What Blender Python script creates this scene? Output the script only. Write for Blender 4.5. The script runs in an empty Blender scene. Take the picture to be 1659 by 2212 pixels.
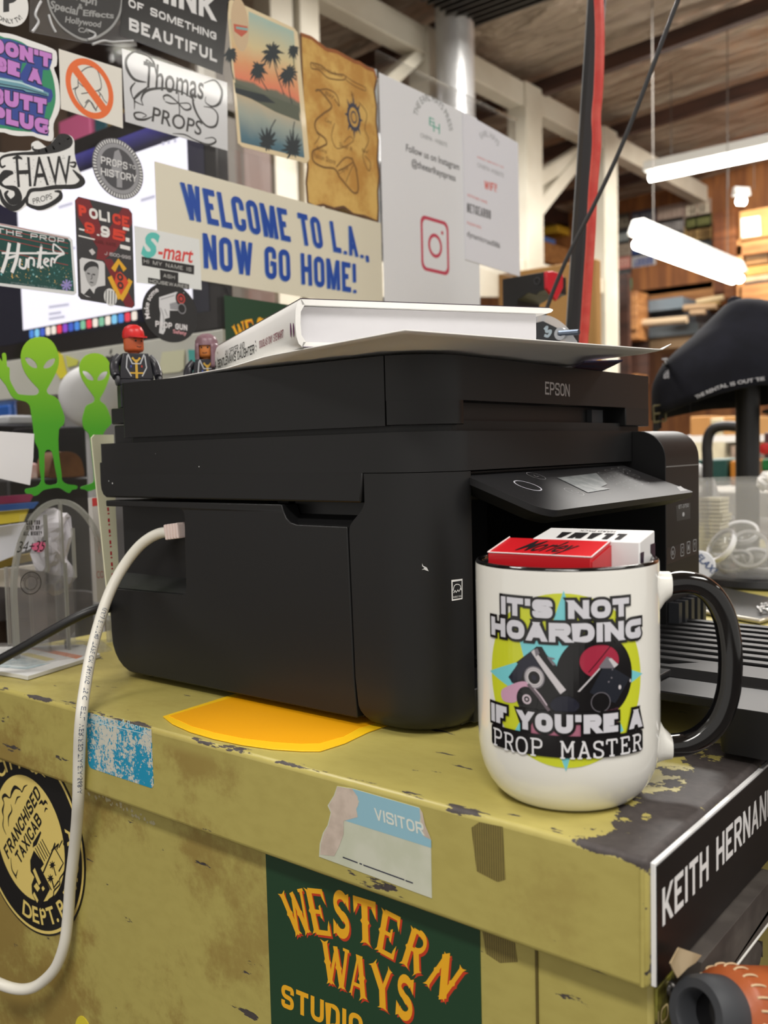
import bpy, bmesh, math, random
from mathutils import Vector, Matrix, noise
from mathutils.geometry import tessellate_polygon
random.seed(7)
S = bpy.context.scene
COL = S.collection
PI = math.pi

# ------------------------------------------------------------------ camera, world, lights, exposure
CAM_X = (0.77911702, 0.02186887, -0.62649694)      # world X seen in (right, down, forward)
CAM_Y = (0.62640343, -0.0660603, 0.77669478)
CAM_Z = (-0.02440114, -0.99757596, -0.06516744)
RIGHT = Vector((CAM_X[0], CAM_Y[0], CAM_Z[0]))
DOWN = Vector((CAM_X[1], CAM_Y[1], CAM_Z[1]))
FWD = Vector((CAM_X[2], CAM_Y[2], CAM_Z[2]))
EYE = Vector((0, 0, 0.1637475))
FPX = 2034.0
cd = bpy.data.cameras.new('camera')
cam = bpy.data.objects.new('camera', cd)
COL.objects.link(cam)
cam.matrix_world = Matrix(((RIGHT.x, -DOWN.x, -FWD.x, EYE.x), (RIGHT.y, -DOWN.y, -FWD.y, EYE.y),
                           (RIGHT.z, -DOWN.z, -FWD.z, EYE.z), (0, 0, 0, 1)))
cd.sensor_fit = 'HORIZONTAL'
cd.sensor_width = 36.0
cd.lens = 36.0 * FPX / 1659.0
cd.clip_start = 0.02
cd.clip_end = 60
cd.dof.use_dof = True
cd.dof.focus_distance = 0.55
cd.dof.aperture_fstop = 15.0
S.camera = cam

w = bpy.data.worlds.new('world')
S.world = w
w.use_nodes = True
w.node_tree.nodes['Background'].inputs[0].default_value = (1.0, 0.95, 0.88, 1)
w.node_tree.nodes['Background'].inputs[1].default_value = 0.55

S.view_settings.view_transform = 'Standard'
S.view_settings.look = 'None'
S.view_settings.gamma = 1
S.view_settings.use_curve_mapping = False
S.view_settings.exposure = 0.25


def overhead_area_light(name, loc, sx, sy, power, rot=(0, 0, 0), col=(1, 0.965, 0.915)):
    l = bpy.data.lights.new(name, 'AREA')
    l.shape = 'RECTANGLE'
    l.size, l.size_y = sx, sy
    l.energy = power
    l.color = col
    o = bpy.data.objects.new(name, l)
    o.location = loc
    o.rotation_euler = rot
    COL.objects.link(o)
    return o


overhead_area_light('overhead_light', (0.35, -0.95, 1.75), 1.3, 0.5, 62, (math.radians(-28), 0, 0))
overhead_area_light('overhead_light', (1.3, 0.9, 2.05), 0.4, 1.4, 32, (0, math.radians(22), 0))
overhead_area_light('overhead_light', (-1.5, 0.5, 2.0), 0.4, 1.4, 34)
overhead_area_light('overhead_light', (-1.2, 3.2, 1.9), 1.3, 0.4, 90)
overhead_area_light('overhead_light', (-3.4, 3.6, 1.85), 0.4, 1.6, 40)
overhead_area_light('overhead_light', (-0.9, 5.3, 1.95), 1.6, 0.4, 98, (math.radians(20), 0, 0))  # added light tilted at the far wall to brighten it, no fixture behind it


# ------------------------------------------------------------------ helpers
def lin(c):
    out = []
    for v in c[:3]:
        v = v / 255.0
        out.append(v / 12.92 if v <= 0.04045 else ((v + 0.055) / 1.055) ** 2.4)
    return (out[0], out[1], out[2], 1.0)


_M = {}


def new_mat(name):
    m = bpy.data.materials.new(name)
    m.use_nodes = True
    nt = m.node_tree
    return m, nt, nt.nodes['Principled BSDF']


def mat(rgb, rough=0.5, metal=0.0, spec=0.5, bump=None, coat=0.0, emit=None, var=None, name=None):
    """plain procedural surface; bump=(scale, strength); var=(rgb2, scale) mottles the colour"""
    key = (tuple(rgb), rough, metal, spec, bump, coat, emit, var)
    if key in _M:
        return _M[key]
    m, nt, b = new_mat(name or 'surface')
    b.inputs['Base Color'].default_value = lin(rgb)
    b.inputs['Roughness'].default_value = rough
    b.inputs['Metallic'].default_value = metal
    b.inputs['Specular IOR Level'].default_value = spec
    b.inputs['Coat Weight'].default_value = coat
    b.inputs['Coat Roughness'].default_value = 0.05
    if emit:
        b.inputs['Emission Color'].default_value = lin(rgb)
        b.inputs['Emission Strength'].default_value = emit
    if var or bump:
        g = nt.nodes.new('ShaderNodeNewGeometry')
    if var:
        n = nt.nodes.new('ShaderNodeTexNoise')
        n.inputs['Scale'].default_value = var[1]
        n.inputs['Detail'].default_value = 5
        r = nt.nodes.new('ShaderNodeValToRGB')
        r.color_ramp.elements[0].position = 0.38
        r.color_ramp.elements[1].position = 0.62
        r.color_ramp.elements[0].color = lin(rgb)
        r.color_ramp.elements[1].color = lin(var[0])
        nt.links.new(g.outputs['Position'], n.inputs['Vector'])
        nt.links.new(n.outputs['Fac'], r.inputs['Fac'])
        nt.links.new(r.outputs['Color'], b.inputs['Base Color'])
    if bump:
        n = nt.nodes.new('ShaderNodeTexNoise')
        n.inputs['Scale'].default_value = bump[0]
        n.inputs['Detail'].default_value = 3
        bp = nt.nodes.new('ShaderNodeBump')
        bp.inputs['Strength'].default_value = bump[1]
        bp.inputs['Distance'].default_value = 0.2 / bump[0]
        nt.links.new(g.outputs['Position'], n.inputs['Vector'])
        nt.links.new(n.outputs['Fac'], bp.inputs['Height'])
        nt.links.new(bp.outputs['Normal'], b.inputs['Normal'])
    _M[key] = m
    return m


def clear_mat(tint=(255, 255, 255), gloss=0.09, rough=0.02, body=0.0, body_rgb=(230, 230, 230), name='clear acrylic'):
    """thin clear sheet: lets light straight through, mirrors a little of the room, body = milky share"""
    m = bpy.data.materials.new(name)
    m.use_nodes = True
    nt = m.node_tree
    nt.nodes.remove(nt.nodes['Principled BSDF'])
    out = nt.nodes['Material Output']
    t = nt.nodes.new('ShaderNodeBsdfTransparent')
    t.inputs[0].default_value = lin(tint)
    gl = nt.nodes.new('ShaderNodeBsdfGlossy')
    gl.inputs['Roughness'].default_value = rough
    mx = nt.nodes.new('ShaderNodeMixShader')
    lw = nt.nodes.new('ShaderNodeLayerWeight')
    lw.inputs['Blend'].default_value = 0.25
    mul = nt.nodes.new('ShaderNodeMath')
    mul.operation = 'MULTIPLY'
    mul.inputs[1].default_value = gloss * 4
    mul.use_clamp = True
    nt.links.new(lw.outputs['Fresnel'], mul.inputs[0])
    nt.links.new(mul.outputs[0], mx.inputs[0])
    nt.links.new(t.outputs[0], mx.inputs[1])
    nt.links.new(gl.outputs[0], mx.inputs[2])
    last = mx
    if body:
        d = nt.nodes.new('ShaderNodeBsdfTranslucent')
        d.inputs[0].default_value = lin(body_rgb)
        d2 = nt.nodes.new('ShaderNodeBsdfDiffuse')
        d2.inputs[0].default_value = lin(body_rgb)
        md = nt.nodes.new('ShaderNodeMixShader')
        md.inputs[0].default_value = 0.5
        nt.links.new(d.outputs[0], md.inputs[1])
        nt.links.new(d2.outputs[0], md.inputs[2])
        m2 = nt.nodes.new('ShaderNodeMixShader')
        m2.inputs[0].default_value = body
        nt.links.new(mx.outputs[0], m2.inputs[1])
        nt.links.new(md.outputs[0], m2.inputs[2])
        last = m2
    nt.links.new(last.outputs[0], out.inputs[0])
    return m


def ramp_mat(stops, axis, lo, hi, rough=0.4, name='printed picture', wobble=0.0, wscale=40):
    """printed picture whose colours change along a world axis (the picture's own colours)"""
    m, nt, b = new_mat(name)
    g = nt.nodes.new('ShaderNodeNewGeometry')
    sx = nt.nodes.new('ShaderNodeSeparateXYZ')
    nt.links.new(g.outputs['Position'], sx.inputs[0])
    mr = nt.nodes.new('ShaderNodeMapRange')
    mr.inputs['From Min'].default_value = lo
    mr.inputs['From Max'].default_value = hi
    nt.links.new(sx.outputs['XYZ'.index(axis)], mr.inputs['Value'])
    r = nt.nodes.new('ShaderNodeValToRGB')
    e = r.color_ramp.elements
    e[0].position, e[0].color = stops[0][0], lin(stops[0][1])
    e[1].position, e[1].color = stops[-1][0], lin(stops[-1][1])
    for p, c in stops[1:-1]:
        k = e.new(p)
        k.color = lin(c)
    src = mr.outputs[0]
    if wobble:
        n = nt.nodes.new('ShaderNodeTexNoise')
        n.inputs['Scale'].default_value = wscale
        nt.links.new(g.outputs['Position'], n.inputs['Vector'])
        ma = nt.nodes.new('ShaderNodeMath')
        ma.operation = 'MULTIPLY_ADD'
        ma.inputs[1].default_value = wobble
        nt.links.new(n.outputs['Fac'], ma.inputs[0])
        nt.links.new(mr.outputs[0], ma.inputs[2])
        src = ma.outputs[0]
    nt.links.new(src, r.inputs['Fac'])
    nt.links.new(r.outputs['Color'], b.inputs['Base Color'])
    b.inputs['Roughness'].default_value = rough
    return m


class Fr:
    lay = 1.0
    """flat frame: point(a, b, c) = o + a u + b v + c n"""
    step = None

    def __init__(s, o, u, v, n):
        s.o, s.u, s.v, s.n = Vector(o), Vector(u), Vector(v), Vector(n)

    def p(s, a, b, c=0.0):
        return s.o + s.u * a + s.v * b + s.n * c

    def px(s, U, V=None):
        if V is None:
            U, V = U
        d = RIGHT * (U - 829.5) + DOWN * (V - 1106.0) + FWD * FPX
        t = (s.o - EYE).dot(s.n) / d.dot(s.n)
        q = EYE + d * t - s.o
        return (q.dot(s.u), q.dot(s.v))

    def at(s, c):
        return Fr(s.o + s.n * c, s.u, s.v, s.n)


class Cyl:
    lay = 0.5
    """upright cylinder skin: a = arc length from azimuth az, b = height"""

    def __init__(s, cx, cy, R, az, step=0.0025):
        s.cx, s.cy, s.R, s.az, s.step = cx, cy, R, az, step

    def p(s, a, b, c=0.0):
        t = s.az + a / s.R
        return Vector((s.cx + (s.R + c) * math.cos(t), s.cy + (s.R + c) * math.sin(t), b))

    def px(s, U, V=None):
        if V is None:
            U, V = U
        d = RIGHT * (U - 829.5) + DOWN * (V - 1106.0) + FWD * FPX
        ox, oy = EYE.x - s.cx, EYE.y - s.cy
        A = d.x * d.x + d.y * d.y
        B = 2 * (ox * d.x + oy * d.y)
        Cc = ox * ox + oy * oy - s.R * s.R
        D = max(B * B - 4 * A * Cc, 0)
        t = (-B - math.sqrt(D)) / (2 * A)
        q = EYE + d * t
        ang = math.atan2(q.y - s.cy, q.x - s.cx) - s.az
        ang = (ang + PI) % (2 * PI) - PI
        return (ang * s.R, q.z)


XY = lambda z=0.0: Fr((0, 0, z), (1, 0, 0), (0, 1, 0), (0, 0, 1))


def xplane(x):      # faces +X, seen with +Y to the right
    return Fr((x, 0, 0), (0, 1, 0), (0, 0, 1), (1, 0, 0))


def yplane(y):      # faces -Y, seen with +X to the right
    return Fr((0, y, 0), (1, 0, 0), (0, 0, 1), (0, -1, 0))


def smooth(pts, n=6, closed=False):
    """Catmull-Rom through points of any dimension"""
    P = [tuple(p) for p in pts]
    N = len(P)
    out = []
    rng = range(N if closed else N - 1)
    for i in rng:
        if closed:
            p0, p1, p2, p3 = P[(i - 1) % N], P[i], P[(i + 1) % N], P[(i + 2) % N]
        else:
            p0, p1, p2, p3 = P[max(i - 1, 0)], P[i], P[i + 1], P[min(i + 2, N - 1)]
        for k in range(n):
            t = k / n
            out.append(tuple(0.5 * ((2 * b) + (-a + c) * t + (2 * a - 5 * b + 4 * c - d) * t * t + (-a + 3 * b - 3 * c + d) * t ** 3)
                             for a, b, c, d in zip(p0, p1, p2, p3)))
    if not closed:
        out.append(P[-1])
    return out


def rrect(x0, y0, x1, y1, r, n=5):
    rs = r if isinstance(r, (tuple, list)) else (r, r, r, r)     # bl, br, tr, tl
    out = []
    for (cx, cy, a0, rr) in ((x0 + rs[0], y0 + rs[0], PI, rs[0]), (x1 - rs[1], y0 + rs[1], 1.5 * PI, rs[1]),
                             (x1 - rs[2], y1 - rs[2], 0, rs[2]), (x0 + rs[3], y1 - rs[3], .5 * PI, rs[3])):
        if rr <= 0:
            out.append((cx, cy))
            continue
        for k in range(n + 1):
            t = a0 + .5 * PI * k / n
            out.append((cx + rr * math.cos(t), cy + rr * math.sin(t)))
    return out


def ring(cx, cy, rx, ry=None, n=40, a0=0.0):
    ry = rx if ry is None else ry
    return [(cx + rx * math.cos(a0 + 2 * PI * k / n), cy + ry * math.sin(a0 + 2 * PI * k / n)) for k in range(n)]


def area2(p):
    return sum(p[i][0] * p[(i + 1) % len(p)][1] - p[(i + 1) % len(p)][0] * p[i][1] for i in range(len(p))) / 2


def ribbon(pts, wd):
    """stroke of width wd (number or list) along 2D points -> polygon outline"""
    n = len(pts)
    ws = wd if isinstance(wd, (list, tuple)) else [wd] * n
    if len(ws) != n:
        ws = [ws[0] + (ws[-1] - ws[0]) * i / (n - 1) if len(ws) == 2 else
              ws[min(int(i / (n - 1) * (len(ws) - 1)), len(ws) - 2)] * (1 - (i / (n - 1) * (len(ws) - 1) - min(int(i / (n - 1) * (len(ws) - 1)), len(ws) - 2))) +
              ws[min(int(i / (n - 1) * (len(ws) - 1)), len(ws) - 2) + 1] * (i / (n - 1) * (len(ws) - 1) - min(int(i / (n - 1) * (len(ws) - 1)), len(ws) - 2))
              for i in range(n)]
    L, R = [], []
    for i in range(n):
        a = pts[max(i - 1, 0)]
        b = pts[min(i + 1, n - 1)]
        dx, dy = b[0] - a[0], b[1] - a[1]
        d = math.hypot(dx, dy) or 1
        nx, ny = -dy / d, dx / d
        L.append((pts[i][0] + nx * ws[i] / 2, pts[i][1] + ny * ws[i] / 2))
        R.append((pts[i][0] - nx * ws[i] / 2, pts[i][1] - ny * ws[i] / 2))
    return L, R


_T = {}


def text2d(s, bold=0.0, shear=0.0, spacing=1.0):
    key = (s, bold, shear, spacing)
    if key in _T:
        return _T[key]
    cu = bpy.data.curves.new('txt', 'FONT')
    cu.body = s
    cu.size = 1.0
    cu.offset = bold
    cu.shear = shear
    cu.space_character = spacing
    cu.resolution_u = 4
    o = bpy.data.objects.new('txt', cu)
    COL.objects.link(o)
    dg = bpy.context.evaluated_depsgraph_get()
    me = bpy.data.meshes.new_from_object(o.evaluated_get(dg))
    V = [(v.co.x, v.co.y) for v in me.vertices]
    F = [list(p.vertices) for p in me.polygons]
    bpy.data.objects.remove(o)
    bpy.data.curves.remove(cu)
    bpy.data.meshes.remove(me)
    _T[key] = (V, F)
    return _T[key]


CAPH = None


def cap_height():
    global CAPH
    if CAPH is None:
        CAPH = max(v[1] for v in text2d('H')[0])
    return CAPH


LAYER = 0.00006


GW = {'M': 1.32, 'W': 1.45, ' ': .55, '-': .6, 'E': .9, 'F': .88, 'L': .86, 'J': .85, 'T': .95, '?': .85, '+': .8}


def glyph(c):
    """strokes of one block capital in a unit box: (kind, points, closed); a third number on a point scales its corner radius"""
    V_ = lambda x, a=0, b=1: ('p', [(x, a), (x, b)], False)
    H_ = lambda y, a=0, b=1: ('p', [(a, y), (b, y)], False)
    D_ = lambda x0, y0, x1, y1: ('d', [(x0, y0), (x1, y1)], False)
    P_ = lambda *p: ('p', list(p), False)
    C_ = lambda *p: ('p', list(p), True)
    T = {
        'A': [D_(0, 0, .5, 1), D_(.5, 1, 1, 0), H_(.28, .2, .8)],
        'B': [V_(0), P_((0, 1), (1, 1), (1, .53), (0, .53)), P_((0, .53), (1, .53), (1, 0), (0, 0))],
        'C': [P_((1, .66), (1, 1), (0, 1), (0, 0), (1, 0), (1, .34))],
        'D': [C_((0, 0, 0), (1, 0), (1, 1), (0, 1, 0))],
        'E': [V_(0), H_(1), H_(.52, 0, .86), H_(0)],
        'F': [V_(0), H_(1), H_(.5, 0, .84)],
        'G': [P_((1, .68), (1, 1), (0, 1), (0, 0), (1, 0), (1, .48, 0), (.5, .48))],
        'G*': [P_((1, 1), (0, 1), (0, 0), (1, 0), (1, .24, 0), (.62, .24))],
        'H': [V_(0), V_(1), H_(.51)],
        'I': [V_(.5)],
        'J': [P_((0, .3), (0, 0), (1, 0), (1, 1))],
        'K': [V_(0), D_(.12, .38, 1, 1), D_(.32, .56, 1, 0)],
        'L': [V_(0), H_(0)],
        'M': [V_(0), V_(1), D_(0.06, 1, .5, 0), D_(.5, 0, .94, 1)],
        'N': [V_(0), V_(1), D_(0.02, 1, .98, 0)],
        'O': [C_((0, 0), (1, 0), (1, 1), (0, 1))],
        'P': [V_(0), P_((0, 1), (1, 1), (1, .44), (0, .44))],
        'Q': [C_((0, 0), (1, 0), (1, 1), (0, 1)), D_(.6, .3, 1, 0)],
        'R': [V_(0), P_((0, 1), (1, 1), (1, .47), (0, .47)), D_(.45, .47, 1, 0)],
        'S': [P_((1, .70), (1, 1), (0, 1), (0, .54), (1, .46), (1, 0), (0, 0), (0, .30))],
        'T': [V_(.5), H_(1)],
        'U': [P_((0, 1), (0, 0), (1, 0), (1, 1))],
        'V': [D_(0, 1, .5, 0), D_(.5, 0, 1, 1)],
        'W': [D_(0, 1, .26, 0), D_(.26, 0, .5, 1), D_(.5, 1, .74, 0), D_(.74, 0, 1, 1)],
        'X': [D_(0, 0, 1, 1), D_(0, 1, 1, 0)],
        'Y': [V_(.5, 0, .5), D_(0, 1, .5, .42), D_(.5, .42, 1, 1)],
        'Z': [H_(1), H_(0), D_(0, 0, 1, 1)],
        '0': [C_((0, 0), (1, 0), (1, 1), (0, 1))],
        '1': [V_(.5)],
        '2': [P_((0, .7), (0, 1), (1, 1), (1, .55), (0, 0, .3), (1, 0))],
        '3': [P_((0, .74), (0, 1), (1, 1), (1, .53), (.3, .53)), P_((.3, .53), (1, .53), (1, 0), (0, 0), (0, .26))],
        '4': [V_(.78), H_(.28), D_(.05, .3, .7, 1)],
        '5': [P_((1, 1), (0, 1, 0), (0, .56, 0), (1, .56), (1, 0), (0, 0), (0, .26))],
        '6': [P_((1, .74), (1, 1), (0, 1), (0, 0), (1, 0), (1, .56), (0, .56))],
        '7': [H_(1), D_(.3, 0, 1, 1)],
        '8': [C_((0, 0), (1, 0), (1, .53), (0, .53)), C_((0, .53), (1, .53), (1, 1), (0, 1))],
        '9': [P_((0, .26), (0, 0), (1, 0), (1, 1), (0, 1), (0, .44), (1, .44))],
        '-': [H_(.42)],
        '+': [H_(.42), V_(.5, .12, .74)],
        '!': [V_(.5, .34, 1), V_(.5, 0, .02)],
        "'": [D_(.3, .68, .6, 1)],
        '.': [V_(.5, 0, .02)],
        ',': [V_(.5, 0, .02), D_(.2, -.22, .6, .04)],
        ':': [V_(.5, 0, .02), V_(.5, .55, .57)],
        '?': [P_((0, .7), (0, 1), (1, 1), (1, .5), (.5, .5), (.5, .32)), V_(.5, 0, .02)],
        '&': [C_((.1, .55), (.8, .55), (.8, 1), (.1, 1)), P_((.4, .55), (0, .5), (0, 0), (1, 0), (1, .4)), D_(.3, .5, 1, 0)],
    }
    return T.get(c, [])


class G:
    """collects geometry in world coordinates; build() links it as one mesh object"""

    def __init__(s):
        s.V, s.F, s.MI = [], [], []

    def add(s, V, F, mi=0):
        b = len(s.V)
        s.V += [Vector(v) for v in V]
        for f in F:
            s.F.append([b + i for i in f])
            s.MI.append(mi)
        return s

    def box(s, x0, y0, z0, x1, y1, z1, mi=0):
        V = [(x0, y0, z0), (x1, y0, z0), (x1, y1, z0), (x0, y1, z0), (x0, y0, z1), (x1, y0, z1), (x1, y1, z1), (x0, y1, z1)]
        return s.add(V, [(3, 2, 1, 0), (4, 5, 6, 7), (0, 1, 5, 4), (1, 2, 6, 5), (2, 3, 7, 6), (3, 0, 4, 7)], mi)

    def hexa(s, bot, top, mi=0):
        """prism between two equal loops of world points"""
        n = len(bot)
        F = [list(range(n))[::-1], list(range(n, 2 * n))] + [(i, (i + 1) % n, n + (i + 1) % n, n + i) for i in range(n)]
        return s.add(list(bot) + list(top), F, mi)

    def loft(s, loops, mi=0, cap=True, closed=True):
        n = len(loops[0])
        V = [p for l in loops for p in l]
        F = []
        for k in range(len(loops) - 1):
            for i in range(n if closed else n - 1):
                j = (i + 1) % n
                F.append((k * n + i, k * n + j, (k + 1) * n + j, (k + 1) * n + i))
        if cap:
            F.append(list(range(n))[::-1])
            F.append([(len(loops) - 1) * n + i for i in range(n)])
        return s.add(V, F, mi)

    def prism(s, fr, out, c0, c1, mi=0, holes=(), side=None):
        """outline (frame coords) with holes, solid from depth c0 to c1"""
        loops = [list(out)] + [list(h) for h in holes]
        if area2(loops[0]) < 0:
            loops[0].reverse()
        for h in loops[1:]:
            if area2(h) > 0:
                h.reverse()
        flat = [p for l in loops for p in l]
        tr = tessellate_polygon([[Vector((p[0], p[1], 0)) for p in l] for l in loops])
        n = len(flat)
        V = [fr.p(p[0], p[1], c1) for p in flat] + [fr.p(p[0], p[1], c0) for p in flat]
        F, B = [], []
        if len(loops) == 1 and len(loops[0]) <= 4:
            F.append(list(range(n)))
            B.append([n + i for i in range(n)][::-1])
        else:
            for t in tr:
                a, b, c = t
                ar = (flat[b][0] - flat[a][0]) * (flat[c][1] - flat[a][1]) - (flat[c][0] - flat[a][0]) * (flat[b][1] - flat[a][1])
                t = (a, b, c) if ar > 0 else (a, c, b)
                F.append(t)
                B.append((n + t[2], n + t[1], n + t[0]))
        Sd = []
        k = 0
        for l in loops:
            m = len(l)
            for i in range(m):
                j = (i + 1) % m
                Sd.append((k + i, n + k + i, n + k + j, k + j))
            k += m
        b = len(s.V)
        s.V += V
        for f in F + B:
            s.F.append([b + i for i in f])
            s.MI.append(mi)
        for f in Sd:
            s.F.append([b + i for i in f])
            s.MI.append(mi if side is None else side)
        return s

    def flat(s, fr, V2, F, layer=1, mi=0, jit=False):
        """2D faces laid on a frame at a print layer"""
        if fr.step:
            bm = bmesh.new()
            vs = [bm.verts.new((v[0], v[1], 0)) for v in V2]
            for f in F:
                try:
                    bm.faces.new([vs[i] for i in f])
                except ValueError:
                    pass
            lo = min(v[0] for v in V2)
            hi = max(v[0] for v in V2)
            k = math.ceil(lo / fr.step)
            while k * fr.step < hi:
                bmesh.ops.bisect_plane(bm, geom=bm.verts[:] + bm.edges[:] + bm.faces[:], plane_co=(k * fr.step, 0, 0), plane_no=(1, 0, 0))
                k += 1
            bm.verts.index_update()
            V2 = [(v.co.x, v.co.y) for v in bm.verts]
            F = [[v.index for v in f.verts] for f in bm.faces]
            bm.free()
        G2 = []
        for f in F:
            ar = area2([V2[i] for i in f])
            G2.append(list(f) if ar >= 0 else list(f)[::-1])
        s.calls = getattr(s, 'calls', 0) + 1
        base = (layer * LAYER + (s.calls % 13) * 0.03 * LAYER) * fr.lay
        if not jit:
            return s.add([fr.p(v[0], v[1], base) for v in V2], G2, mi)
        V3, F3 = [], []
        for i, f in enumerate(G2):      # self-crossing strokes: keep faces a few microns apart
            e = base + (i % 7) * 0.05 * LAYER * fr.lay
            F3.append(list(range(len(V3), len(V3) + len(f))))
            V3 += [fr.p(V2[k][0], V2[k][1], e) for k in f]
        return s.add(V3, F3, mi)

    def poly(s, fr, out, layer=1, mi=0, holes=()):
        loops = [list(out)] + [list(h) for h in holes]
        flat = [p for l in loops for p in l]
        if len(loops) == 1 and len(flat) == 4:
            F = [[0, 1, 2, 3]]
        else:
            F = [list(t) for t in tessellate_polygon([[Vector((p[0], p[1], 0)) for p in l] for l in loops])]
        return s.flat(fr, flat, F, layer, mi)

    def pxpoly(s, fr, pts, layer=1, mi=0, holes=(), sm=0):
        P = [fr.px(p) for p in pts]
        H = [[fr.px(p) for p in h] for h in holes]
        if sm:
            P = smooth(P, sm, True)
            H = [smooth(h, sm, True) for h in H]
        return s.poly(fr, P, layer, mi, H)

    def stroke(s, fr, pts, wd, layer=1, mi=0, sm=6, px=False):
        P = [fr.px(p) for p in pts] if px else pts
        if sm and len(P) > 2:
            P = smooth(P, sm)
        L, R = ribbon(P, wd)
        n = len(P)
        V = L + R
        return s.flat(fr, V, [(i, i + 1, n + i + 1, n + i) for i in range(n - 1)], layer, mi, True)

    def annulus(s, fr, cx, cy, r0, r1, layer=1, mi=0, n=48, a0=0, a1=2 * PI, k=1.0):
        V = []
        for i in range(n + 1):
            t = a0 + (a1 - a0) * i / n
            V.append((cx + r0 * math.cos(t), cy + r0 * k * math.sin(t)))
            V.append((cx + r1 * math.cos(t), cy + r1 * k * math.sin(t)))
        return s.flat(fr, V, [(2 * i, 2 * i + 1, 2 * i + 3, 2 * i + 2) for i in range(n)], layer, mi)

    def text(s, fr, t, bl, br, tl, layer=2, mi=0, bold=0.0, shear=0.0, px=True, spacing=1.0, warp=None):
        """lettering stretched so that its box has these three corners (cap height from bl to tl)"""
        V, F = text2d(t, bold, shear, spacing)
        if not V:
            return s
        if px:
            bl, br, tl = fr.px(bl), fr.px(br), fr.px(tl)
        x0 = min(v[0] for v in V)
        x1 = max(v[0] for v in V)
        H = cap_height()
        ux, uy = br[0] - bl[0], br[1] - bl[1]
        vx, vy = tl[0] - bl[0], tl[1] - bl[1]
        P = []
        for v in V:
            a = (v[0] - x0) / (x1 - x0)
            b = v[1] / H
            if warp:
                a, b = warp(a, b)
            P.append((bl[0] + a * ux + b * vx, bl[1] + a * uy + b * vy))
        return s.flat(fr, P, F, layer, mi, True)

    def blk(s, fr, t, bl, br, tl, th=0.2, layer=2, mi=0, px=True, grow=0.0, R=0.34, space=0.13, warp=None, thx=None, slant=0.0):
        """block capitals drawn as strokes of one weight: th = stroke weight in cap heights; grow fattens every stroke (outlines)"""
        if px:
            bl, br, tl = fr.px(bl), fr.px(br), fr.px(tl)
        ux, uy = br[0] - bl[0], br[1] - bl[1]
        vx, vy = tl[0] - bl[0], tl[1] - bl[1]
        L, H = math.hypot(ux, uy), math.hypot(vx, vy)
        asp = L / H
        ws = [GW.get(c, 1.0) for c in t]
        fix = sum(th * 1.0 for c in t if c in "I!'.,1:")
        gaps = space * (len(t) - 1)
        unit = (asp - fix - gaps) / max(sum(w_ for c, w_ in zip(t, ws) if c not in "I!'.,1:"), 1e-6)
        V, F = [], []
        x = 0.0
        for c, w_ in zip(t, ws):
            W = th if c in "I!'.,1:" else unit * w_
            for kind, pts, closed in glyph('G*' if c == 'G' and th > .25 else c):
                def M(p):
                    return (x + th / 2 + p[0] * (W - th), th / 2 + p[1] * (1 - th))
                if kind == 'd':
                    (X0, Y0), (X1, Y1) = pts
                    a, b = M((X0, Y0)), M((X1, Y1))
                    if Y0 in (0, 1):
                        a = (a[0] - (b[0] - a[0]) * (th / 2) / max(abs(b[1] - a[1]), .05) * .5, 0.0 if Y0 == 0 else 1.0)
                    if Y1 in (0, 1):
                        b = (b[0] + (b[0] - a[0]) * (th / 2) / max(abs(b[1] - a[1]), .05) * .5, 0.0 if Y1 == 0 else 1.0)
                    d = math.hypot(b[0] - a[0], b[1] - a[1])
                    hw = th / 2 * min(d / max(abs(b[1] - a[1]), 1e-4), 1.7) * .94 + grow
                    g_ = grow * (1 if b[1] > a[1] else -1)
                    k = len(V)
                    V += [(a[0] - hw, a[1] - g_), (a[0] + hw, a[1] - g_), (b[0] + hw, b[1] + g_), (b[0] - hw, b[1] + g_)]
                    F.append([k, k + 1, k + 2, k + 3])
                    continue
                P = [M(p) for p in pts]
                rr = [min(R, .49) * (p[2] if len(p) > 2 else 1.0) for p in pts]
                Q = []
                n = len(P)
                for i in range(n):
                    if not closed and i in (0, n - 1):
                        j = 1 if i == 0 else n - 2
                        dx, dy = P[i][0] - P[j][0], P[i][1] - P[j][1]
                        d = math.hypot(dx, dy) or 1
                        e = grow
                        if (abs(dx) < 1e-6 and pts[i][1] in (0, 1)) or (abs(dy) < 1e-6 and pts[i][0] in (0, 1)):
                            e += th / 2
                        Q.append((P[i][0] + dx / d * e, P[i][1] + dy / d * e))
                        continue
                    a, b, c2 = P[i - 1], P[i], P[(i + 1) % n]
                    d1, d2 = math.hypot(a[0] - b[0], a[1] - b[1]) or 1, math.hypot(c2[0] - b[0], c2[1] - b[1]) or 1
                    r = min(rr[i], d1 * .499, d2 * .499)
                    if r < 1e-3:
                        Q.append(b)
                        continue
                    p0 = (b[0] + (a[0] - b[0]) / d1 * r, b[1] + (a[1] - b[1]) / d1 * r)
                    p2 = (b[0] + (c2[0] - b[0]) / d2 * r, b[1] + (c2[1] - b[1]) / d2 * r)
                    for k in range(7):
                        q = k / 6
                        Q.append(((1 - q) ** 2 * p0[0] + 2 * q * (1 - q) * b[0] + q * q * p2[0], (1 - q) ** 2 * p0[1] + 2 * q * (1 - q) * b[1] + q * q * p2[1]))
                hw = th / 2 + grow
                n = len(Q)
                k = len(V)
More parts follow.
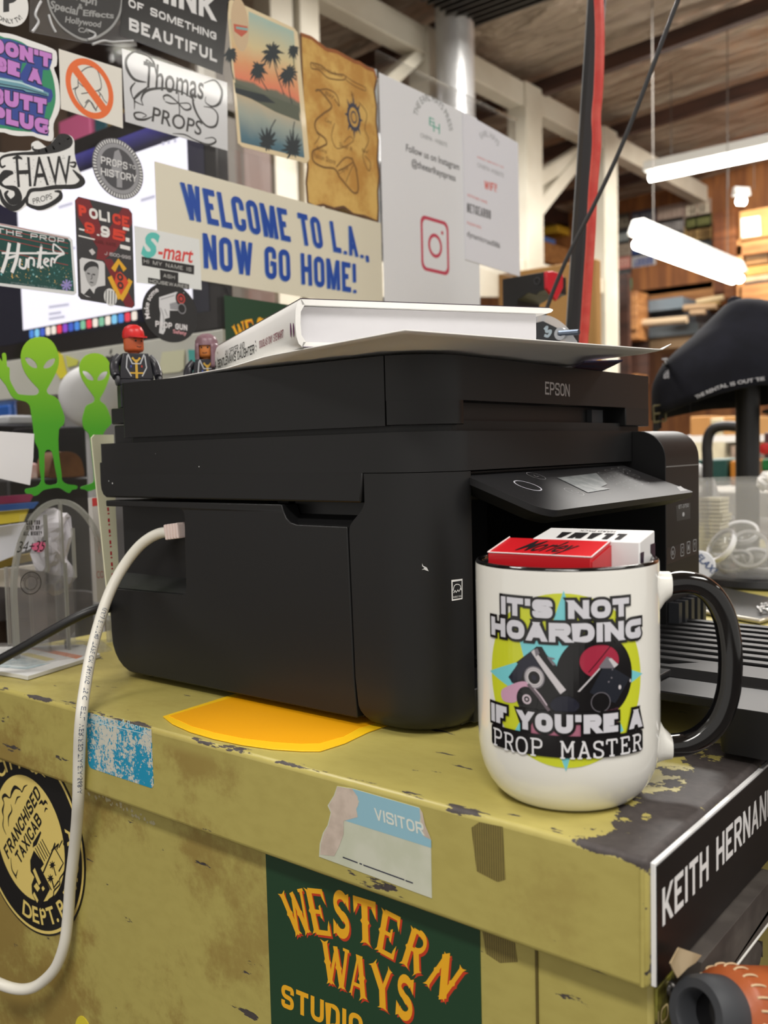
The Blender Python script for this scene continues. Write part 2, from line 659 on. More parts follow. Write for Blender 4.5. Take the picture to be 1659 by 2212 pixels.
                for i in range(n):
                    if closed:
                        a, b = Q[i - 1], Q[(i + 1) % n]
                    else:
                        a, b = Q[max(i - 1, 0)], Q[min(i + 1, n - 1)]
                    dx, dy = b[0] - a[0], b[1] - a[1]
                    d = math.hypot(dx, dy) or 1
                    m_ = 1.0
                    if 0 < i < n - 1 or closed:
                        e1 = (Q[i][0] - Q[i - 1][0], Q[i][1] - Q[i - 1][1])
                        l1 = math.hypot(*e1) or 1
                        cs = (e1[0] * dx + e1[1] * dy) / (l1 * d)
                        m_ = 1 / max(cs, .6)
                    V += [(Q[i][0] - dy / d * hw * m_, Q[i][1] + dx / d * hw * m_), (Q[i][0] + dy / d * hw * m_, Q[i][1] - dx / d * hw * m_)]
                for i in range(n if closed else n - 1):
                    j = (i + 1) % n
                    F.append([k + 2 * i, k + 2 * i + 1, k + 2 * j + 1, k + 2 * j])
            x += W + space
        P = []
        for v in V:
            a, b = v[0] / asp, v[1]
            a += slant * b / asp
            if warp:
                a, b = warp(a, b)
            P.append((bl[0] + a * ux + b * vx, bl[1] + a * uy + b * vy))
        return s.flat(fr, P, F, layer, mi, True)

    def arctext(s, fr, t, cx, cy, r, h, a_mid, layer=2, mi=0, bold=0.0, inward=False, wide=1.0, k=1.0):
        """letters round a circle; inward: feet outside (reads along the bottom)"""
        V, F = text2d(t, bold)
        x0 = min(v[0] for v in V)
        x1 = max(v[0] for v in V)
        H = cap_height()
        sc = h / H
        P = []
        for v in V:
            d = (v[0] - (x0 + x1) / 2) * sc * wide / r
            y = v[1] * sc
            if inward:
                a = a_mid + d
                rr = r + h - y
            else:
                a = a_mid - d
                rr = r + y
            P.append((cx + rr * math.cos(a), cy + rr * k * math.sin(a)))
        return s.flat(fr, P, F, layer, mi, True)

    def tube(s, path, r, n=10, mi=0, cap=True):
        P = [Vector(p) for p in path]
        rs = r if isinstance(r, (list, tuple)) else [r] * len(P)
        up = Vector((0, 0, 1))
        loops = []
        prev = None
        for i in range(len(P)):
            t = (P[min(i + 1, len(P) - 1)] - P[max(i - 1, 0)]).normalized()
            if prev is None:
                a = t.cross(up)
                if a.length < 1e-3:
                    a = t.cross(Vector((1, 0, 0)))
                a.normalize()
            else:
                a = (prev - t * prev.dot(t)).normalized()
            prev = a
            b = t.cross(a)
            loops.append([P[i] + (a * math.cos(2 * PI * k / n) + b * math.sin(2 * PI * k / n)) * rs[i] for k in range(n)])
        return s.loft(loops, mi, cap)

    def lathe(s, prof, cx, cy, cz=0.0, n=48, mi=0, axis=None, join=None):
        """profile [(r, z)] turned about the vertical, or about a (o, dir) axis"""
        loops = []
        if axis:
            o, d = Vector(axis[0]), Vector(axis[1]).normalized()
            a = d.cross(Vector((0, 0, 1)))
            if a.length < 1e-3:
                a = Vector((1, 0, 0))
            a.normalize()
            b = d.cross(a)
        for (r, z) in prof:
            if axis:
                loops.append([o + d * z + (a * math.cos(2 * PI * k / n) + b * math.sin(2 * PI * k / n)) * max(r, 1e-5) for k in range(n)])
            else:
                loops.append([Vector((cx + max(r, 1e-5) * math.cos(2 * PI * k / n), cy + max(r, 1e-5) * math.sin(2 * PI * k / n), cz + z)) for k in range(n)])
        if join is None:
            join = prof[0][0] > 1e-4 and prof[-1][0] > 1e-4
        if join:
            loops.append(loops[0])
        return s.loft(loops, mi, False)

    def build(s, name, mats, parent=None, sm=None, bev=None, bseg=2, origin=None):
        if not isinstance(mats, (list, tuple)):
            mats = [mats]
        me = bpy.data.meshes.new(name)
        if parent is not None:
            off = parent['_w']
        elif origin is not None:
            off = origin
        else:
            lo = [min(v[i] for v in s.V) for i in range(3)]
            hi = [max(v[i] for v in s.V) for i in range(3)]
            off = ((lo[0] + hi[0]) / 2, (lo[1] + hi[1]) / 2, lo[2])
        off = Vector(off)
        me.from_pydata([tuple(v - off) for v in s.V], [], s.F)
        for m in mats:
            me.materials.append(m)
        if len(mats) > 1:
            me.polygons.foreach_set('material_index', s.MI)
        if sm is not None:
            me.polygons.foreach_set('use_smooth', [True] * len(me.polygons))
            if sm < 180:
                me.set_sharp_from_angle(angle=math.radians(sm))
        me.validate()
        o = bpy.data.objects.new(name, me)
        COL.objects.link(o)
        o['_w'] = tuple(off)
        if parent is not None:
            o.parent = parent
        else:
            o.location = off
        if bev:
            md = o.modifiers.new('bevel', 'BEVEL')
            md.width = bev
            md.segments = bseg
            md.limit_method = 'ANGLE'
            md.angle_limit = math.radians(40)
            md.harden_normals = False
            if sm is None:
                me.polygons.foreach_set('use_smooth', [True] * len(me.polygons))
                me.set_sharp_from_angle(angle=math.radians(35))
        return o


def tag(o, label, cat, group=None, kind=None):
    o['label'] = label
    o['category'] = cat
    if group:
        o['group'] = group
    if kind:
        o['kind'] = kind
    return o


def thing(name, label, cat, loc, group=None):
    o = bpy.data.objects.new(name, None)
    o.empty_display_size = 0.02
    COL.objects.link(o)
    o.location = loc
    o['_w'] = tuple(loc)
    return tag(o, label, cat, group)


def struct(name, g, mats, label=None, **k):
    o = g.build(name, mats, **k)
    o['kind'] = 'structure'
    o['label'] = label or name.replace('_', ' ')
    o['category'] = name.split('_')[0]
    return o


BLACKP = mat((24, 24, 25), 0.42, spec=0.38, bump=(2600, 0.10), name='black grained plastic')
BLACK = mat((22, 22, 24), 0.5, name='black')
INK = mat((24, 22, 26), 0.45, name='black ink')
PAPER = mat((236, 236, 240), 0.6, name='white paper')
WHITE = mat((240, 240, 240), 0.4, name='white')

# ------------------------------------------------------------------ node helpers for the big surfaces
class N:
    def __init__(s, name):
        s.m, s.nt, s.b = new_mat(name)
        s.g = s.nt.nodes.new('ShaderNodeNewGeometry')
        sp = s.nt.nodes.new('ShaderNodeSeparateXYZ')
        s.nt.links.new(s.g.outputs['Position'], sp.inputs[0])
        s.x, s.y, s.z = sp.outputs
        s.pos = s.g.outputs['Position']

    def put(s, sock, v):
        if isinstance(v, (int, float)):
            sock.default_value = v
        elif isinstance(v, tuple):
            sock.default_value = v
        else:
            s.nt.links.new(v, sock)

    def m_(s, op, a, b=0.0, c=None, clamp=False):
        n = s.nt.nodes.new('ShaderNodeMath')
        n.operation = op
        n.use_clamp = clamp
        s.put(n.inputs[0], a)
        s.put(n.inputs[1], b)
        if c is not None:
            s.put(n.inputs[2], c)
        return n.outputs[0]

    def noise(s, scale, detail=5, stretch=(1, 1, 1), rough=0.55, off=(0, 0, 0)):
        mp = s.nt.nodes.new('ShaderNodeMapping')
        mp.inputs['Scale'].default_value = stretch
        mp.inputs['Location'].default_value = off
        s.nt.links.new(s.pos, mp.inputs['Vector'])
        n = s.nt.nodes.new('ShaderNodeTexNoise')
        n.inputs['Scale'].default_value = scale
        n.inputs['Detail'].default_value = detail
        n.inputs['Roughness'].default_value = rough
        s.nt.links.new(mp.outputs[0], n.inputs['Vector'])
        return n.outputs['Fac']

    def step(s, v, lo, hi):
        n = s.nt.nodes.new('ShaderNodeMapRange')
        n.inputs['From Min'].default_value = lo
        n.inputs['From Max'].default_value = hi
        n.interpolation_type = 'SMOOTHSTEP'
        s.put(n.inputs['Value'], v)
        return n.outputs[0]

    def mix(s, fac, a, b):
        n = s.nt.nodes.new('ShaderNodeMix')
        n.data_type = 'RGBA'
        s.put(n.inputs[0], fac)
        s.put(n.inputs[6], a)
        s.put(n.inputs[7], b)
        return n.outputs[2]

    def bump(s, h, strength, dist):
        n = s.nt.nodes.new('ShaderNodeBump')
        n.inputs['Strength'].default_value = strength
        n.inputs['Distance'].default_value = dist
        s.put(n.inputs['Height'], h)
        s.nt.links.new(n.outputs[0], s.b.inputs['Normal'])


# ------------------------------------------------------------------ olive cabinet paint: dirt stains and chips with shapes of their own
XE, YE = -0.149, 0.3447          # right-hand and long front edges of the cabinet top
c = N('chipped olive paint')
stain = c.step(c.m_('ADD', c.noise(10, 9, rough=0.68), c.m_('MULTIPLY', c.step(c.x, -0.28, -0.60), 0.11)), 0.54, 0.68)
stain = c.m_('MULTIPLY', stain, c.m_('ADD', 0.35, c.m_('MULTIPLY', c.step(c.x, -0.25, -0.50), 0.65)))
stain = c.m_('MULTIPLY', stain, c.m_('ADD', 0.25, c.m_('MULTIPLY', c.step(c.z, -0.004, -0.012), 0.75)))
fine = c.step(c.noise(160, 6, stretch=(0.5, 1, 1)), 0.35, 0.75)
col = c.mix(c.m_('MULTIPLY', fine, 0.35), lin((180, 168, 94)), lin((162, 148, 78)))
col = c.mix(c.m_('MULTIPLY', stain, 0.75), col, lin((134, 106, 46)))
# chips: along the long edge, and a broad worn margin along the right-hand edge of the top
edge = c.m_('ADD', c.m_('ABSOLUTE', c.m_('SUBTRACT', c.y, YE + 0.0015)), c.m_('ABSOLUTE', c.z))
edge = c.step(edge, 0.008, 0.0)
rdist = c.m_('SUBTRACT', XE, c.x)
right = c.m_('MULTIPLY', c.step(rdist, 0.055, 0.004), c.step(c.z, -0.006, -0.001))
corner = c.m_('MULTIPLY', c.step(c.m_('ABSOLUTE', rdist), 0.007, 0.0), c.step(c.z, -0.055, -0.05))
cn = c.noise(95, 7, stretch=(0.28, 1, 1), rough=0.6)
cn2 = c.noise(70, 7, rough=0.62, off=(3, 1, 2))
chip = c.m_('ADD', c.m_('MULTIPLY', cn, 1.0), c.m_('ADD', c.m_('MULTIPLY', edge, 0.15), c.m_('MULTIPLY', corner, 0.12)))
chip = c.step(chip, 0.655, 0.675)
chip2 = c.step(c.m_('ADD', cn2, c.m_('MULTIPLY', right, 0.34)), 0.66, 0.68)
chip = c.m_('MAXIMUM', chip, c.m_('MULTIPLY', chip2, c.step(right, 0.0, 0.02)))
bare = c.mix(c.noise(220, 4), lin((46, 42, 42)), lin((84, 76, 74)))
col = c.mix(chip, col, bare)
c.nt.links.new(col, c.b.inputs['Base Color'])
c.nt.links.new(c.m_('ADD', 0.38, c.m_('MULTIPLY', c.m_('MAXIMUM', stain, chip), 0.25)), c.b.inputs['Roughness'])
c.bump(c.m_('SUBTRACT', c.m_('MULTIPLY', c.noise(300, 3), 0.25), chip), 0.35, 0.0006)
OLIVE = c.m

# foil-faced roof insulation
c = N('foil insulation')
f1 = c.noise(1.6, 4, stretch=(0.6, 1.3, 1))
f2 = c.noise(5.5, 4, stretch=(0.5, 1.6, 1))
col = c.mix(f1, lin((150, 134, 118)), lin((206, 192, 172)))
c.nt.links.new(col, c.b.inputs['Base Color'])
c.b.inputs['Metallic'].default_value = 0.5
c.b.inputs['Roughness'].default_value = 0.34
c.bump(c.m_('ADD', f1, c.m_('MULTIPLY', f2, 0.6)), 1.0, 0.22)
FOIL = c.m

# planed softwood
def wood(rgb1, rgb2, stretch=(1, 1, 8), scale=4, rough=0.55):
    c = N('wood')
    n = c.noise(scale, 5, stretch=stretch)
    c.nt.links.new(c.mix(c.step(n, 0.35, 0.65), lin(rgb1), lin(rgb2)), c.b.inputs['Base Color'])
    c.b.inputs['Roughness'].default_value = rough
    return c.m


WOOD_WALL = wood((150, 96, 50), (116, 68, 34), (6, 6, 0.6), 3)
WOOD_SHELF = wood((176, 122, 70), (142, 92, 50), (0.8, 3, 6), 5)
WOOD_DARK = wood((70, 44, 34), (50, 32, 26), (1, 6, 6), 3)
WHITE_PAINT = mat((206, 200, 184), 0.55, var=((192, 184, 166), 3), name='cream white paint')
CARDBOARD = mat((176, 128, 74), 0.8, var=((160, 114, 64), 4), name='cardboard')

# ------------------------------------------------------------------ the room
FRX = -2.5
FP = xplane(FRX)              # plane of the white timber frame
WY = 6.9
WF = yplane(WY)               # far wall with the licence plates

g = G()
g.box(-6, -3, -1.06, 5, 11, -1.0)
struct('floor', g, mat((96, 90, 84), 0.7, var=((80, 74, 70), 2)), 'grey concrete shop floor')
g = G().box(-6.0, WY, -1.0, 5, WY + 0.1, 4.0)
struct('wall_back', g, WOOD_WALL, 'brown wooden back wall of the shop')
g = G().box(-5.4, -3, -1.0, -5.3, WY, 4.0)
struct('wall_left', g, mat((84, 62, 46), 0.8, var=((58, 42, 34), 1.2)), 'dark brown side wall behind the white frame')


def roof_z(x):
    return 2.16 + 0.065 * (x + 2.5)


nx, ny = 90, 120
V, F = [], []
for j in range(ny + 1):
    for i in range(nx + 1):
        x = -5.3 + 9.5 * i / nx
        y = -2.0 + (WY + 2.0) * j / ny
        sag = 0.02 * math.cos((y - 4.50) / 0.916 * 2 * PI)
        V.append((x, y, roof_z(x) - 0.055 + sag + 0.03 * noise.noise(Vector((x * 1.3, y * 2.5, 0.3)))))
for j in range(ny):
    for i in range(nx):
        a = j * (nx + 1) + i
        F.append((a, a + nx + 1, a + nx + 2, a + 1))
g = G().add(V, F)
struct('ceiling', g, FOIL, 'crinkled silver insulation under the roof', sm=180)

for k in range(-3, 3):
    y = 4.4777 + 0.916 * k
    g = G()
    b, t = [], []
    for (x, dz) in ((-5.2, 0), (3.6, 0)):
        z = roof_z(x) - 0.16
        b.append((x, z))
    g.hexa([(-5.2, y, b[0][1]), (3.6, y, b[1][1]), (3.6, y + .05, b[1][1]), (-5.2, y + .05, b[0][1])],
           [(-5.2, y, b[0][1] + .075), (3.6, y, b[1][1] + .075), (3.6, y + .05, b[1][1] + .075), (-5.2, y + .05, b[0][1] + .075)])
    struct('trim_%d' % (k + 4), g, WOOD_DARK, 'dark roof rafter')

# white timber frame: one built-in structure, each member a mesh of its own
fr_root = bpy.data.objects.new('white_timber_frame', None)
COL.objects.link(fr_root)
fr_root.location = (FRX, 3.5, -1.0)
fr_root['_w'] = (FRX, 3.5, -1.0)
tag(fr_root, 'white painted timber frame of posts and braces behind the taped papers', 'frame', kind='structure')


def frame_px(pts, name, d0=-0.09, d1=0.0, rect=None):
    P = [FP.px(p) for p in pts]
    g = G().prism(FP, P, d0, d1)
    return g.build(name, WHITE_PAINT, fr_root, bev=0.004)


def post(px0, px1, row, name='post', d0=-0.09, d1=0.0):
    y0, _ = FP.px(px0, row)
    y1, _ = FP.px(px1, row)
    return G().prism(FP, [(y0, -1), (y1, -1), (y1, 2.02), (y0, 2.02)], d0, d1).build(name, WHITE_PAINT, fr_root, bev=0.004)


post(585, 634, 60)
post(640, 682, 60, d0=-0.09, d1=0.02)
post(918, 962, 180, d1=0.02)
post(1131, 1166, 400, d1=0.02)
post(1300, 1328, 420, d1=0.02)
zt = FP.px(1142, 186)[1]
zb = FP.px(1130, 230)[1]
G().prism(FP, [(1.5, zb), (WY, zb), (WY, zt), (1.5, zt)], -0.08, 0.01).build('beam', WHITE_PAINT, fr_root, bev=0.004)
frame_px([(1160, 377), (1262, 312), (1262, 345), (1160, 412)], 'brace', -0.07, -0.01)
frame_px([(1164, 435), (1256, 325), (1268, 345), (1164, 478)], 'brace', -0.07, 0.0)
frame_px([(822, 178), (906, 104), (918, 128), (846, 196)], 'brace', -0.07, 0.0)
frame_px([(1110, 553), (1330, 610), (1330, 640), (1110, 596)], 'rail', -0.3, 0.0)
frame_px([(560, 560), (1130, 566), (1130, 640), (560, 640)], 'panel', -0.06, -0.04)

# things on the racks behind the frame
FB = xplane(-3.6)


def pxbox(fr, x0, y0, x1, y1, depth, m, name, label, cat, group=None, extra=None, off=0.0, bev=0.004):
    a = fr.px(x0, y0)
    b = fr.px(x1, y1)
    lo = (min(a[0], b[0]), min(a[1], b[1]))
    hi = (max(a[0], b[0]), max(a[1], b[1]))
    g = G().prism(fr, [lo, (hi[0], lo[1]), hi, (lo[0], hi[1])], -depth + off, off)
    o = g.build(name, m, bev=bev)
    tag(o, label, cat, group)
    return o, lo, hi


pxbox(FB, 1204, 478, 1262, 520, 0.3, mat((206, 160, 40), 0.7), 'storage_box', 'yellow box on the rack behind the white frame', 'box')
pxbox(FB, 1168, 508, 1200, 528, 0.3, mat((84, 112, 170), 0.7), 'storage_box', 'small blue box on the rack behind the white frame', 'box')
pxbox(FB, 1165, 400, 1262, 430, 0.4, mat((108, 66, 38), 0.7), 'storage_box', 'brown wooden crate under the white diagonal brace', 'crate')
pxbox(FB, 1160, 560, 1330, 570, 0.5, WOOD_SHELF, 'shelf_board', 'long wooden shelf carrying the yellow box', 'shelf')
pxbox(FB, 1160, 470, 1330, 478, 0.5, WOOD_DARK, 'shelf_board', 'dark shelf board under the brown crate', 'shelf')

# silver flexible duct
d0 = xplane(-2.36)
ya, _ = d0.px(962, 200)
yb, _ = d0.px(1006, 200)
prof = []
n = 70
r = (yb - ya) / 2
for i in range(n * 4 + 1):
    prof.append((r * (1 + 0.07 * math.sin(i * PI / 2)), 1.0 + 1.08 * i / (n * 4)))
g = G().lathe(prof, -2.36, (ya + yb) / 2, 0, 28)
tag(g.build('duct_pipe', mat((196, 196, 196), 0.32, 0.6, bump=(60, 0.6)), sm=60), 'crinkled silver flexible duct hanging beside the white beam', 'duct')

# dark louvred vent under the roof
VZ = 2.02
vf = Fr((0, 0, VZ), (1, 0, 0), (0, 1, 0), (0, 0, -1))
q = [vf.px(p) for p in ((985, -70), (1085, 22), (1140, -18), (1065, -100))]
vent = thing('ceiling_vent', 'dark louvred air vent up under the roof', 'vent', vf.p(*q[1]))
cx = sum(p[0] for p in q) / 4
cy = sum(p[1] for p in q) / 4
G().box(cx - .30, cy - .26, VZ, cx + .30, cy + .26, VZ + .10).build('housing', mat((40, 38, 36), 0.6), vent, bev=0.01)
g = G()
for i in range(12):
    y = cy - .25 + .042 * i
    g.hexa([(cx - .28, y, VZ - .03), (cx + .28, y, VZ - .03), (cx + .28, y + .012, VZ - .03), (cx - .28, y + .012, VZ - .03)],
           [(cx - .28, y + .02, VZ + .01), (cx + .28, y + .02, VZ + .01), (cx + .28, y + .032, VZ + .01), (cx - .28, y + .032, VZ + .01)])
g.build('louvre', mat((58, 54, 50), 0.5), vent)

# ------------------------------------------------------------------ hanging fluorescent lamps
TUBE = mat((255, 252, 244), 0.5, emit=14, name='lit fluorescent tube')


def fluorescent(p0, p1, label, tubes=1, sep=0.05, r=0.019, power=0, chain=True):
    p0, p1 = Vector(p0), Vector(p1)
    d = (p1 - p0).normalized()
    sd = d.cross(Vector((0, 0, 1))).normalized()
    mid = (p0 + p1) / 2
    t = thing('fluorescent_lamp', label, 'lamp', mid + Vector((0, 0, .05)), 'fluorescent lamps')
    g = G()
    h = sd * (0.03 + sep * (tubes - 1) / 2)
    up = Vector((0, 0, 1))
    g.hexa([p0 - d * .03 - h + up * .035, p1 + d * .03 - h + up * .035, p1 + d * .03 + h + up * .035, p0 - d * .03 + h + up * .035],
           [p0 - d * .03 - h * .5 + up * .09, p1 + d * .03 - h * .5 + up * .09, p1 + d * .03 + h * .5 + up * .09, p0 - d * .03 + h * .5 + up * .09])
    g.build('housing', mat((225, 225, 220), 0.5), t, bev=0.004)
    for k in range(tubes):
        o = sd * (sep * (k - (tubes - 1) / 2))
        G().tube([p0 + o, p1 + o], r, 16).build('tube', TUBE, t, sm=60)
    if chain:
        for e in (p0 + d * .12, p1 - d * .12):
            G().tube([e + up * .08, Vector((e.x, e.y, roof_z(e.x)))], 0.0024, 6).build('hanger', mat((96, 90, 84), 0.6), t)
    return t


fluorescent((-2.12, 5.0, 1.607), (-0.95, 5.0, 1.607), 'upper fluorescent lamp hanging crosswise beneath the silver roof', 1, r=0.022)
k = 3.1
fluorescent((-0.5 * k, 1.151 * k, .1637 + .2530 * k), (-0.5 * k, 1.508 * k, .1637 + .2530 * k), 'lower slanting twin-tube fluorescent lamp in front of the licence plates', 2, sep=0.036, r=0.021)
fluorescent((2.3, 2.75, 2.02), (2.3, 4.0, 2.02), 'fluorescent lamp mirrored in the stickers', 2, sep=0.05, chain=False)
a = yplane(WY - .56).px(1596, 436)
fluorescent((a[0], WY - .58, a[1]), (a[0] + .03, WY - .54, a[1]), 'far small bright lamp beside the cardboard box', 1, r=0.024)

# ------------------------------------------------------------------ far wall: licence plates, shelves, boxes
def zz(x, y):          # reading of the enlarged detail (1280, 380) x 4.377
    return (1280 + x / 4.377, 380 + y / 4.377)


plates = [
    ((195, 375, 355, 515), (74, 66, 58), '1903', (150, 140, 120), 'dark plate at the top left of the plates, under the lamp chain'),
    ((370, 345, 600, 470), (66, 66, 80), '91-9000', (160, 160, 165), 'dark blue plate in the top row, second from left'),
    ((612, 300, 868, 420), (150, 128, 116), 'PRESS', (170, 150, 135), 'faded pinkish brown plate at the top middle'),
    ((874, 255, 1125, 385), (150, 130, 114), '160-00E', (215, 205, 180), 'faded brown plate with pale figures, top right of the plates'),
    ((200, 525, 360, 640), (58, 62, 62), '0000', (170, 175, 170), 'dark grey plate with pale figures at the left edge'),
    ((395, 490, 600, 650), (176, 166, 142), '', (0, 0, 0), 'blank cream plate behind the lower lamp'),
    ((615, 425, 868, 548), (128, 122, 120), 'PRESS-71', (160, 155, 150), 'grey plate beside the olive green plate'),
    ((880, 390, 1130, 490), (72, 76, 40), 'AU 800', (120, 120, 70), 'olive green plate in the right column'),
    ((620, 555, 860, 655), (150, 150, 134), '031', (190, 190, 180), 'pale grey green plate under the grey plate'),
    ((870, 490, 1130, 610), (192, 158, 100), '150-400', (130, 100, 60), 'tan yellow plate beneath the olive green plate'),
    ((205, 645, 365, 762), (168, 152, 134), '1934', (140, 125, 110), 'beige plate above the salmon plate'),
    ((205, 768, 360, 876), (202, 132, 118), '2222', (225, 180, 165), 'salmon pink plate at the left edge'),
    ((375, 640, 600, 738), (54, 72, 120), '', (0, 0, 0), 'blank blue plate under the cream plate'),
    ((375, 748, 600, 872), (196, 192, 188), 'ABOOD', (70, 85, 140), 'white plate with blue letters'),
    ((880, 622, 1130, 740), (92, 98, 100), '6580', (130, 135, 135), 'slate grey plate below the tan yellow plate'),
    ((215, 890, 365, 985), (66, 66, 66), '1231', (110, 110, 110), 'charcoal plate above the bright green plate'),
    ((220, 990, 375, 1110), (58, 152, 112), '', (0, 0, 0), 'bright green plate at the bottom left'),
    ((880, 880, 1130, 962), (112, 84, 44), 'NAV 10', (190, 160, 60), 'brown plate with yellow letters'),
    ((870, 972, 1130, 1098), (172, 50, 72), 'REGENT', (205, 110, 120), 'crimson plate near the bottom right'),
    ((862, 1102, 1130, 1240), (184, 180, 166), 'SUNSET 3', (110, 115, 120), 'off-white plate under the crimson plate'),
]


def plate(P, rgb, txt, trgb, label):
    """P: four corners in wall coordinates (bl, br, tr, tl)"""
    mid = (sum(p[0] for p in P) / 4, sum(p[1] for p in P) / 4)
    t = thing('licence_plate', label, 'licence plate', WF.p(mid[0], mid[1], 0.01), 'licence plates on the back wall')
    G().prism(WF, P, 0.0, 0.012).build('plate_sheet', mat(rgb, 0.5), t, bev=0.003)
    f2 = WF.at(0.0125)

    def inter(a, b):
        u0 = (P[0][0] + (P[1][0] - P[0][0]) * a, P[0][1] + (P[1][1] - P[0][1]) * a)
        u1 = (P[3][0] + (P[2][0] - P[3][0]) * a, P[3][1] + (P[2][1] - P[3][1]) * a)
        return (u0[0] + (u1[0] - u0[0]) * b, u0[1] + (u1[1] - u0[1]) * b)
    if txt:
        G().blk(f2, txt, inter(.10, .22), inter(.90, .22), inter(.10, .76), .18, 12, 0, px=False).build('lettering', mat(trgb, 0.5), t)
    return t


for (x0, y0, x1, y1), rgb, txt, trgb, lab in plates:
    a = WF.px(zz(x0, y0))
    b = WF.px(zz(x1, y1))
    plate([(a[0], b[1]), (b[0], b[1]), (b[0], a[1]), (a[0], a[1])], rgb, txt, trgb, lab)
P = [WF.px(zz(*p)) for p in ((800, 1050), (888, 860), (780, 800), (680, 982))]
plate([P[3], P[0], P[1], P[2]], (190, 192, 200), 'TG2 ELE', (70, 90, 150), 'white plate with blue letters hanging askew under the lower lamp')

W2 = yplane(6.6)
pxbox(W2, *zz(370, 870), *zz(1140, 1060), 0.04, wood((158, 100, 52), (120, 72, 38), (14, 1, 1), 1.2), 'panel_boards', 'row of upright brown boards below the plates', 'boards')
pxbox(W2, *zz(370, 1090), *zz(1150, 1195), 0.25, WOOD_SHELF, 'low_chest', 'wide orange brown drawer front below the upright boards', 'drawer')
pxbox(W2, *zz(1140, 350), *zz(1240, 1100), 0.05, wood((128, 74, 40), (104, 58, 32)), 'door_panel', 'reddish brown door leaf right of the plates', 'door')
pxbox(W2, *zz(1240, 300), *zz(1345, 1150), 0.08, wood((160, 98, 54), (130, 78, 40)), 'upright_board', 'upright orange brown plank beside the cardboard box', 'plank')
SF = yplane(6.2)
pxbox(SF, *zz(425, 1190), *zz(850, 1250), 0.5, mat((112, 124, 132), 0.5), 'steel_shelf', 'upper blue grey steel shelf plate under the plates', 'shelf')
pxbox(SF, *zz(430, 1250), *zz(500, 1640), 0.06, mat((104, 116, 124), 0.5), 'steel_post', 'blue grey steel upright of the shelf', 'post')
pxbox(SF, *zz(500, 1290), *zz(920, 1380), 0.7, mat((46, 48, 52), 0.6), 'storage_box', 'long dark box on the blue grey shelf', 'box', off=-0.1)
pxbox(SF, *zz(440, 1440), *zz(1000, 1490), 0.5, mat((88, 96, 100), 0.5), 'steel_shelf', 'lower blue grey steel shelf plate behind the cap', 'shelf')
pxbox(SF, *zz(450, 1530), *zz(1000, 1600), 0.4, mat((168, 140, 106), 0.7, var=((150, 122, 90), 4)), 'storage_box', 'beige carton below the steel shelf', 'box', off=-0.05)


def roll(p0, p1, rpx, rgb, label, fr=SF, off=0.1):
    a, b = fr.px(zz(*p0)), fr.px(zz(*p1))
    r = rpx / 4.377 * 6.4 / FPX
    A, B = fr.p(a[0], a[1], off), fr.p(b[0], b[1], off)
    g = G().tube([A, B], r, 18)
    m = mat(rgb, 0.6)
    return tag(g.build('paper_roll', m, sm=60), label, 'roll', 'paper rolls on the steel shelf')


roll((455, 1410), (950, 1370), 34, (200, 176, 144), 'thick cream roll lying on the steel shelf, lowest of the rolls')
roll((1040, 1210), (1290, 1165), 26, (190, 168, 130), 'cream roll lying above the cap, highest of the rolls')
roll((920, 1265), (1230, 1245), 30, (170, 140, 106), 'brown roll between the plates and the cap')
roll((1060, 1245), (1260, 1210), 22, (140, 112, 66), 'olive brown roll in the middle of the rolls')
roll((980, 1310), (1120, 1300), 24, (182, 152, 120), 'short tan roll just above the thick cream roll')

# wooden bookcase at the left of the far wall
BK = yplane(6.0)
bc = thing('wooden_bookcase', 'brown wooden bookcase of deep pigeonholes beside the red cable', 'bookcase', BK.p(*BK.px(zz(250, 1700))))
for (x0, y0, x1, y1, nm) in ((90, 1130, 420, 1200, 'shelf'), (100, 1480, 420, 1540, 'shelf'), (340, 1210, 420, 1480, 'side_panel'), (60, 1900, 420, 1960, 'shelf'),
                             (265, 1250, 345, 1480, 'side_panel')):
    a, b = BK.px(zz(x0, y0)), BK.px(zz(x1, y1))
    G().prism(BK, [(a[0], b[1]), (b[0], b[1]), (b[0], a[1]), (a[0], a[1])], -0.18, 0).build(nm, WOOD_SHELF, bc, bev=0.004)
a, b = BK.px(zz(60, 1130)), BK.px(zz(420, 1960))
G().prism(BK.at(-.18), [(a[0], b[1]), (b[0], b[1]), (b[0], a[1]), (a[0], a[1])], -0.03, 0).build('back_panel', WOOD_DARK, bc)
for (x0, y0, x1, y1, rgb, lab) in ((160, 1310, 200, 1480, (150, 120, 90), 'tan book upright in the brown bookcase'), (205, 1280, 245, 1480, (170, 60, 56), 'red book upright in the brown bookcase'),
                                   (110, 1550, 200, 1900, (196, 184, 160), 'cream folder in the lower pigeonhole of the brown bookcase'),
                                   (205, 1590, 280, 1900, (176, 160, 140), 'beige folder in the lower pigeonhole of the brown bookcase'),
                                   (120, 960, 200, 1120, (150, 116, 80), 'brown parcel standing on top of the brown bookcase')):
    pxbox(BK, *zz(x0, y0), *zz(x1, y1), 0.10, mat(rgb, 0.7), 'book', lab, 'book', 'books and folders in the brown bookcase', off=-0.03)

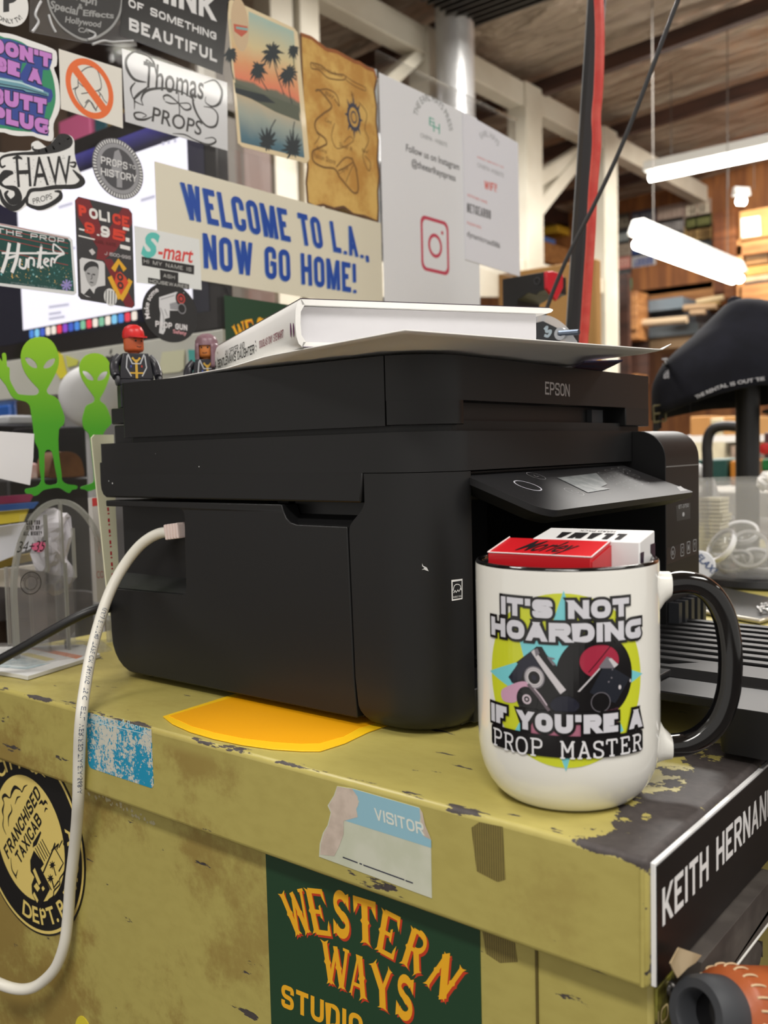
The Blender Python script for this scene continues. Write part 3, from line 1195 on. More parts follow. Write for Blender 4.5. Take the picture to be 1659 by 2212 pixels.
# slotted wooden rack next to the red cable
RK = yplane(5.3)
rk = thing('slotted_rack', 'tall narrow wooden rack with a column of square slots', 'rack', RK.p(*RK.px(1295, 760)))
a, b = RK.px(1270, 585), RK.px(1318, 760)
ho = []
for i in range(13):
    v = b[1] + (a[1] - b[1]) * (i + 0.25) / 13
    ho.append([(a[0] + .035, v), (a[0] + .10, v), (a[0] + .10, v + (a[1] - b[1]) / 26), (a[0] + .035, v + (a[1] - b[1]) / 26)])
G().prism(RK, [(a[0], b[1] - .6), (b[0], b[1] - .6), (b[0], a[1]), (a[0], a[1])], -0.02, 0, holes=ho).build('face_board', WOOD_SHELF, rk)
G().prism(RK, [(a[0], b[1] - .6), (b[0], b[1] - .6), (b[0], a[1]), (a[0], a[1])], -0.3, -0.26).build('back_board', WOOD_DARK, rk)

# right-hand wooden shelf with cardboard box
SR = yplane(5.9)
sr = thing('wooden_shelf', 'pale wooden shelf unit below the labelled cardboard box', 'shelf', SR.p(*SR.px(zz(1500, 1180))))
for (x0, y0, x1, y1) in ((1360, 610, 2100, 655), (1380, 1040, 2100, 1085), (1400, 1150, 2100, 1185)):
    a, b = SR.px(zz(x0, y0)), SR.px(zz(x1, y1))
    G().prism(SR, [(a[0], b[1]), (b[0], b[1]), (b[0], a[1]), (a[0], a[1])], -0.5, 0).build('shelf', WOOD_SHELF, sr, bev=0.004)
a, b = SR.px(zz(1360, 655)), SR.px(zz(1415, 1200))
G().prism(SR, [(a[0], b[1]), (b[0], b[1]), (b[0], a[1]), (a[0], a[1])], -0.5, 0).build('side_panel', WOOD_SHELF, sr, bev=0.004)
a, b = SR.px(zz(1360, 610)), SR.px(zz(2100, 1200))
G().prism(SR.at(-.5), [(a[0], b[1]), (b[0], b[1]), (b[0], a[1]), (a[0], a[1])], -0.03, 0).build('back_panel', WOOD_DARK, sr)
for (x0, y0, x1, y1, rgb, lab) in ((1425, 690, 1640, 770, (180, 150, 116), 'tan folded bundle on the top compartment of the pale shelf'),
                                   (1425, 780, 1640, 830, (150, 110, 66), 'brown bundle in the middle of the pale shelf'),
                                   (1425, 850, 1660, 930, (196, 140, 72), 'orange tan bundle in the pale shelf'),
                                   (1415, 945, 1680, 985, (200, 170, 130), 'cream sheaf in the pale shelf'),
                                   (1415, 992, 1700, 1038, (44, 42, 42), 'black folder at the bottom of the pale shelf'),
                                   (1495, 1095, 1620, 1150, (214, 204, 180), 'small white block on the lowest ledge of the pale shelf')):
    pxbox(SR, *zz(x0, y0 + 10), *zz(x1, y1 - 16), 0.3, mat(rgb, 0.8, var=(tuple(int(v * .85) for v in rgb), 8)), 'bundle', lab, 'bundle', 'bundles in the pale wooden shelf', off=-0.03)
bx = thing('cardboard_box', 'cardboard box with a white barcode label on the pale wooden shelf', 'box', SR.p(*SR.px(zz(1550, 600))))
a, b = SR.px(zz(1385, 340)), SR.px(zz(1900, 560))
G().prism(SR, [(a[0], b[1]), (b[0], b[1]), (b[0], a[1]), (a[0], a[1])], -0.4, 0).build('carton', CARDBOARD, bx, bev=0.005)
lb = G().prism(SR, [SR.px(zz(*p)) for p in ((1410, 585), (1590, 560), (1580, 380), (1405, 405))], 0, 0.002).build('shipping_label', mat((225, 225, 228), 0.5), bx)
g = G()
f2 = SR.at(0.003)
for (x0, y0, x1, y1) in ((1450, 420, 1540, 432), (1450, 445, 1545, 455), (1440, 480, 1550, 495), (1455, 505, 1530, 512)):
    g.pxpoly(f2, [zz(x0, y0), zz(x1, y0 - 8), zz(x1, y1 - 8), zz(x0, y1)])
for i in range(12):
    x = 1445 + i * 8
    g.pxpoly(f2, [zz(x, 550), zz(x + 4, 550), zz(x + 4, 515), zz(x, 515)])
g.build('bar_print', mat((60, 60, 66), 0.5), bx)

# clutter on a counter behind the cap and the tub (right edge)
CF2 = yplane(3.2)


def yy(x, y):          # reading of the enlarged detail (1360, 900) x 5.268
    return (1360 + x / 5.268, 900 + y / 5.268)


o = G().box(-1.6, 2.2, -0.02, 0.6, 3.9, 0.05).build('work_counter', mat((200, 196, 186), 0.4), bev=0.005)
tag(o, 'white topped counter behind the tub of lenses', 'counter')
pxbox(CF2, *yy(650, 215), *yy(1330, 285), 0.4, mat((220, 220, 222), 0.3), 'white_shelf', 'white edged shelf behind the black stand', 'shelf')
pxbox(CF2, *yy(690, 0), *yy(915, 215), 0.3, CARDBOARD, 'cardboard_carton', 'open brown carton below the cap', 'box')
pxbox(CF2, *yy(920, 20), *yy(1060, 215), 0.2, mat((190, 180, 150), 0.7), 'storage_box', 'pale cream board leaning beside the brown carton', 'board')
pxbox(CF2, *yy(1065, 0), *yy(1330, 215), 0.3, mat((180, 134, 78), 0.7), 'cardboard_carton', 'tan carton behind the black stand', 'box')
pxbox(CF2, *yy(640, 290), *yy(1080, 480), 0.2, mat((198, 192, 168), 0.7, var=((170, 160, 140), 9)), 'paper_stack', 'cream stack of papers under the white shelf', 'papers')
pxbox(CF2, *yy(1150, 330), *yy(1330, 480), 0.2, mat((150, 130, 116), 0.7, var=((90, 84, 84), 12)), 'paper_stack', 'mottled stack of papers left of the black stand', 'papers')
CF3 = yplane(1.9)
pxbox(CF3, *yy(700, 490), *yy(1110, 790), 0.16, mat((24, 74, 66), 0.5), 'green_case', 'dark green case behind the tub', 'case')
pxbox(CF3, *yy(1140, 500), *yy(1330, 790), 0.12, mat((206, 130, 40), 0.5), 'orange_box', 'orange box between the green case and the black stand', 'box')
bbx = pxbox(CF3, *yy(1490, 180), *yy(1900, 480), 0.1, mat((50, 66, 92), 0.5, var=((90, 60, 60), 20)), 'storage_box', 'dark blue patterned box with a red knob at the right edge', 'box', off=-0.02)[0]
pxbox(CF3, *yy(1500, 480), *yy(1900, 620), 0.1, mat((30, 120, 60), 0.4), 'green_box', 'bright green box at the right edge', 'box')
o = G().lathe([(0.0, 0), (0.011, 0.003), (0.011, 0.012), (0.0, 0.014)], 0, 0, axis=(CF3.p(*CF3.px(yy(1555, 365))), (0, -1, 0)), n=20).build('knob', mat((200, 40, 40), 0.4), bbx, sm=40)
o['label'] = 'round red knob'
pts = [CF3.p(*CF3.px(yy(x, y)), 0.1) for x, y in ((1088, 900), (1090, 480), (1085, 330), (1110, 200), (1180, 130), (1300, 110), (1420, 120))]
o = G().tube(smooth([tuple(p) for p in pts], 6), 0.010, 10).build('black_hose', mat((34, 32, 34), 0.5), sm=60)
tag(o, 'bent black hose behind the black stand', 'hose')
pts = [CF3.p(*CF3.px(yy(x, y)), 0.04) for x, y in ((760, 560), (860, 590), (950, 680), (1010, 800), (1030, 900))]
o = G().tube(smooth([tuple(p) for p in pts], 6), 0.011, 10).build('white_hose', mat((205, 205, 205), 0.4), sm=60)
tag(o, 'white hose curving down in front of the green case', 'hose')
o = G().box(-1.5, 1.62, -0.02, 0.4, 2.1, 0.0)
tag(o.build('side_table', mat((60, 52, 44), 0.6)), 'dark table top beyond the olive cabinet', 'table')

# tan cardboard sheets standing behind the black pole
PB = yplane(2.3)
pxbox(PB, 1075, 592, 1292, 1022, 0.03, mat((176, 132, 74), 0.75, var=((160, 118, 64), 3)), 'cardboard_sheet', 'tall tan cardboard sheet behind the black pole', 'cardboard')

# ------------------------------------------------------------------ olive steel cabinet
XB = -0.1516                      # drawer side of the body
cab = thing('metal_cabinet', 'chipped olive green steel cabinet under the black printer', 'cabinet', (-0.44, 1.0, -1.0))
LZ = -0.0545
G().box(-0.76, YE, LZ, XE, 1.62, 0.0).build('top', OLIVE, cab, bev=0.0028, bseg=3)
G().box(-0.75, 0.357, -1.0, XB, 1.6, LZ + .004).build('body', OLIVE, cab, bev=0.003)
BF = yplane(0.357)
LF = yplane(YE)
RF = xplane(XE)
RB = xplane(XB)
# folded seam on the body and the rolled corner of the top
a = BF.px(1160, 2060)
G().box(a[0] - .0006, 0.3562, -1.0, a[0] + .0006, 0.3575, LZ).build('seam', mat((92, 80, 34), 0.6), cab)
G().tube([(XE - .0022, YE - .0002, LZ + .002), (XE - .0022, YE - .0002, -0.004)], 0.0009, 8).build('weld_bead', OLIVE, cab, sm=60)
# ribbed tape residue over the edge and below it
TAPE = N('tape residue')
wv = TAPE.m_('SINE', TAPE.m_('MULTIPLY', TAPE.x, 5200.0))
TAPE.nt.links.new(TAPE.mix(TAPE.m_('ADD', TAPE.step(wv, -0.9, 0.9), TAPE.m_('MULTIPLY', TAPE.noise(300, 4), 0.4)), lin((84, 74, 38)), lin((132, 118, 60))), TAPE.b.inputs['Base Color'])
TAPE.b.inputs['Roughness'].default_value = 0.6
g = G()
g.pxpoly(LF.at(0.0001), [(1018, 1788), (1035, 1776), (1086, 1786), (1092, 1900), (1075, 1905), (1030, 1882)])
g.build('tape_residue', TAPE.m, cab)
g = G()
g.pxpoly(BF.at(0.0001), [(1042, 2010), (1112, 2034), (1118, 2078), (1080, 2080), (1050, 2060)])
g.build('tape_residue', TAPE.m, cab)
g = G()
for i in range(26):
    u = 180 + i * 6 + random.uniform(-3, 3)
    v = 1702 + i * 2.9 + random.uniform(-4, 8)
    a = BF.px(u, v)
    r = random.uniform(.0007, .0018)
    g.poly(BF, [(a[0] + r * random.uniform(.4, 1.3) * math.cos(t), a[1] + r * random.uniform(.4, 1.3) * math.sin(t)) for t in [k * PI / 5 for k in range(10)]], 1)
g.build('glue_residue', mat((186, 178, 142), 0.7), cab)
# number plate with rivet on the drawer side
np_ = thing('number_plate', 'small black and olive plate reading 101 with a domed rivet, under the cabinet lip', 'plate', RB.p(*RB.px(1430, 2212)))
P = [RB.px(p) for p in ((1414, 2135), (1452, 2092), (1452, 2230), (1414, 2290))]
G().prism(RB, P, 0, 0.0012).build('plate_sheet', mat((46, 42, 30), 0.4, 0.2, var=((150, 146, 60), 90)), np_, bev=0.0003)
a = RB.px(1441, 2132)
G().lathe([(0.0, .0036), (.0012, .0034), (.0024, .0026), (.0032, .0012), (.0034, 0.0)], 0, 0, axis=(RB.p(a[0], a[1], 0.001), (1, 0, 0)), n=20).build('rivet', mat((96, 94, 92), 0.3, 0.9), np_, sm=60)
G().blk(RB.at(0.0014), '101', (1421, 2222), (1449, 2192), (1421, 2186), .14, 1, 0, space=.25).build('lettering', mat((226, 206, 150), 0.4), np_)

# black name plate on the drawer side of the top
kp = thing('name_plate', 'black name plate with white capitals along the right edge of the olive cabinet', 'sign', RF.p(0.42, LZ))
ya = RF.px(1405, 1990)[0]
yb = ya + 0.36
za, zb2 = LZ + .0015, -0.0022
G().box(XE + .0001, ya, za, XE + .0022, yb, zb2).build('white_backing', mat((232, 232, 232), 0.4), kp, bev=0.0002)
G().box(XE + .0022, ya + .0006, za + .0004, XE + .0026, yb, zb2 - .0012).build('black_face', mat((24, 20, 19), 0.35), kp)
KF = xplane(XE + .0026)
P = [(KF.px(1430, 2000)), (KF.px(1659, 1722))]
y1 = KF.px(1655, 1700)[0]
y0 = KF.px(1431, 2000)[0]
zk0 = KF.px(1431, 2002)[1]
zk1 = KF.px(1431, 1920)[1]
# KEITH HERNAN runs from y0 to y1; the rest continues past the frame at the same pitch
KEITH = 'KEITH HERNANDEZ'
wk = [th_ for th_ in [.17]][0]
hk = zk1 - zk0
n1 = sum(GW.get(c_, 1.0) for c_ in 'KEITH HERNAN' if c_ != 'I')
n2 = sum(GW.get(c_, 1.0) for c_ in KEITH if c_ != 'I')
un = ((y1 - y0) / hk - wk - .13 * 11) / n1
Lk = (un * n2 + wk + .13 * 14) * hk
G().blk(KF, KEITH, (y0, zk0), (y0 + Lk, zk0), (y0, zk1), wk, 1, 0, px=False, R=.3).build('lettering', mat((240, 240, 240), 0.4), kp)

# two grey rubbery straps with rounded ends on the drawer side, pale cord edging each
STRAP = mat((66, 60, 56), 0.7, var=((92, 86, 80), 30), bump=(180, 0.3), name='worn grey strap')


def strap(y_end, z_top, z_bot, out, label):
    t = thing('grey_strap', label, 'strap', (XB + out / 2, 0.42, z_bot))
    g = G()
    P = rrect(0.378, z_bot, y_end, z_top, (0, .012, .012, 0), 6)
    g.prism(RB, P, -0.002, out)
    g.build('band', STRAP, t, bev=0.002)
    G().tube([RB.p(0.379, z_bot + .0005, out), RB.p(y_end - .012, z_bot + .0005, out)], 0.0007, 8).build('pale_edging', mat((226, 226, 220), 0.5), t, sm=60)
    return t


strap(0.492, -0.054, -0.0755, 0.012, 'upper worn grey strap with a rounded end directly under the black name plate')
strap(0.463, -0.078, -0.094, 0.011, 'lower worn grey strap, partly behind the leather covered scope')
SCF = xplane(XB + .0123)
o = G().prism(SCF, [SCF.px(p) for p in ((1464, 2046), (1514, 2063), (1501, 2079), (1484, 2090), (1462, 2112), (1452, 2094), (1446, 2080))], 0, 0.0004).build('paper_scrap', mat((196, 176, 142), 0.8, var=((166, 146, 112), 40)))
tag(o, 'torn tan paper scrap stuck on the upper grey strap', 'paper')
g = G()
for pts in (((1608, 1963), (1612, 2008), (1602, 2008)), ((1592, 2064), (1612, 2072), (1612, 2084)), ((1640, 1838), (1650, 1846))):
    g.stroke(RB.at(0.0002), pts, 0.0012, 1, 0, 0, px=True)
g.build('paint_drip', mat((30, 28, 26), 0.6), cab)

# leather covered scope with black eyecup, bottom right
sd_ = 0.372
o3 = EYE + RIGHT * ((1518 - 829.5) * sd_ / FPX) + DOWN * ((2190 - 1106) * sd_ / FPX) + FWD * sd_
axv = (RIGHT * .82 + FWD * .50 + DOWN * .262).normalized()
RE, R1 = .0143, .0180
sc = thing('leather_scope', 'tan leather covered tube with cream stitching and a black rubber eyecup, bottom right', 'scope', o3 + Vector((.03, .05, -.05)))
G().lathe([(RE * .9, 0.010), (R1 * .96, 0.0135), (R1, 0.0165), (R1 * 1.01, 0.08), (R1 * 1.01, 0.15), (0, 0.15)], 0, 0, axis=(o3, axv), n=56).build('leather_sleeve', mat((176, 92, 46), 0.42, bump=(700, 0.25), var=((160, 80, 40), 40), name='tan leather'), sc, sm=50)
G().lathe([(RE * .56, 0.008), (RE * .60, -0.003), (RE * .66, -0.0045), (RE * .90, -0.0045), (RE, -0.002), (RE * 1.02, 0.004), (RE * 1.0, 0.0125), (RE * .5, 0.0135)], 0, 0, axis=(o3, axv), n=56).build('rubber_eyecup', mat((54, 56, 60), 0.6), sc, sm=40)
G().lathe([(0.0, 0.006), (RE * .57, 0.006), (RE * .57, 0.009), (0, 0.009)], 0, 0, axis=(o3, axv), n=40).build('lens', mat((12, 12, 14), 0.1), sc, sm=40)
sa = axv.cross(Vector((0, 0, 1))).normalized()
sb = axv.cross(sa)
if sb.z < 0:
    sb = -sb
STITCH = mat((206, 178, 140), 0.7, name='stitch thread')
for k in range(14):
    t = -1.9 + k * 0.27
    rr = R1 * 1.03
    pa = [o3 + axv * (0.0150 + d) + (sb * math.cos(t + d * 5) - sa * -math.sin(t + d * 5)) * (rr * h) for d, h in ((-.0012, .93), (.0005, .985), (.004, 1.0), (.0065, 0.97))]
    G().tube(smooth([tuple(p) for p in pa], 3), 0.00045, 6).build('stitch', STITCH, sc, sm=60)
o = G().tube([(o3 + axv * .02 + Vector((.02, .055, .024))), (o3 + axv * .02 + Vector((.12, .10, .014)))], 0.008, 16).build('black_tube', mat((30, 30, 32), 0.5), sm=40)
tag(o, 'black tube lying behind the tan leather scope', 'tube')

# ------------------------------------------------------------------ printer
XL, YL, YT, YR = -0.30, 0.415, 0.672, 0.740
pr = thing('printer', 'black multifunction printer standing on the olive cabinet', 'printer', (-0.44, 0.575, 0.0))
PF_ = yplane(YL)
FF = xplane(XL)


def xz_prism(out, y0, y1, name, m, parent=None, bev=0.001, holes=(), bseg=2):
    return G().prism(Fr((0, y1, 0), (1, 0, 0), (0, 0, 1), (0, -1, 0)), out, 0, y1 - y0, holes=holes).build(name, m, parent or pr, bev=bev, bseg=bseg)


# left cover with the cable bay and the hand grip cut out
cov = [(-0.3588, 0.006), (-0.3606, 0.03), (-0.3628, 0.1195), (-0.404, 0.1195)]
cov += [(-0.4092, 0.1207), (-0.4128, 0.1235), (-0.4150, 0.1275), (-0.4165, 0.1318)]
cov += [(-0.6005, 0.1318), (-0.6005, 0.1275), (-0.5165, 0.1275), (-0.5125, 0.1262), (-0.5108, 0.1225), (-0.5118, 0.0735), (-0.5130, 0.0692), (-0.5165, 0.0675),
        (-0.6015, 0.0655), (-0.6008, 0.034)]
cov += [(-0.6008 + .026 * (1 - math.cos(t)), 0.030 - .025 * math.sin(t)) for t in [k * PI / 12 for k in range(1, 7)]]
xz_prism(cov[::-1], YL, YL + 0.014, 'side_cover', BLACKP, bev=0.0016, bseg=3)
# front-left column with its big rounded corner


def col_loop(z):
    ins = 0.0
    if z < 0.014:
        ins = 0.012 * (1 - math.sqrt(max(0.0, 1 - ((0.014 - z) / 0.0125) ** 2))) if z > 0.0016 else 0.011
    if z < 0.118:
        x0 = -0.3587 - 0.0027 * z / 0.118
        if z < 0.02:
            x0 = -0.3587 + 0.012 * ((0.02 - z) / 0.02) ** 2
    else:
        t = min((z - 0.118) / 0.016, 1)
        x0 = -0.3612 + 0.0122 * (t * t * (3 - 2 * t))
    P = [Vector((x0, YL + ins, z))]
    r = 0.036
    for k in range(15):
        a = -PI / 2 + PI / 2 * k / 14
        P.append(Vector((XL - r + (r - ins) * math.cos(a), YL + r + (r - ins) * math.sin(a), z)))
    P.append(Vector((XL - ins, YL + r + .001, z)))
    P.append(Vector((XL - .02, YL + r + .001, z)))
    P.append(Vector((x0, YL + r - .01, z)))
    return P


zs = [0.0015, 0.003, 0.005, 0.008, 0.011, 0.014, 0.03, 0.06, 0.09, 0.115, 0.1185, 0.121, 0.124, 0.127, 0.130, 0.134, 0.142, 0.1500, 0.1508]
G().loft([col_loop(z) for z in zs]).build('front_column', BLACKP, pr, sm=40)
# inside body, cable bay and grip
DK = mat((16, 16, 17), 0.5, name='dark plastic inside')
G().box(-0.603, YL + .0165, .004, -0.44, YT, .1315).build('inner_body', BLACKP, pr)
G().box(-0.512, YL + .010, .004, -0.362, YL + .04, .1185).build('side_wall', BLACKP, pr)
G().box(-0.597, YL + .012, .004, -0.50, YL + .04, .0640).build('side_wall', BLACKP, pr)
G().hexa([(-0.600, YL + .006, .0655), (-0.513, YL + .006, .0672), (-0.513, YL + .018, .0672), (-0.600, YL + .018, .0655)],
         [(-0.602, YL + .004, .0660), (-0.513, YL + .004, .0676), (-0.513, YL + .018, .077), (-0.602, YL + .018, .077)]).build('bay_ledge', BLACKP, pr)
G().box(-0.5122, YL + .008, .066, -0.508, YL + .04, .128).build('bay_wall', BLACKP, pr)
G().box(-0.42, YL + .016, .118, -0.345, YL + .03, .150).build('grip_recess', BLACKP, pr)
G().hexa([(-0.415, YL + .003, .1190), (-0.352, YL + .003, .1190), (-0.352, YL + .02, .1190), (-0.415, YL + .02, .1190)],
         [(-0.415, YL + .003, .1195), (-0.352, YL + .003, .1195), (-0.352, YL + .02, .127), (-0.415, YL + .02, .127)]).build('grip_ledge', BLACKP, pr)


def plan(x0, x1, y0, y1, rf, rb=0.005, n=10, rr=0.002):
    """plan outline: left side is y0 (toward the viewer), front is x1"""
    P = []
    for (cx, cy, a0, r) in ((x1 - rf, y0 + rf, -PI / 2, rf), (x1 - rr, y1 - rr, 0, rr), (x0 + rb, y1 - rb, PI / 2, rb), (x0 + rb, y0 + rb, PI, rb)):
        for k in range(n + 1):
            t = a0 + PI / 2 * k / n
            P.append((cx + r * math.cos(t), cy + r * math.sin(t)))
    return P


Z0 = XY(0)
g = G().prism(Z0, plan(-0.607, XL, YL, YT, 0.036), 0.1512, 0.1738)
sb_ = g.build('scanner_body', BLACKP, pr, bev=0.0014, bseg=3)
g = G().prism(PF_, [(-0.352, .1338), (-0.3485, .160), (-0.6068, .160), (-0.6068, .144), (-0.6062, .140), (-0.6040, .1362), (-0.6000, .1340)][::-1], -0.2, -0.00004)
g.build('scanner_side', BLACKP, pr, bev=0.0012)
G().prism(XY(0), plan(-.575, -.309, YL + .005, .705, .032), .170, .180).build('hinge_gap', DK, pr)
# lid: rear shell and front bezel meet in a fine vertical joint
LX = -0.333
lidp = [p for p in plan(-0.5785, -0.304, YL + .0006, 0.713, 0.036)]
rear = [(max(-1, p[0]) if p[0] < LX - .0004 else LX - .0004, p[1]) for p in lidp]


def clip(P, xlim, keep_less):
    out = []
    n = len(P)
    for i in range(n):
        a, b = P[i], P[(i + 1) % n]
        ina = (a[0] <= xlim) == keep_less
        inb = (b[0] <= xlim) == keep_less
        if ina:
            out.append(a)
        if ina != inb:
            t = (xlim - a[0]) / (b[0] - a[0])
            out.append((xlim, a[1] + (b[1] - a[1]) * t))
    return out


G().prism(Z0, clip(lidp, LX - .0004, True), .1775, .2168).build('lid', BLACKP, pr, bev=0.0011, bseg=3)
fb = clip(lidp, LX + .0003, False)
G().prism(Z0, fb, .1915, .2168).build('lid_bezel', BLACKP, pr, bev=0.0009)
ys0 = xplane(-0.304).px(1003, 900)[0]
ys1 = xplane(-0.304).px(1352, 905)[0]
g = G()
g.prism(Z0, [(p[0] - .00003, p[1] + .00003) for p in fb if p[1] < ys0] + [(-0.3045, ys0), (LX + .0003, ys0)], .1777, .1945)
g2_ = G()
g2_.prism(Z0, [(LX + .001, ys1), (-0.30403, ys1), (-0.30403, .7125), (LX + .001, .7125)], .1777, .1945)
g.build('bezel_foot', BLACKP, pr, bev=0.0008)
g = g2_
g.build('bezel_foot', BLACKP, pr, bev=0.0008)
G().box(LX, ys0 - .002, .178, LX + .012, ys1 + .002, .196).build('paper_exit', mat((24, 24, 26), 0.35), pr)
o = G().box(LX + .012, ys1 - .03, .178, LX + .016, ys1 - .012, .190).build('exit_roller', mat((70, 72, 76), 0.4), pr)
EF = xplane(-0.304)
G().blk(EF, 'EPSON', (1177, 852), (1230, 857), (1177, 824), .15, 3, 0, R=.36, space=.10).build('brand_lettering', mat((200, 202, 204), 0.3, 0.3), pr)
# rear hinge blocks and the rear sheet feeder
G().box(-0.612, YL + .016, .1885, -0.578, YL + .22, .2005).build('hinge_block', BLACKP, pr, bev=0.001)
G().box(-0.606, YL + .014, .172, -0.578, YL + .22, .1875).build('hinge_block', BLACKP, pr, bev=0.001)
# control panel
pb, pf = -0.305, -0.2495
zb_, zf_ = .1490, .1287
yl, yr = 0.4508, 0.6630
tv = Vector((pf - pb, 0, zf_ - zb_))
TL_ = tv.length
tv.normalize()
CPF = Fr((pb, 0, zb_), (0, 1, 0), tuple(-tv), (tv.z * -1, 0, tv.x))
if CPF.n.z < 0:
    CPF.n = -CPF.n
P = rrect(yl, -TL_, yr, 0, (0.012, 0.003, 0, 0), 6)
GLOSSB = mat((34, 34, 36), 0.5, spec=0.35, bump=(5000, 0.05), name='dusty dark panel')
cp = G().prism(CPF, P, -0.004, 0).build('control_panel', GLOSSB, pr, bev=0.0006)
cp['_w'] = tuple(Vector(pr['_w']))
low = [CPF.p(p[0], p[1], -0.004) for p in P]
inn = rrect(yl + .006, -TL_ + .010, yr - .02, 0, (0.012, 0.003, 0, 0), 6)
lo2 = [CPF.p(p[0], p[1], -0.004) + Vector((0, 0, -0.0075)) for p in inn]
G().hexa(lo2, low).build('panel_underside', BLACKP, pr, sm=40)
g = G()


def cp_ring(u, v, ru, wd, mi=0, k=1.0):
    a = CPF.px(u, v)
    g.annulus(CPF, a[0], a[1], ru - wd, ru, 1, mi, 32, k=k)


cp_ring(1140, 1049, .0088, .0009, 0)
cp_ring(1240, 1062, .0064, .0004, 1)
cp_ring(1242, 1062, .0024, .0003, 1)
cp_ring(1158, 1028, .0064, .0004, 1)
g.stroke(CPF, [(1153, 1026), (1158, 1030), (1164, 1029)], .0005, 1, 1, 0, px=True)
for i in range(4):
    for j in range(3):
        u = 1306 + i * 14 + j * 20
        v = 1020 + j * 12.5 - i * 3.0 + (i == 0) * 2
        cp_ring(u, v + 3, .0048, .0004, 2)
        g.stroke(CPF, [(u - 3, v + 3), (u + 3, v + 3)], .0005, 1, 2, 0, px=True)
g.pxpoly(CPF, [(1462, 1052), (1470, 1050), (1478, 1056), (1486, 1059), (1470, 1061)], 1, 1)
g.build('panel_symbols', [mat((215, 215, 225), 0.4), mat((150, 150, 152), 0.5), mat((128, 128, 130), 0.5)], pr)
G().pxpoly(CPF.at(.0003), [(1204, 1032), (1288, 1022), (1312, 1046), (1298, 1052), (1318, 1056), (1270, 1064)], 1).build('display', mat((128, 132, 132), 0.45, spec=.3, var=((92, 98, 100), 120)), pr)
g = G()
for i in range(170):
    y = random.uniform(yl + .006, yr - .01)
    q = -random.uniform(.004, TL_ - .003)
    r = random.uniform(.00010, .00026)
    g.poly(CPF, ring(y, q, r, n=5), 1)
o = g.build('dust', mat((150, 148, 142), 0.8), pr)
o['kind'] = 'stuff'
# open front: dark throat, floor and tray
G().box(-0.44, YL + .02, .0035, -0.43, YT, .150).build('throat_wall', DK, pr)
G().box(-0.43, YL + .03, .0035, -0.305, YT, .010).build('throat_floor', DK, pr)
G().box(-0.43, YL + .03, .1335, -0.308, YT, .150).build('throat_roof', DK, pr)
G().box(-0.44, YL + .034, .0035, -0.31, YL + .037, .150).build('throat_side', DK, pr)
# ink tank unit on the right with a rounded front edge
XT = -0.2745
pro = [(-0.47, .0035), (XT, .0035), (XT, .1735 - .021)]
pro += [(XT - .021 + .021 * math.cos(t), .1735 - .021 + .021 * math.sin(t)) for t in [k * PI / 16 for k in range(1, 9)]]
pro += [(-0.47, .1735)]
xz_prism(pro, YT + .0008, YR, 'ink_tank_unit', BLACKP, bev=0.0008)
TF = xplane(XT)
ytl = TF.px(1440, 1100)[0]
G().box(XT - .001, YT + .0015, .1462, XT + .0003, YR - .0004, .1470).build('tank_joint', mat((120, 120, 120), 0.4), pr)
G().pxpoly(TF, [(1460, 1092), (1491, 1086), (1491, 1120), (1462, 1126)], 1).build('model_badge', mat((44, 46, 48), 0.3), pr)
g = G()
g.text(TF, 'ET-3750', (1466, 1099), (1487, 1095), (1466, 1091), 2, 0, 0.0)
a = TF.px(1476, 1111)
g.poly(TF, rrect(a[0] - .0022, a[1] - .0016, a[0] + .0022, a[1] + .0016, .0015), 2, 0)
g.build('badge_print', mat((170, 172, 176), 0.4), pr)
G().pxpoly(TF, [(1440, 1184), (1507, 1164), (1507, 1196), (1440, 1220)], 1).build('ink_window', mat((40, 41, 43), 0.25), pr)
g = G()
for (u, v, ch) in ((1453.5, 1194, 'BK'), (1473.5, 1188, 'C'), (1487, 1182.5, 'M'), (1500.5, 1178, 'Y')):
    a = TF.px(u, v)
    if ch == 'BK':
        g.annulus(TF, a[0], a[1], .0036, .0042, 2, 0, 28, k=1.15)
    else:
        o_, i_ = rrect(a[0] - .0034, a[1] - .0048, a[0] + .0034, a[1] + .0048, .0012), rrect(a[0] - .0028, a[1] - .0042, a[0] + .0028, a[1] + .0042, .001)
        n = len(o_)
        g.flat(TF, o_ + i_, [(i, (i + 1) % n, n + (i + 1) % n, n + i) for i in range(n)], 2, 0)
    h = .0046 if ch != 'BK' else .0034
    w_ = .0026 if ch != 'BK' else .0044
    g.text(TF, ch, (a[0] - w_ / 2, a[1] - h / 2), (a[0] + w_ / 2, a[1] - h / 2), (a[0] - w_ / 2, a[1] + h / 2), 2, 0, 0.01, px=False)
g.build('ink_symbols', mat((150, 152, 156), 0.4), pr)
# output tray with grooves running away from the machine
ot = G()
ot.box(-0.34, .497, .021, -0.02, .705, .0265)
for i in range(9):
    y = .560 + .0165 * i
    ot.box(-0.335, y, .0262, -0.03, y + .0085, .0300)
ot.box(-0.335, .497, .0262, -0.215, .548, .0300)
ot.box(-0.14, .497, .0262, -0.03, .548, .0305)
ot.hexa([(-.232, .530, .0262), (-.205, .560, .0262), (-.13, .560, .0262), (-.13, .530, .0262)], [(-.227, .536, .0312), (-.205, .558, .0312), (-.13, .558, .0312), (-.13, .536, .0312)])
ot.build('output_tray', BLACKP, pr, bev=0.0008)
TRF = XY(0.03)
a = XY(0.026).px(1592, 1455)
G().prism(XY(0), rrect(-.168, .478, -.09, .512, .006), .004, .0285).build('tray_foot', BLACKP, pr, bev=0.0015)
G().box(-0.43, YL + .037, .0035, -0.30, .50, .024).build('paper_cassette', BLACKP, pr, bev=0.001)
G().box(-0.30, .50, .0035, -0.292, .70, .02).build('cassette_front', BLACKP, pr, bev=0.001)
g = G()
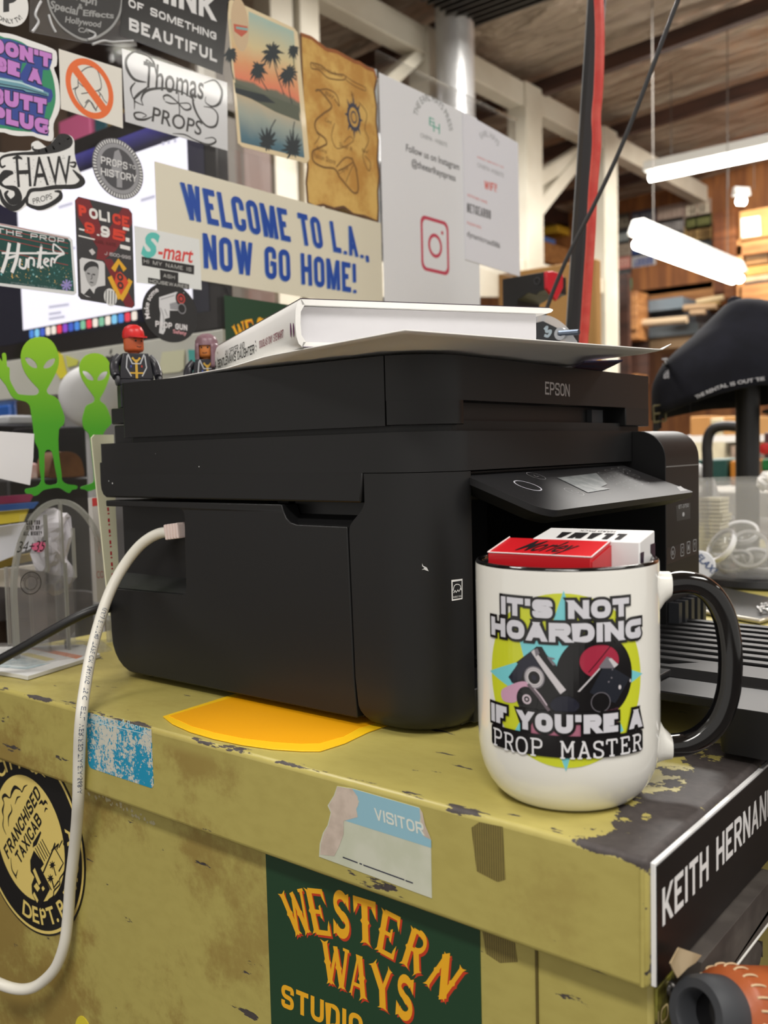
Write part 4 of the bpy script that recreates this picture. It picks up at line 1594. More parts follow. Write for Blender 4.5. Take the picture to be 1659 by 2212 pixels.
for i in range(5):
    g.box(-0.274, .676 + i * .0125, .006, -0.266, .682 + i * .0125, .045)
g.build('vent_ribs', mat((40, 42, 46), 0.5), pr)
# energy star sticker and paint nicks
CC = Cyl(XL - .036, YL + .036, .036, -PI / 2 + .7, .0015)
g = G()
g.pxpoly(CC, [(975, 1253), (999, 1250), (999, 1294), (976, 1298)], 1, 0)
g.pxpoly(CC, [(977.5, 1257), (997, 1254), (997, 1291.5), (978, 1294.5)], 2, 1)
g.stroke(CC, [(979, 1276), (981, 1266), (987, 1262), (994, 1265), (996, 1275)], .0004, 3, 0, 4, px=True)
g.stroke(CC, [(980, 1281), (983, 1275), (985, 1280), (989, 1274), (991, 1278), (995, 1270)], .00045, 3, 0, 2, px=True)
g.text(CC, 'ENERGY STAR', (979, 1292), (996.5, 1289.5), (979, 1288), 3, 0, 0.0)
g.build('energy_sticker', [mat((238, 238, 238), 0.4), mat((14, 14, 16), 0.4)], pr)
g = G()
for (u, v, r) in ((430, 1008, .0009), (235, 1039, .0009), (243, 1044, .0013), (336, 980, .0005)):
    a = PF_.px(u, v)
    g.poly(PF_, ring(a[0], a[1], r * .5, n=6), 1)
g.pxpoly(CC, [(912, 1217), (914, 1222), (922, 1226), (926, 1234), (920, 1232), (916, 1230), (911, 1231), (917, 1227), (912, 1223)], 1)
g.build('paint_nick', mat((205, 205, 205), 0.6), pr)

# ------------------------------------------------------------------ yellow card under the printer
TP = XY(0.0)
P = [TP.px(p) for p in ((352, 1550), (372, 1566), (410, 1583), (460, 1598), (520, 1611), (590, 1621), (650, 1625), (692, 1625), (745, 1608), (795, 1584))]
P += [(-0.345, 0.45), (-0.48, 0.45)]
P2 = [TP.px(p) for p in ((366, 1550), (415, 1572), (465, 1586), (525, 1598), (590, 1606), (650, 1610), (690, 1609), (742, 1594), (775, 1576))] + [(-0.352, 0.445), (-0.472, 0.445)]
yc = thing('yellow_card', 'yellow card with a curved edge sticking out from under the printer', 'card', TP.p(-0.41, 0.40, 0.0))
G().prism(TP, P, 0.0002, 0.0009).build('border', mat((246, 196, 26), 0.4), yc, bev=0.0002)
G().prism(TP, P2, 0.0009, 0.0011).build('centre_panel', mat((240, 168, 10), 0.4), yc)

# ------------------------------------------------------------------ white sheet and hardback book on the lid
SZ = 0.2222
SP = XY(SZ)
cor = SP.px(875, 713)
e_l = SP.px(440, 795)
e_r = SP.px(1450, 757)


def nrm(a, b):
    d = math.hypot(b[0] - a[0], b[1] - a[1])
    return ((b[0] - a[0]) / d, (b[1] - a[1]) / d), d


ul, dl = nrm(cor, e_l)
ur, dr = nrm(cor, e_r)
V, F = [], []
nA, nB = 24, 24
LA, LB = 0.279, dr
for i in range(nA + 1):
    for j in range(nB + 1):
        a, b = LA * i / nA, LB * j / nB
        x, y = cor[0] + ul[0] * a + ur[0] * b, cor[1] + ul[1] * a + ur[1] * b
        z = SZ
        lift = max(0, 1 - a / .02) * max(0, 1 - (LB - b) / .012)
        z += .004 * lift ** 2
        over = max(0.0, YL - y) + max(0.0, x + .304)
        z -= 0.0028 * min(1, max(0, (0.012 - over) / .012)) if over < .012 else 0
        V.append((x, y, z))
for i in range(nA):
    for j in range(nB):
        k = i * (nB + 1) + j
        F.append((k, k + nB + 1, k + nB + 2, k + 1))
o = G().add(V, F).build('white_card_sheet', mat((236, 234, 230), 0.55), sm=180)
md = o.modifiers.new('solid', 'SOLIDIFY')
md.thickness = 0.0007
md.offset = 0
tag(o, 'white card sheet jutting over the printer lid beneath the book', 'sheet')

bz = 0.2232
BP = XY(bz)
nl = BP.px(641, 750)
e1 = (-0.8665, 0.4991)
e2 = (0.4991, 0.8665)
bk = thing('hardback_book', 'white jacketed hardback book lying on the white sheet', 'book', (nl[0] + e1[0] * .1 + e2[0] * .08, nl[1] + e1[1] * .1 + e2[1] * .08, bz))
BW, BL_, BH = 0.164, 0.232, 0.0270


def bpt(a, b, zz_):      # a along the width from the spine, b away along the spine
    return Vector((nl[0] + e2[0] * a + e1[0] * b, nl[1] + e2[1] * a + e1[1] * b, bz + zz_))


def bloft(prof, b0, b1, name, m, bev=None, sm=40):
    return G().hexa([bpt(a, b0, z) for a, z in prof], [bpt(a, b1, z) for a, z in prof]).build(name, m, bk, sm=sm, bev=bev)


ct = 0.0030
bloft([(.004, .0035), (BW - .007, .0035), (BW - .0065, .010), (BW - .0065, BH - .0035), (.004, BH - .0035), (.002, .0135)], .004, BL_ - .004, 'page_block', mat((206, 205, 209), 0.7, bump=(3000, 0.1)))
JK = mat((240, 239, 236), 0.35, name='white book jacket')
top = [(.003, BH), (BW + .001, BH), (BW + .0032, BH - .0006), (BW + .0036, BH - .0014), (BW + .002, BH - .0027), (BW - .001, BH - .0034), (.004, BH - .0032)]
bloft(top, 0, BL_, 'front_cover', JK)
bot = [(.003, 0), (BW + .002, 0), (BW + .002, ct), (.004, ct)]
bloft(bot, 0, BL_, 'back_cover', JK)
sp_ = [(.0035, 0), (.0012, .002), (0, .006), (-.0004, .0135), (0, BH - .006), (.0012, BH - .002), (.0035, BH), (.0055, BH - .003), (.003, BH - .007), (.0026, .0135), (.003, .007), (.0055, .003)]
bloft(sp_, 0, BL_, 'spine', JK, sm=60)
G().hexa([bpt(.003, 0, BH + .0001), bpt(BW + .001, 0, BH + .0001), bpt(BW + .001, BL_, BH + .0001), bpt(.003, BL_, BH + .0001)],
         [bpt(.003, 0, BH + .0005), bpt(BW + .001, 0, BH + .0005), bpt(BW + .001, BL_, BH + .0005), bpt(.003, BL_, BH + .0005)]).build('jacket_front', mat((58, 46, 60), 0.3), bk)
bloft([(.0035, .0001), (.02, .0001), (.02, .0004), (.0035, .0004)], -.0004, .10, 'jacket_edge', mat((66, 40, 84), 0.4))
# spine lettering (frame: across = -b direction so that it reads left to right from the viewer)
sf = Fr(bpt(-.0006, 0, 0), (-e1[0], -e1[1], 0), (0, 0, 1), (-e2[0], -e2[1], 0))
g = G()
g.blk(sf, 'DOUGLAS DAY STEWART', (560, 753), (612, 729), (560, 737), .14, 1, 1)
g.blk(sf, 'AN OFFICER AND', (486, 770), (528, 752), (486, 757), .14, 1, 0)
g.blk(sf, "A GENTLEMAN'S DAUGHTER", (464, 797), (549, 764), (464, 780), .16, 1, 0)
for (u, v) in ((552, 738), (553, 748), (553, 757), (470, 762), (470, 776)):
    a = sf.px(u, v)
    g.poly(sf, [(a[0] + .0012 * (1 if k % 2 == 0 else .45) * math.cos(k * PI / 5 + PI / 2), a[1] + .0012 * (1 if k % 2 == 0 else .45) * math.sin(k * PI / 5 + PI / 2)) for k in range(10)], 1, 0)
for u in (628, 634):
    a = sf.px(u, 713)
    g.poly(sf, ring(a[0], a[1], .0012, .0042, 14, .2), 1, 2)
g.build('spine_lettering', [mat((30, 30, 34), 0.5), mat((120, 44, 62), 0.5), mat((96, 44, 90), 0.5)], bk)

# dark leaflet and clear badge pouch on the lid behind the book
lp = XY(.2170)
P = [lp.px(p) for p in ((1235, 796), (1300, 803), (1345, 781), (1262, 784))]
o = G().prism(XY(0), P, .2172, .2182).build('leaflet', mat((44, 48, 96), 0.4, var=((96, 40, 60), 60)))
tag(o, 'dark blue leaflet on the printer lid under the overhanging sheet', 'leaflet')
BGF = Fr((0, 0, 0), (1, 0, 0), (0, 0, 1), (0, -1, 0))
BGF = yplane(0.655)
bg = thing('badge_pouch', 'clear edged badge pouch with black insert and steel clip behind the book', 'badge', BGF.p(*BGF.px(1205, 775)))
P = smooth([BGF.px(p) for p in ((1150, 690), (1178, 681), (1204, 690), (1226, 708), (1240, 728), (1250, 748), (1240, 775), (1150, 775))], 4, True)
G().prism(BGF, P, 0, 0.0008).build('pouch', clear_mat(body=0.45, body_rgb=(225, 228, 232), name='milky pouch'), bg)
P = [BGF.px(p) for p in ((1150, 700), (1175, 694), (1204, 708), (1205, 722), (1212, 735), (1208, 775), (1150, 775))]
G().prism(BGF, P, 0.001, 0.0015).build('insert', mat((44, 46, 50), 0.4), bg)
g = G()
g.stroke(BGF.at(.0016), [(1176, 712), (1182, 706), (1180, 716), (1190, 715), (1184, 726), (1176, 724)], .0022, 1, 0, 5, px=True)
g.build('insert_print', mat((170, 186, 196), 0.4), bg)
a0, a1 = BGF.px(1214, 721), BGF.px(1256, 718)
G().tube([BGF.p(a0[0], a0[1], .004), BGF.p(a1[0], a1[1], .004)], .0022, 10).build('clip', mat((120, 132, 150), 0.3, 0.9), bg, sm=60)
a = BGF.px(1216, 722)
G().lathe([(.0022, -.001), (.0048, -.001), (.0048, .003), (.0022, .003)], 0, 0, axis=(BGF.p(a[0], a[1], .002), (0, -1, 0)), n=20).build('snap_ring', mat((186, 190, 196), 0.3, 0.6), bg, sm=40)

# ------------------------------------------------------------------ mug
MX, MY, MR = -0.2110, 0.3973, 0.0425
MH = 0.1112
GLAZE = mat((238, 237, 230), 0.12, spec=0.5, coat=0.3, name='white glaze')
GLAZEB = mat((12, 11, 12), 0.08, spec=0.5, coat=0.4, name='black glaze')
mug = thing('mug', 'large white mug with a black handle and printed cameras, near the cabinet corner', 'mug', (MX, MY, 0))
prof = [(0, .003), (.027, .003), (.0285, .0008), (.0305, .0004), (.0325, .0018), (.0355, .0048), (.0382, .0088), (.0404, .0140), (.0417, .0195), (.0424, .0260), (.0425, .034),
        (.0425, MH - .003), (.0424, MH - .0012)]
G().lathe(prof + [(0.0410, MH - .0006)], MX, MY, 0, 96).build('body', GLAZE, mug, sm=50)
G().lathe([(.0424, MH - .0014), (.0422, MH - .0004), (.0416, MH + .0002), (.0405, MH + .0003), (.0396, MH - .0004), (.0392, MH - .002), (.0390, .02), (.036, .008), (0, .006)][::-1], MX, MY, 0, 96).build('black_inside', GLAZEB, mug, sm=60)
# handle in the vertical plane through the axis
hd = Vector((0.800, 0.600, 0)).normalized()
hs = Vector((-hd.y, hd.x, 0))


def hp(r, z, s=0):
    return Vector((MX, MY, z)) + hd * r + hs * s


def handle(pts, name, m, wid=.0060, thk=.0053, n=22, taper=None):
    P = smooth(pts, 8)
    loops = []
    for i, (r, z) in enumerate(P):
        a, b = P[max(i - 1, 0)], P[min(i + 1, len(P) - 1)]
        dr_, dz = b[0] - a[0], b[1] - a[1]
        d = math.hypot(dr_, dz)
        nr, nz = -dz / d, dr_ / d
        k = taper(i / (len(P) - 1)) if taper else 1.0
        L = []
        for q in range(n):
            t = 2 * PI * q / n
            cx_, cs = math.cos(t), math.sin(t)
            p = abs(cx_) ** .8 * (1 if cx_ > 0 else -1) * thk * k
            s_ = abs(cs) ** .8 * (1 if cs > 0 else -1) * wid * k
            if cx_ > .55:
                p -= .0011 * (1 - abs(cs)) ** 2 * 0 + 0
            L.append(hp(r + nr * p, z + nz * p, s_))
        loops.append(L)
    return G().loft(loops).build(name, m, mug, sm=60)


handle([(.0470, .0977), (.0555, .0985), (.0630, .0965), (.0692, .0910), (.0738, .0820), (.0762, .0700), (.0767, .0580), (.0755, .0450), (.0715, .0335), (.0648, .0257), (.0570, .0215), (.0500, .0203), (.0470, .0203)],
       'handle', GLAZEB)


def stub(secs, name='handle_stub'):
    loops = []
    for r, z0, z1, sw in secs:
        zc, hz = (z0 + z1) / 2, (z1 - z0) / 2
        loops.append([hp(r, zc + hz * abs(math.sin(q)) ** .8 * (1 if math.sin(q) > 0 else -1), sw * abs(math.cos(q)) ** .8 * (1 if math.cos(q) > 0 else -1)) for q in [2 * PI * k / 24 for k in range(24)]])
    G().loft(loops).build(name, GLAZE, mug, sm=60)


stub([(.0400, .0800, .1050, .0105), (.0425, .0850, .1042, .0085), (.0450, .0888, .1038, .0072), (.0482, .0917, .1037, .0066)])
stub([(.0400, .0120, .0400, .0105), (.0425, .0130, .0345, .0085), (.0450, .0138, .0295, .0072), (.0482, .0143, .0263, .0066)])
# print wrapped on the mug
MC = Cyl(MX, MY, MR + .00002, math.atan2(EYE.y - MY, EYE.x - MX))


def mz(x, y):        # reading of the enlarged detail (1040, 1260) x 4.366
    return (1040 + x / 4.366, 1260 + y / 4.366)


pt = bpy.data.objects.new('printed_design', None)
COL.objects.link(pt)
pt.parent = mug
pt['_w'] = mug['_w']
LIME, SKY, PINK = mat((206, 214, 48), 0.15, coat=.3), mat((122, 208, 216), 0.15, coat=.3), mat((176, 110, 132), 0.15, coat=.3)
DARK, GREY, CRIM = mat((16, 15, 18), 0.12, coat=.3), mat((214, 214, 222), 0.15, coat=.3), mat((166, 40, 66), 0.15, coat=.3)
cen = MC.px(mz(800, 915))
lft = MC.px(mz(97, 800))
rgt = MC.px(mz(1500, 815))
topc = MC.px(mz(780, 95))
botc = MC.px(mz(800, 1742))
cx0, rx0 = (lft[0] + rgt[0]) / 2, (rgt[0] - lft[0]) / 2
cz0, rz0 = (topc[1] + botc[1]) / 2, (topc[1] - botc[1]) / 2
G().poly(MC, ring(cx0, cz0, rx0, rz0, 64), 1, 0).build('lime_disc', LIME, pt)
g = G()
tips = [MC.px(mz(775, 68)), MC.px(mz(1518, 850)), MC.px(mz(797, 1775)), MC.px(mz(82, 825))]
sc_ = (cx0, (tips[1][1] + tips[3][1]) / 2)
star = []
for k in range(4):
    star.append(tips[k])
    ang = PI / 4 - k * PI / 2
    star.append((sc_[0] + .013 * math.cos(ang), sc_[1] + .016 * math.sin(ang)))
g.poly(MC, star, 2)
P = [MC.px(mz(*p)) for p in ((355, 520), (840, 540), (820, 700), (400, 700))]
g.poly(MC, P, 2)
g.pxpoly(MC, [mz(*p) for p in ((310, 1400), (370, 1290), (420, 1290), (380, 1420))], 2)
g.pxpoly(MC, [mz(*p) for p in ((1290, 1420), (1300, 1290), (1340, 1390))], 2)
g.build('blue_star', SKY, pt)
PINKL = mat((206, 160, 186), 0.15, coat=.3)
g = G()
rc = MC.px(mz(1085, 880))
rl = MC.px(mz(748, 880))
rt = MC.px(mz(1085, 480))
g.poly(MC, ring(rc[0], rc[1], MC.px(mz(1418, 880))[0] - rc[0], rt[1] - rc[1], 56), 3, 0)
rl = MC.px(mz(1118, 735))
g.poly(MC, ring(rl[0], rl[1], MC.px(mz(1295, 740))[0] - rl[0], MC.px(mz(1118, 578))[1] - rl[1], 40), 4, 1)
g.stroke(MC, [mz(1010, 840), mz(1215, 590)], .0004, 5, 0, 0, px=True)
g.build('vinyl_record', [DARK, CRIM], pt)
g = G()
NAVY, SILV, LENS = mat((30, 32, 48), 0.15, coat=.3), mat((206, 202, 206), 0.15, coat=.3), mat((120, 116, 124), 0.15, coat=.3)
g.pxpoly(MC, [mz(*p) for p in ((255, 885), (345, 760), (330, 745), (480, 630), (520, 595), (570, 598), (620, 680), (700, 760), (800, 1010), (900, 1030), (1000, 900), (1000, 1240), (350, 1240), (360, 1000), (300, 940))], 4, 0)
g.pxpoly(MC, [mz(*p) for p in ((345, 755), (470, 640), (560, 800), (480, 830), (400, 830), (380, 900), (290, 940), (262, 885))], 5, 1)
g.pxpoly(MC, [mz(*p) for p in ((470, 645), (500, 622), (798, 1005), (745, 1045))], 6, 2)
g.pxpoly(MC, [mz(*p) for p in ((500, 622), (530, 612), (550, 660), (515, 690))], 7, 3)
g.pxpoly(MC, [mz(*p) for p in ((590, 635), (620, 690), (690, 705), (690, 720), (660, 715), (705, 770), (675, 775), (630, 712))], 6, 3)
a = MC.px(mz(498, 888))
for r, k, m_ in ((.0048, 1.05, 3), (.0042, 1.05, 2), (.0027, 1.05, 0), (.0012, 1.05, 1)):
    g.poly(MC, ring(a[0], a[1], r, r * k, 32), 7 if r > .0045 else (8 if r > .004 else (9 if r > .002 else 10)), m_)
g.annulus(MC, a[0], a[1], .0036, .0038, 9, 3, 32)
g.build('silver_camera', [DARK, NAVY, SILV, LENS], pt)
g = G()
g.pxpoly(MC, [mz(*p) for p in ((905, 1035), (1110, 800), (1180, 690), (1290, 760), (1408, 880), (1400, 935), (1280, 1140), (1180, 1200), (905, 1230))], 6, 0)
g.pxpoly(MC, [mz(*p) for p in ((1180, 690), (1215, 700), (1290, 765), (1245, 800), (1120, 800), (1108, 785))], 7, 2)
g.pxpoly(MC, [mz(*p) for p in ((1195, 712), (1222, 705), (1287, 765), (1250, 796))], 8, 3)
g.pxpoly(MC, [mz(*p) for p in ((905, 1020), (1112, 795), (1120, 806), (925, 1022))], 8, 3)
g.pxpoly(MC, [mz(*p) for p in ((1140, 800), (1245, 800), (1395, 890), (1260, 1130), (1020, 1030))], 7, 1)
a = MC.px(mz(1125, 1120))
g.annulus(MC, a[0], a[1], .0041, .0044, 9, 2, 32)
g.poly(MC, ring(a[0], a[1], .0040, n=28), 8, 0)
for (x, y, rx_, ry_, m_) in ((1302, 978, .0007, .0010, 3), (1225, 890, .0004, .0004, 2), (1198, 928, .0004, .0004, 2), (1232, 812, .0004, .0003, 2), (1400, 915, .0004, .0008, 3)):
    a = MC.px(mz(x, y))
    g.poly(MC, ring(a[0], a[1], rx_, ry_, 14), 9, m_)
g.build('black_camera', [DARK, mat((32, 36, 46), 0.15, coat=.3), LENS, SILV], pt)
g = G()
g.pxpoly(MC, [mz(*p) for p in ((190, 1020), (220, 985), (350, 930), (430, 930), (470, 980), (360, 1010), (340, 1100), (300, 1125), (225, 1115), (195, 1080))], 8, 0, sm=3)
a = MC.px(mz(430, 1092))
g.poly(MC, ring(a[0], a[1], .0051, .0056, 32), 9, 1)
g.annulus(MC, a[0], a[1], .0013, .0022, 10, 2, 28)
g.poly(MC, ring(a[0], a[1], .0006, n=14), 10, 2)
g.stroke(MC, [mz(440, 950), mz(520, 1040), mz(640, 1200)], .0014, 10, 3, 4, px=True)
g.stroke(MC, [mz(500, 990), mz(560, 1060), mz(620, 1150)], .0006, 11, 2, 4, px=True)
a = MC.px(mz(785, 1145))
g.poly(MC, ring(a[0], a[1], .0062, .0040, 32), 9, 4)
g.annulus(MC, a[0], a[1], .0058, .0062, 10, 1, 32, PI * .1, PI * .95, .66)
g.build('film_and_lens', [PINKL, DARK, mat((204, 190, 200), 0.2, coat=.3), mat((104, 92, 100), 0.2, coat=.3), mat((26, 28, 44), 0.15, coat=.3)], pt)
g = G()
g.pxpoly(MC, [mz(*p) for p in ((370, 1330), (370, 1420), (640, 1450), (900, 1455), (1290, 1425), (1290, 1170), (1180, 1200), (1100, 1260), (480, 1290))], 3)
g.build('pink_base', PINK, pt)
g = G()
P = []
for i in range(21):
    t = i / 20
    P.append((105 + (1512 - 105) * t, 1325 + (1362 - 1325) * t))
top_ = [MC.px(mz(108, 1322)), MC.px(mz(1508, 1360))]
bot_ = [MC.px(mz(108, 1525)), MC.px(mz(1508, 1555))]
x0, x1 = top_[0][0], top_[1][0]
g.poly(MC, rrect(x0, (bot_[0][1] + bot_[1][1]) / 2, x1, (top_[0][1] + top_[1][1]) / 2, .0016), 24)
g.build('black_band', DARK, pt)


def mtext(t, L, R, ht, lay=13, th=.33, sl=0.0):
    """outlined fat lettering: L, R = detail coords of the bottom corners, ht = detail height"""
    a, b = MC.px(mz(*L)), MC.px(mz(*R))
    c_ = MC.px(mz(L[0], L[1] - ht))
    h = c_[1] - a[1]
    zc = (a[1] + b[1]) / 2
    for m_, la, gr in ((0, lay, .15), (1, lay + 5, 0)):
        G1.blk(MC, t, (a[0], zc), (b[0], zc), (a[0], zc + h), th, la, m_, px=False, grow=gr, R=.34, space=.10, slant=sl)


G1 = G()
mtext("IT'S NOT", (195, 290), (1385, 300), 168)
mtext("HOARDING", (105, 485), (1495, 500), 172, lay=14)
mtext("IF YOU'RE A", (105, 1295), (1505, 1340), 168, lay=15)
G1.build('fat_lettering', [DARK, GREY], pt)
# typewriter capitals with slab serifs
SLAB = {
    'P': ([((.2, 0), (.2, 1)), ((.2, 1), (.6, 1), (.82, .9), (.85, .74), (.8, .58), (.6, .5), (.2, .5))], [((.02, 0), (.42, 0)), ((.02, 1), (.25, 1))]),
    'R': ([((.2, 0), (.2, 1)), ((.2, 1), (.58, 1), (.8, .9), (.82, .74), (.76, .58), (.58, .5), (.2, .5)), ((.5, .5), (.68, .3), (.82, 0))], [((.02, 0), (.4, 0)), ((.02, 1), (.25, 1)), ((.76, 0), (.98, 0))]),
    'O': ([((.5, 1), (.24, .93), (.1, .72), (.07, .5), (.1, .28), (.24, .07), (.5, 0), (.76, .07), (.9, .28), (.93, .5), (.9, .72), (.76, .93), (.5, 1))], []),
    'M': ([((.15, 0), (.15, 1)), ((.15, 1), (.5, .35)), ((.5, .35), (.85, 1)), ((.85, 1), (.85, 0))], [((.0, 0), (.32, 0)), ((.68, 0), (1, 0)), ((.0, 1), (.2, 1)), ((.8, 1), (1, 1))]),
    'A': ([((.14, 0), (.5, 1)), ((.5, 1), (.86, 0)), ((.27, .34), (.73, .34))], [((.0, 0), (.34, 0)), ((.66, 0), (1, 0)), ((.34, 1), (.5, 1))]),
    'S': ([((.82, .78), (.72, .95), (.48, 1), (.22, .94), (.14, .77), (.22, .6), (.5, .5), (.78, .4), (.87, .22), (.76, .05), (.5, 0), (.24, .05), (.13, .24))], [((.83, .72), (.83, 1)), ((.13, 0), (.13, .3))]),
    'T': ([((.5, 0), (.5, 1)), ((.06, 1), (.94, 1))], [((.28, 0), (.72, 0)), ((.06, .74), (.06, 1)), ((.94, .74), (.94, 1))]),
    'E': ([((.2, 0), (.2, 1)), ((.2, 1), (.85, 1)), ((.2, .52), (.6, .52)), ((.2, 0), (.88, 0))], [((.02, 0), (.3, 0)), ((.02, 1), (.3, 1)), ((.85, .74), (.85, 1)), ((.88, 0), (.88, .28)), ((.6, .4), (.6, .64))]),
}
g = G()
for ch, L, R, ht in (('P', (128, 1518), (214, 1535), 150), ('R', (225, 1560), (322, 1582), 155), ('O', (335, 1595), (445, 1605), 150), ('P', (468, 1618), (590, 1622), 155),
                     ('M', (745, 1645), (880, 1645), 155), ('A', (905, 1645), (1030, 1645), 155), ('S', (1045, 1640), (1155, 1635), 150), ('T', (1170, 1625), (1275, 1615), 150),
                     ('E', (1300, 1605), (1395, 1590), 150), ('R', (1412, 1580), (1498, 1555), 145)):
    a, b = MC.px(mz(*L)), MC.px(mz(*R))
    t = MC.px(mz(L[0], L[1] - ht))
    x0, x1, z0 = a[0], b[0], (a[1] + b[1]) / 2
    h = t[1] - a[1]
    main, ser = SLAB[ch]
    for st in main:
        g.stroke(MC, [(x0 + p[0] * (x1 - x0), z0 + p[1] * h) for p in st], .00085, 27, 0, 3 if len(st) > 3 else 0)
    for st in ser:
        g.stroke(MC, [(x0 + p[0] * (x1 - x0), z0 + p[1] * h) for p in st], .0007, 27, 0, 0)
g.build('typewriter_lettering', mat((232, 232, 236), 0.2, coat=.3), pt)

# cigarette packs standing in the mug
RED = mat((206, 26, 36), 0.35, coat=.2, name='red card')


def pack(cx_, cy_, ang, w_, d_, z0, z1, m, name, label, tilt=0.0):
    t = thing(name, label, 'box', (cx_, cy_, z0), 'cigarette packs in the mug')
    ux = Vector((math.cos(ang), math.sin(ang), 0))
    uy = Vector((-math.sin(ang), math.cos(ang), 0))
    up = Vector((0, 0, 1))
    c0 = Vector((cx_, cy_, 0))

    def q(a, b, z):
        return c0 + ux * a + uy * b + up * (z + tilt * b)
    return t, q, ux, uy


p1 = XY(.1165)
P = [p1.px(p) for p in ((1048, 1194), (1283, 1207), (1313, 1179), (1100, 1166))]
ang = math.atan2(P[1][1] - P[0][1], P[1][0] - P[0][0])
cx_, cy_ = sum(p[0] for p in P) / 4, sum(p[1] for p in P) / 4
t, q, ux, uy = pack(-0.2165, 0.3905, math.radians(3), .052, .022, .03, .1155, RED, 'cigarette_pack', 'red pack lettered in black script, front of the two in the mug', .24)
wd, dp = .0262, .0110
zt1 = .1168
G().hexa([q(-wd, -dp, .03), q(wd, -dp, .03), q(wd, dp, .03), q(-wd, dp, .03)], [q(-wd, -dp, zt1), q(wd, -dp, zt1), q(wd, dp, zt1), q(-wd, dp, zt1)]).build('carton', RED, t, bev=0.0006)
G().hexa([q(wd + .0002, -dp, .03), q(wd + .0005, -dp, .03), q(wd + .0005, dp, .03), q(wd + .0002, dp, .03)],
         [q(wd + .0002, -dp, zt1 - .002), q(wd + .0005, -dp, zt1 - .002), q(wd + .0005, dp, zt1 - .002), q(wd + .0002, dp, zt1 - .002)]).build('side_flap', RED, t)
g = G()
for a_, b_ in ((q(-wd, -dp, zt1), q(-wd, dp, zt1)), (q(wd, -dp, zt1), q(wd, dp, zt1)), (q(-wd, -dp, zt1), q(wd, -dp, zt1))):
    g.tube([a_ + Vector((0, 0, .0001)), b_ + Vector((0, 0, .0001))], .00035, 6)
g.build('worn_edge', mat((240, 220, 220), 0.6), t)
pf_ = Fr(q(0, 0, zt1) + Vector((0, 0, .0001)), ux, (uy + Vector((0, 0, .24))).normalized(), Vector((0, 0, 1)))
G().text(pf_, 'Morley', (-.014, -.0068), (.0125, -.0068), (-.0105, .0072), 2, 0, .01, .2, px=False).build('script_lettering', INK, t)
t, q, ux, uy = pack(-0.2045, 0.4125, math.radians(5), .052, .022, .03, .1185, WHITE, 'cigarette_pack', 'white pack with upside-down black capitals, behind the red pack in the mug', .16)
wd, dp = .0265, .0108
zt2 = .1212
WC = mat((238, 238, 238), 0.4, coat=.1, name='white card')
G().hexa([q(-wd, -dp, .03), q(wd, -dp, .03), q(wd, dp, .03), q(-wd, dp, .03)], [q(-wd, -dp, zt2), q(wd, -dp, zt2), q(wd, dp, zt2), q(-wd, dp, zt2)]).build('carton', WC, t, bev=0.0006)
pf_ = Fr(q(0, 0, zt2) + Vector((0, 0, .0001)), -ux, -(uy + Vector((0, 0, .16))).normalized(), Vector((0, 0, 1)))
g = G()
g.blk(pf_, 'LLAMA', (-.0165, -.002), (.0165, -.002), (-.0165, .0088), .26, 2, 0, px=False, space=.16)
g.text(pf_, 'HARD PACK', (-.009, -.0072), (.009, -.0072), (-.009, -.0045), 1, 0, .0, px=False)
g.build('lettering', INK, t)
rf_ = Fr(q(wd + .0002, 0, 0), uy, Vector((0, 0, 1)), ux)
g = G()
g.poly(rf_, [(.004, .117), (.0105, .117), (.0105, .104), (.007, .108), (.0085, .111), (.004, .113)], 1)
g.poly(rf_, [(-.0105, .1145), (-.0055, .1145), (-.0065, .108), (-.0105, .106)], 1)
g.build('purple_print', mat((44, 26, 48), 0.4), t)

# ------------------------------------------------------------------ cables
CW = mat((226, 223, 212), 0.4, name='white cable sheath')
wc = thing('network_cable', 'white network cable looping from the printer down over the cabinet edge', 'cable', (-0.60, 0.36, 0.0))
pl = yplane(YL + .006)
path_px = [(366, 1149, .421), (345, 1152, .420), (322, 1163, .417), (298, 1183, .413), (272, 1216, .407), (248, 1256, .399), (228, 1302, .390), (210, 1360, .378), (194, 1425, .362),
           (183, 1490, .3465), (177, 1535, .3385), (173, 1580, .3370), (171, 1630, .3385), (170, 1680, .3395), (169, 1730, .341), (166, 1780, .345), (160, 1840, .3485), (152, 1910, .3500), (147, 1980, .3505), (139, 2040, .3490),
           (120, 2090, .3470), (90, 2122, .3440), (60, 2136, .3400), (25, 2134, .3350), (-15, 2118, .3280), (-60, 2090, .3200)]
pw = [tuple(yplane(y).p(*yplane(y).px(u, v))) for u, v, y in path_px]
cpath = [Vector(p) for p in smooth(pw, 6)]
CR = .00385
G().tube(cpath, CR, 14).build('sheath', CW, wc, sm=80)
a = pl.px(382, 1147)
dirp = (Vector(pw[0]) - Vector(pw[1])).normalized()
e0 = Vector(pw[0])
side = dirp.cross(Vector((0, 0, 1))).normalized()
upv = side.cross(dirp)
g = G()
for k in range(5):
    c0_ = e0 + dirp * (.0028 * k)
    h = .0046 if k % 1 == 0 else .004
    g.hexa([c0_ - side * .005 - upv * .0052, c0_ + side * .005 - upv * .0052, c0_ + side * .005 + upv * .0052, c0_ - side * .005 + upv * .0052],
           [c0_ + dirp * .0022 - side * .005 - upv * .0055, c0_ + dirp * .0022 + side * .005 - upv * .0055, c0_ + dirp * .0022 + side * .005 + upv * .0055, c0_ + dirp * .0022 - side * .005 + upv * .0055])
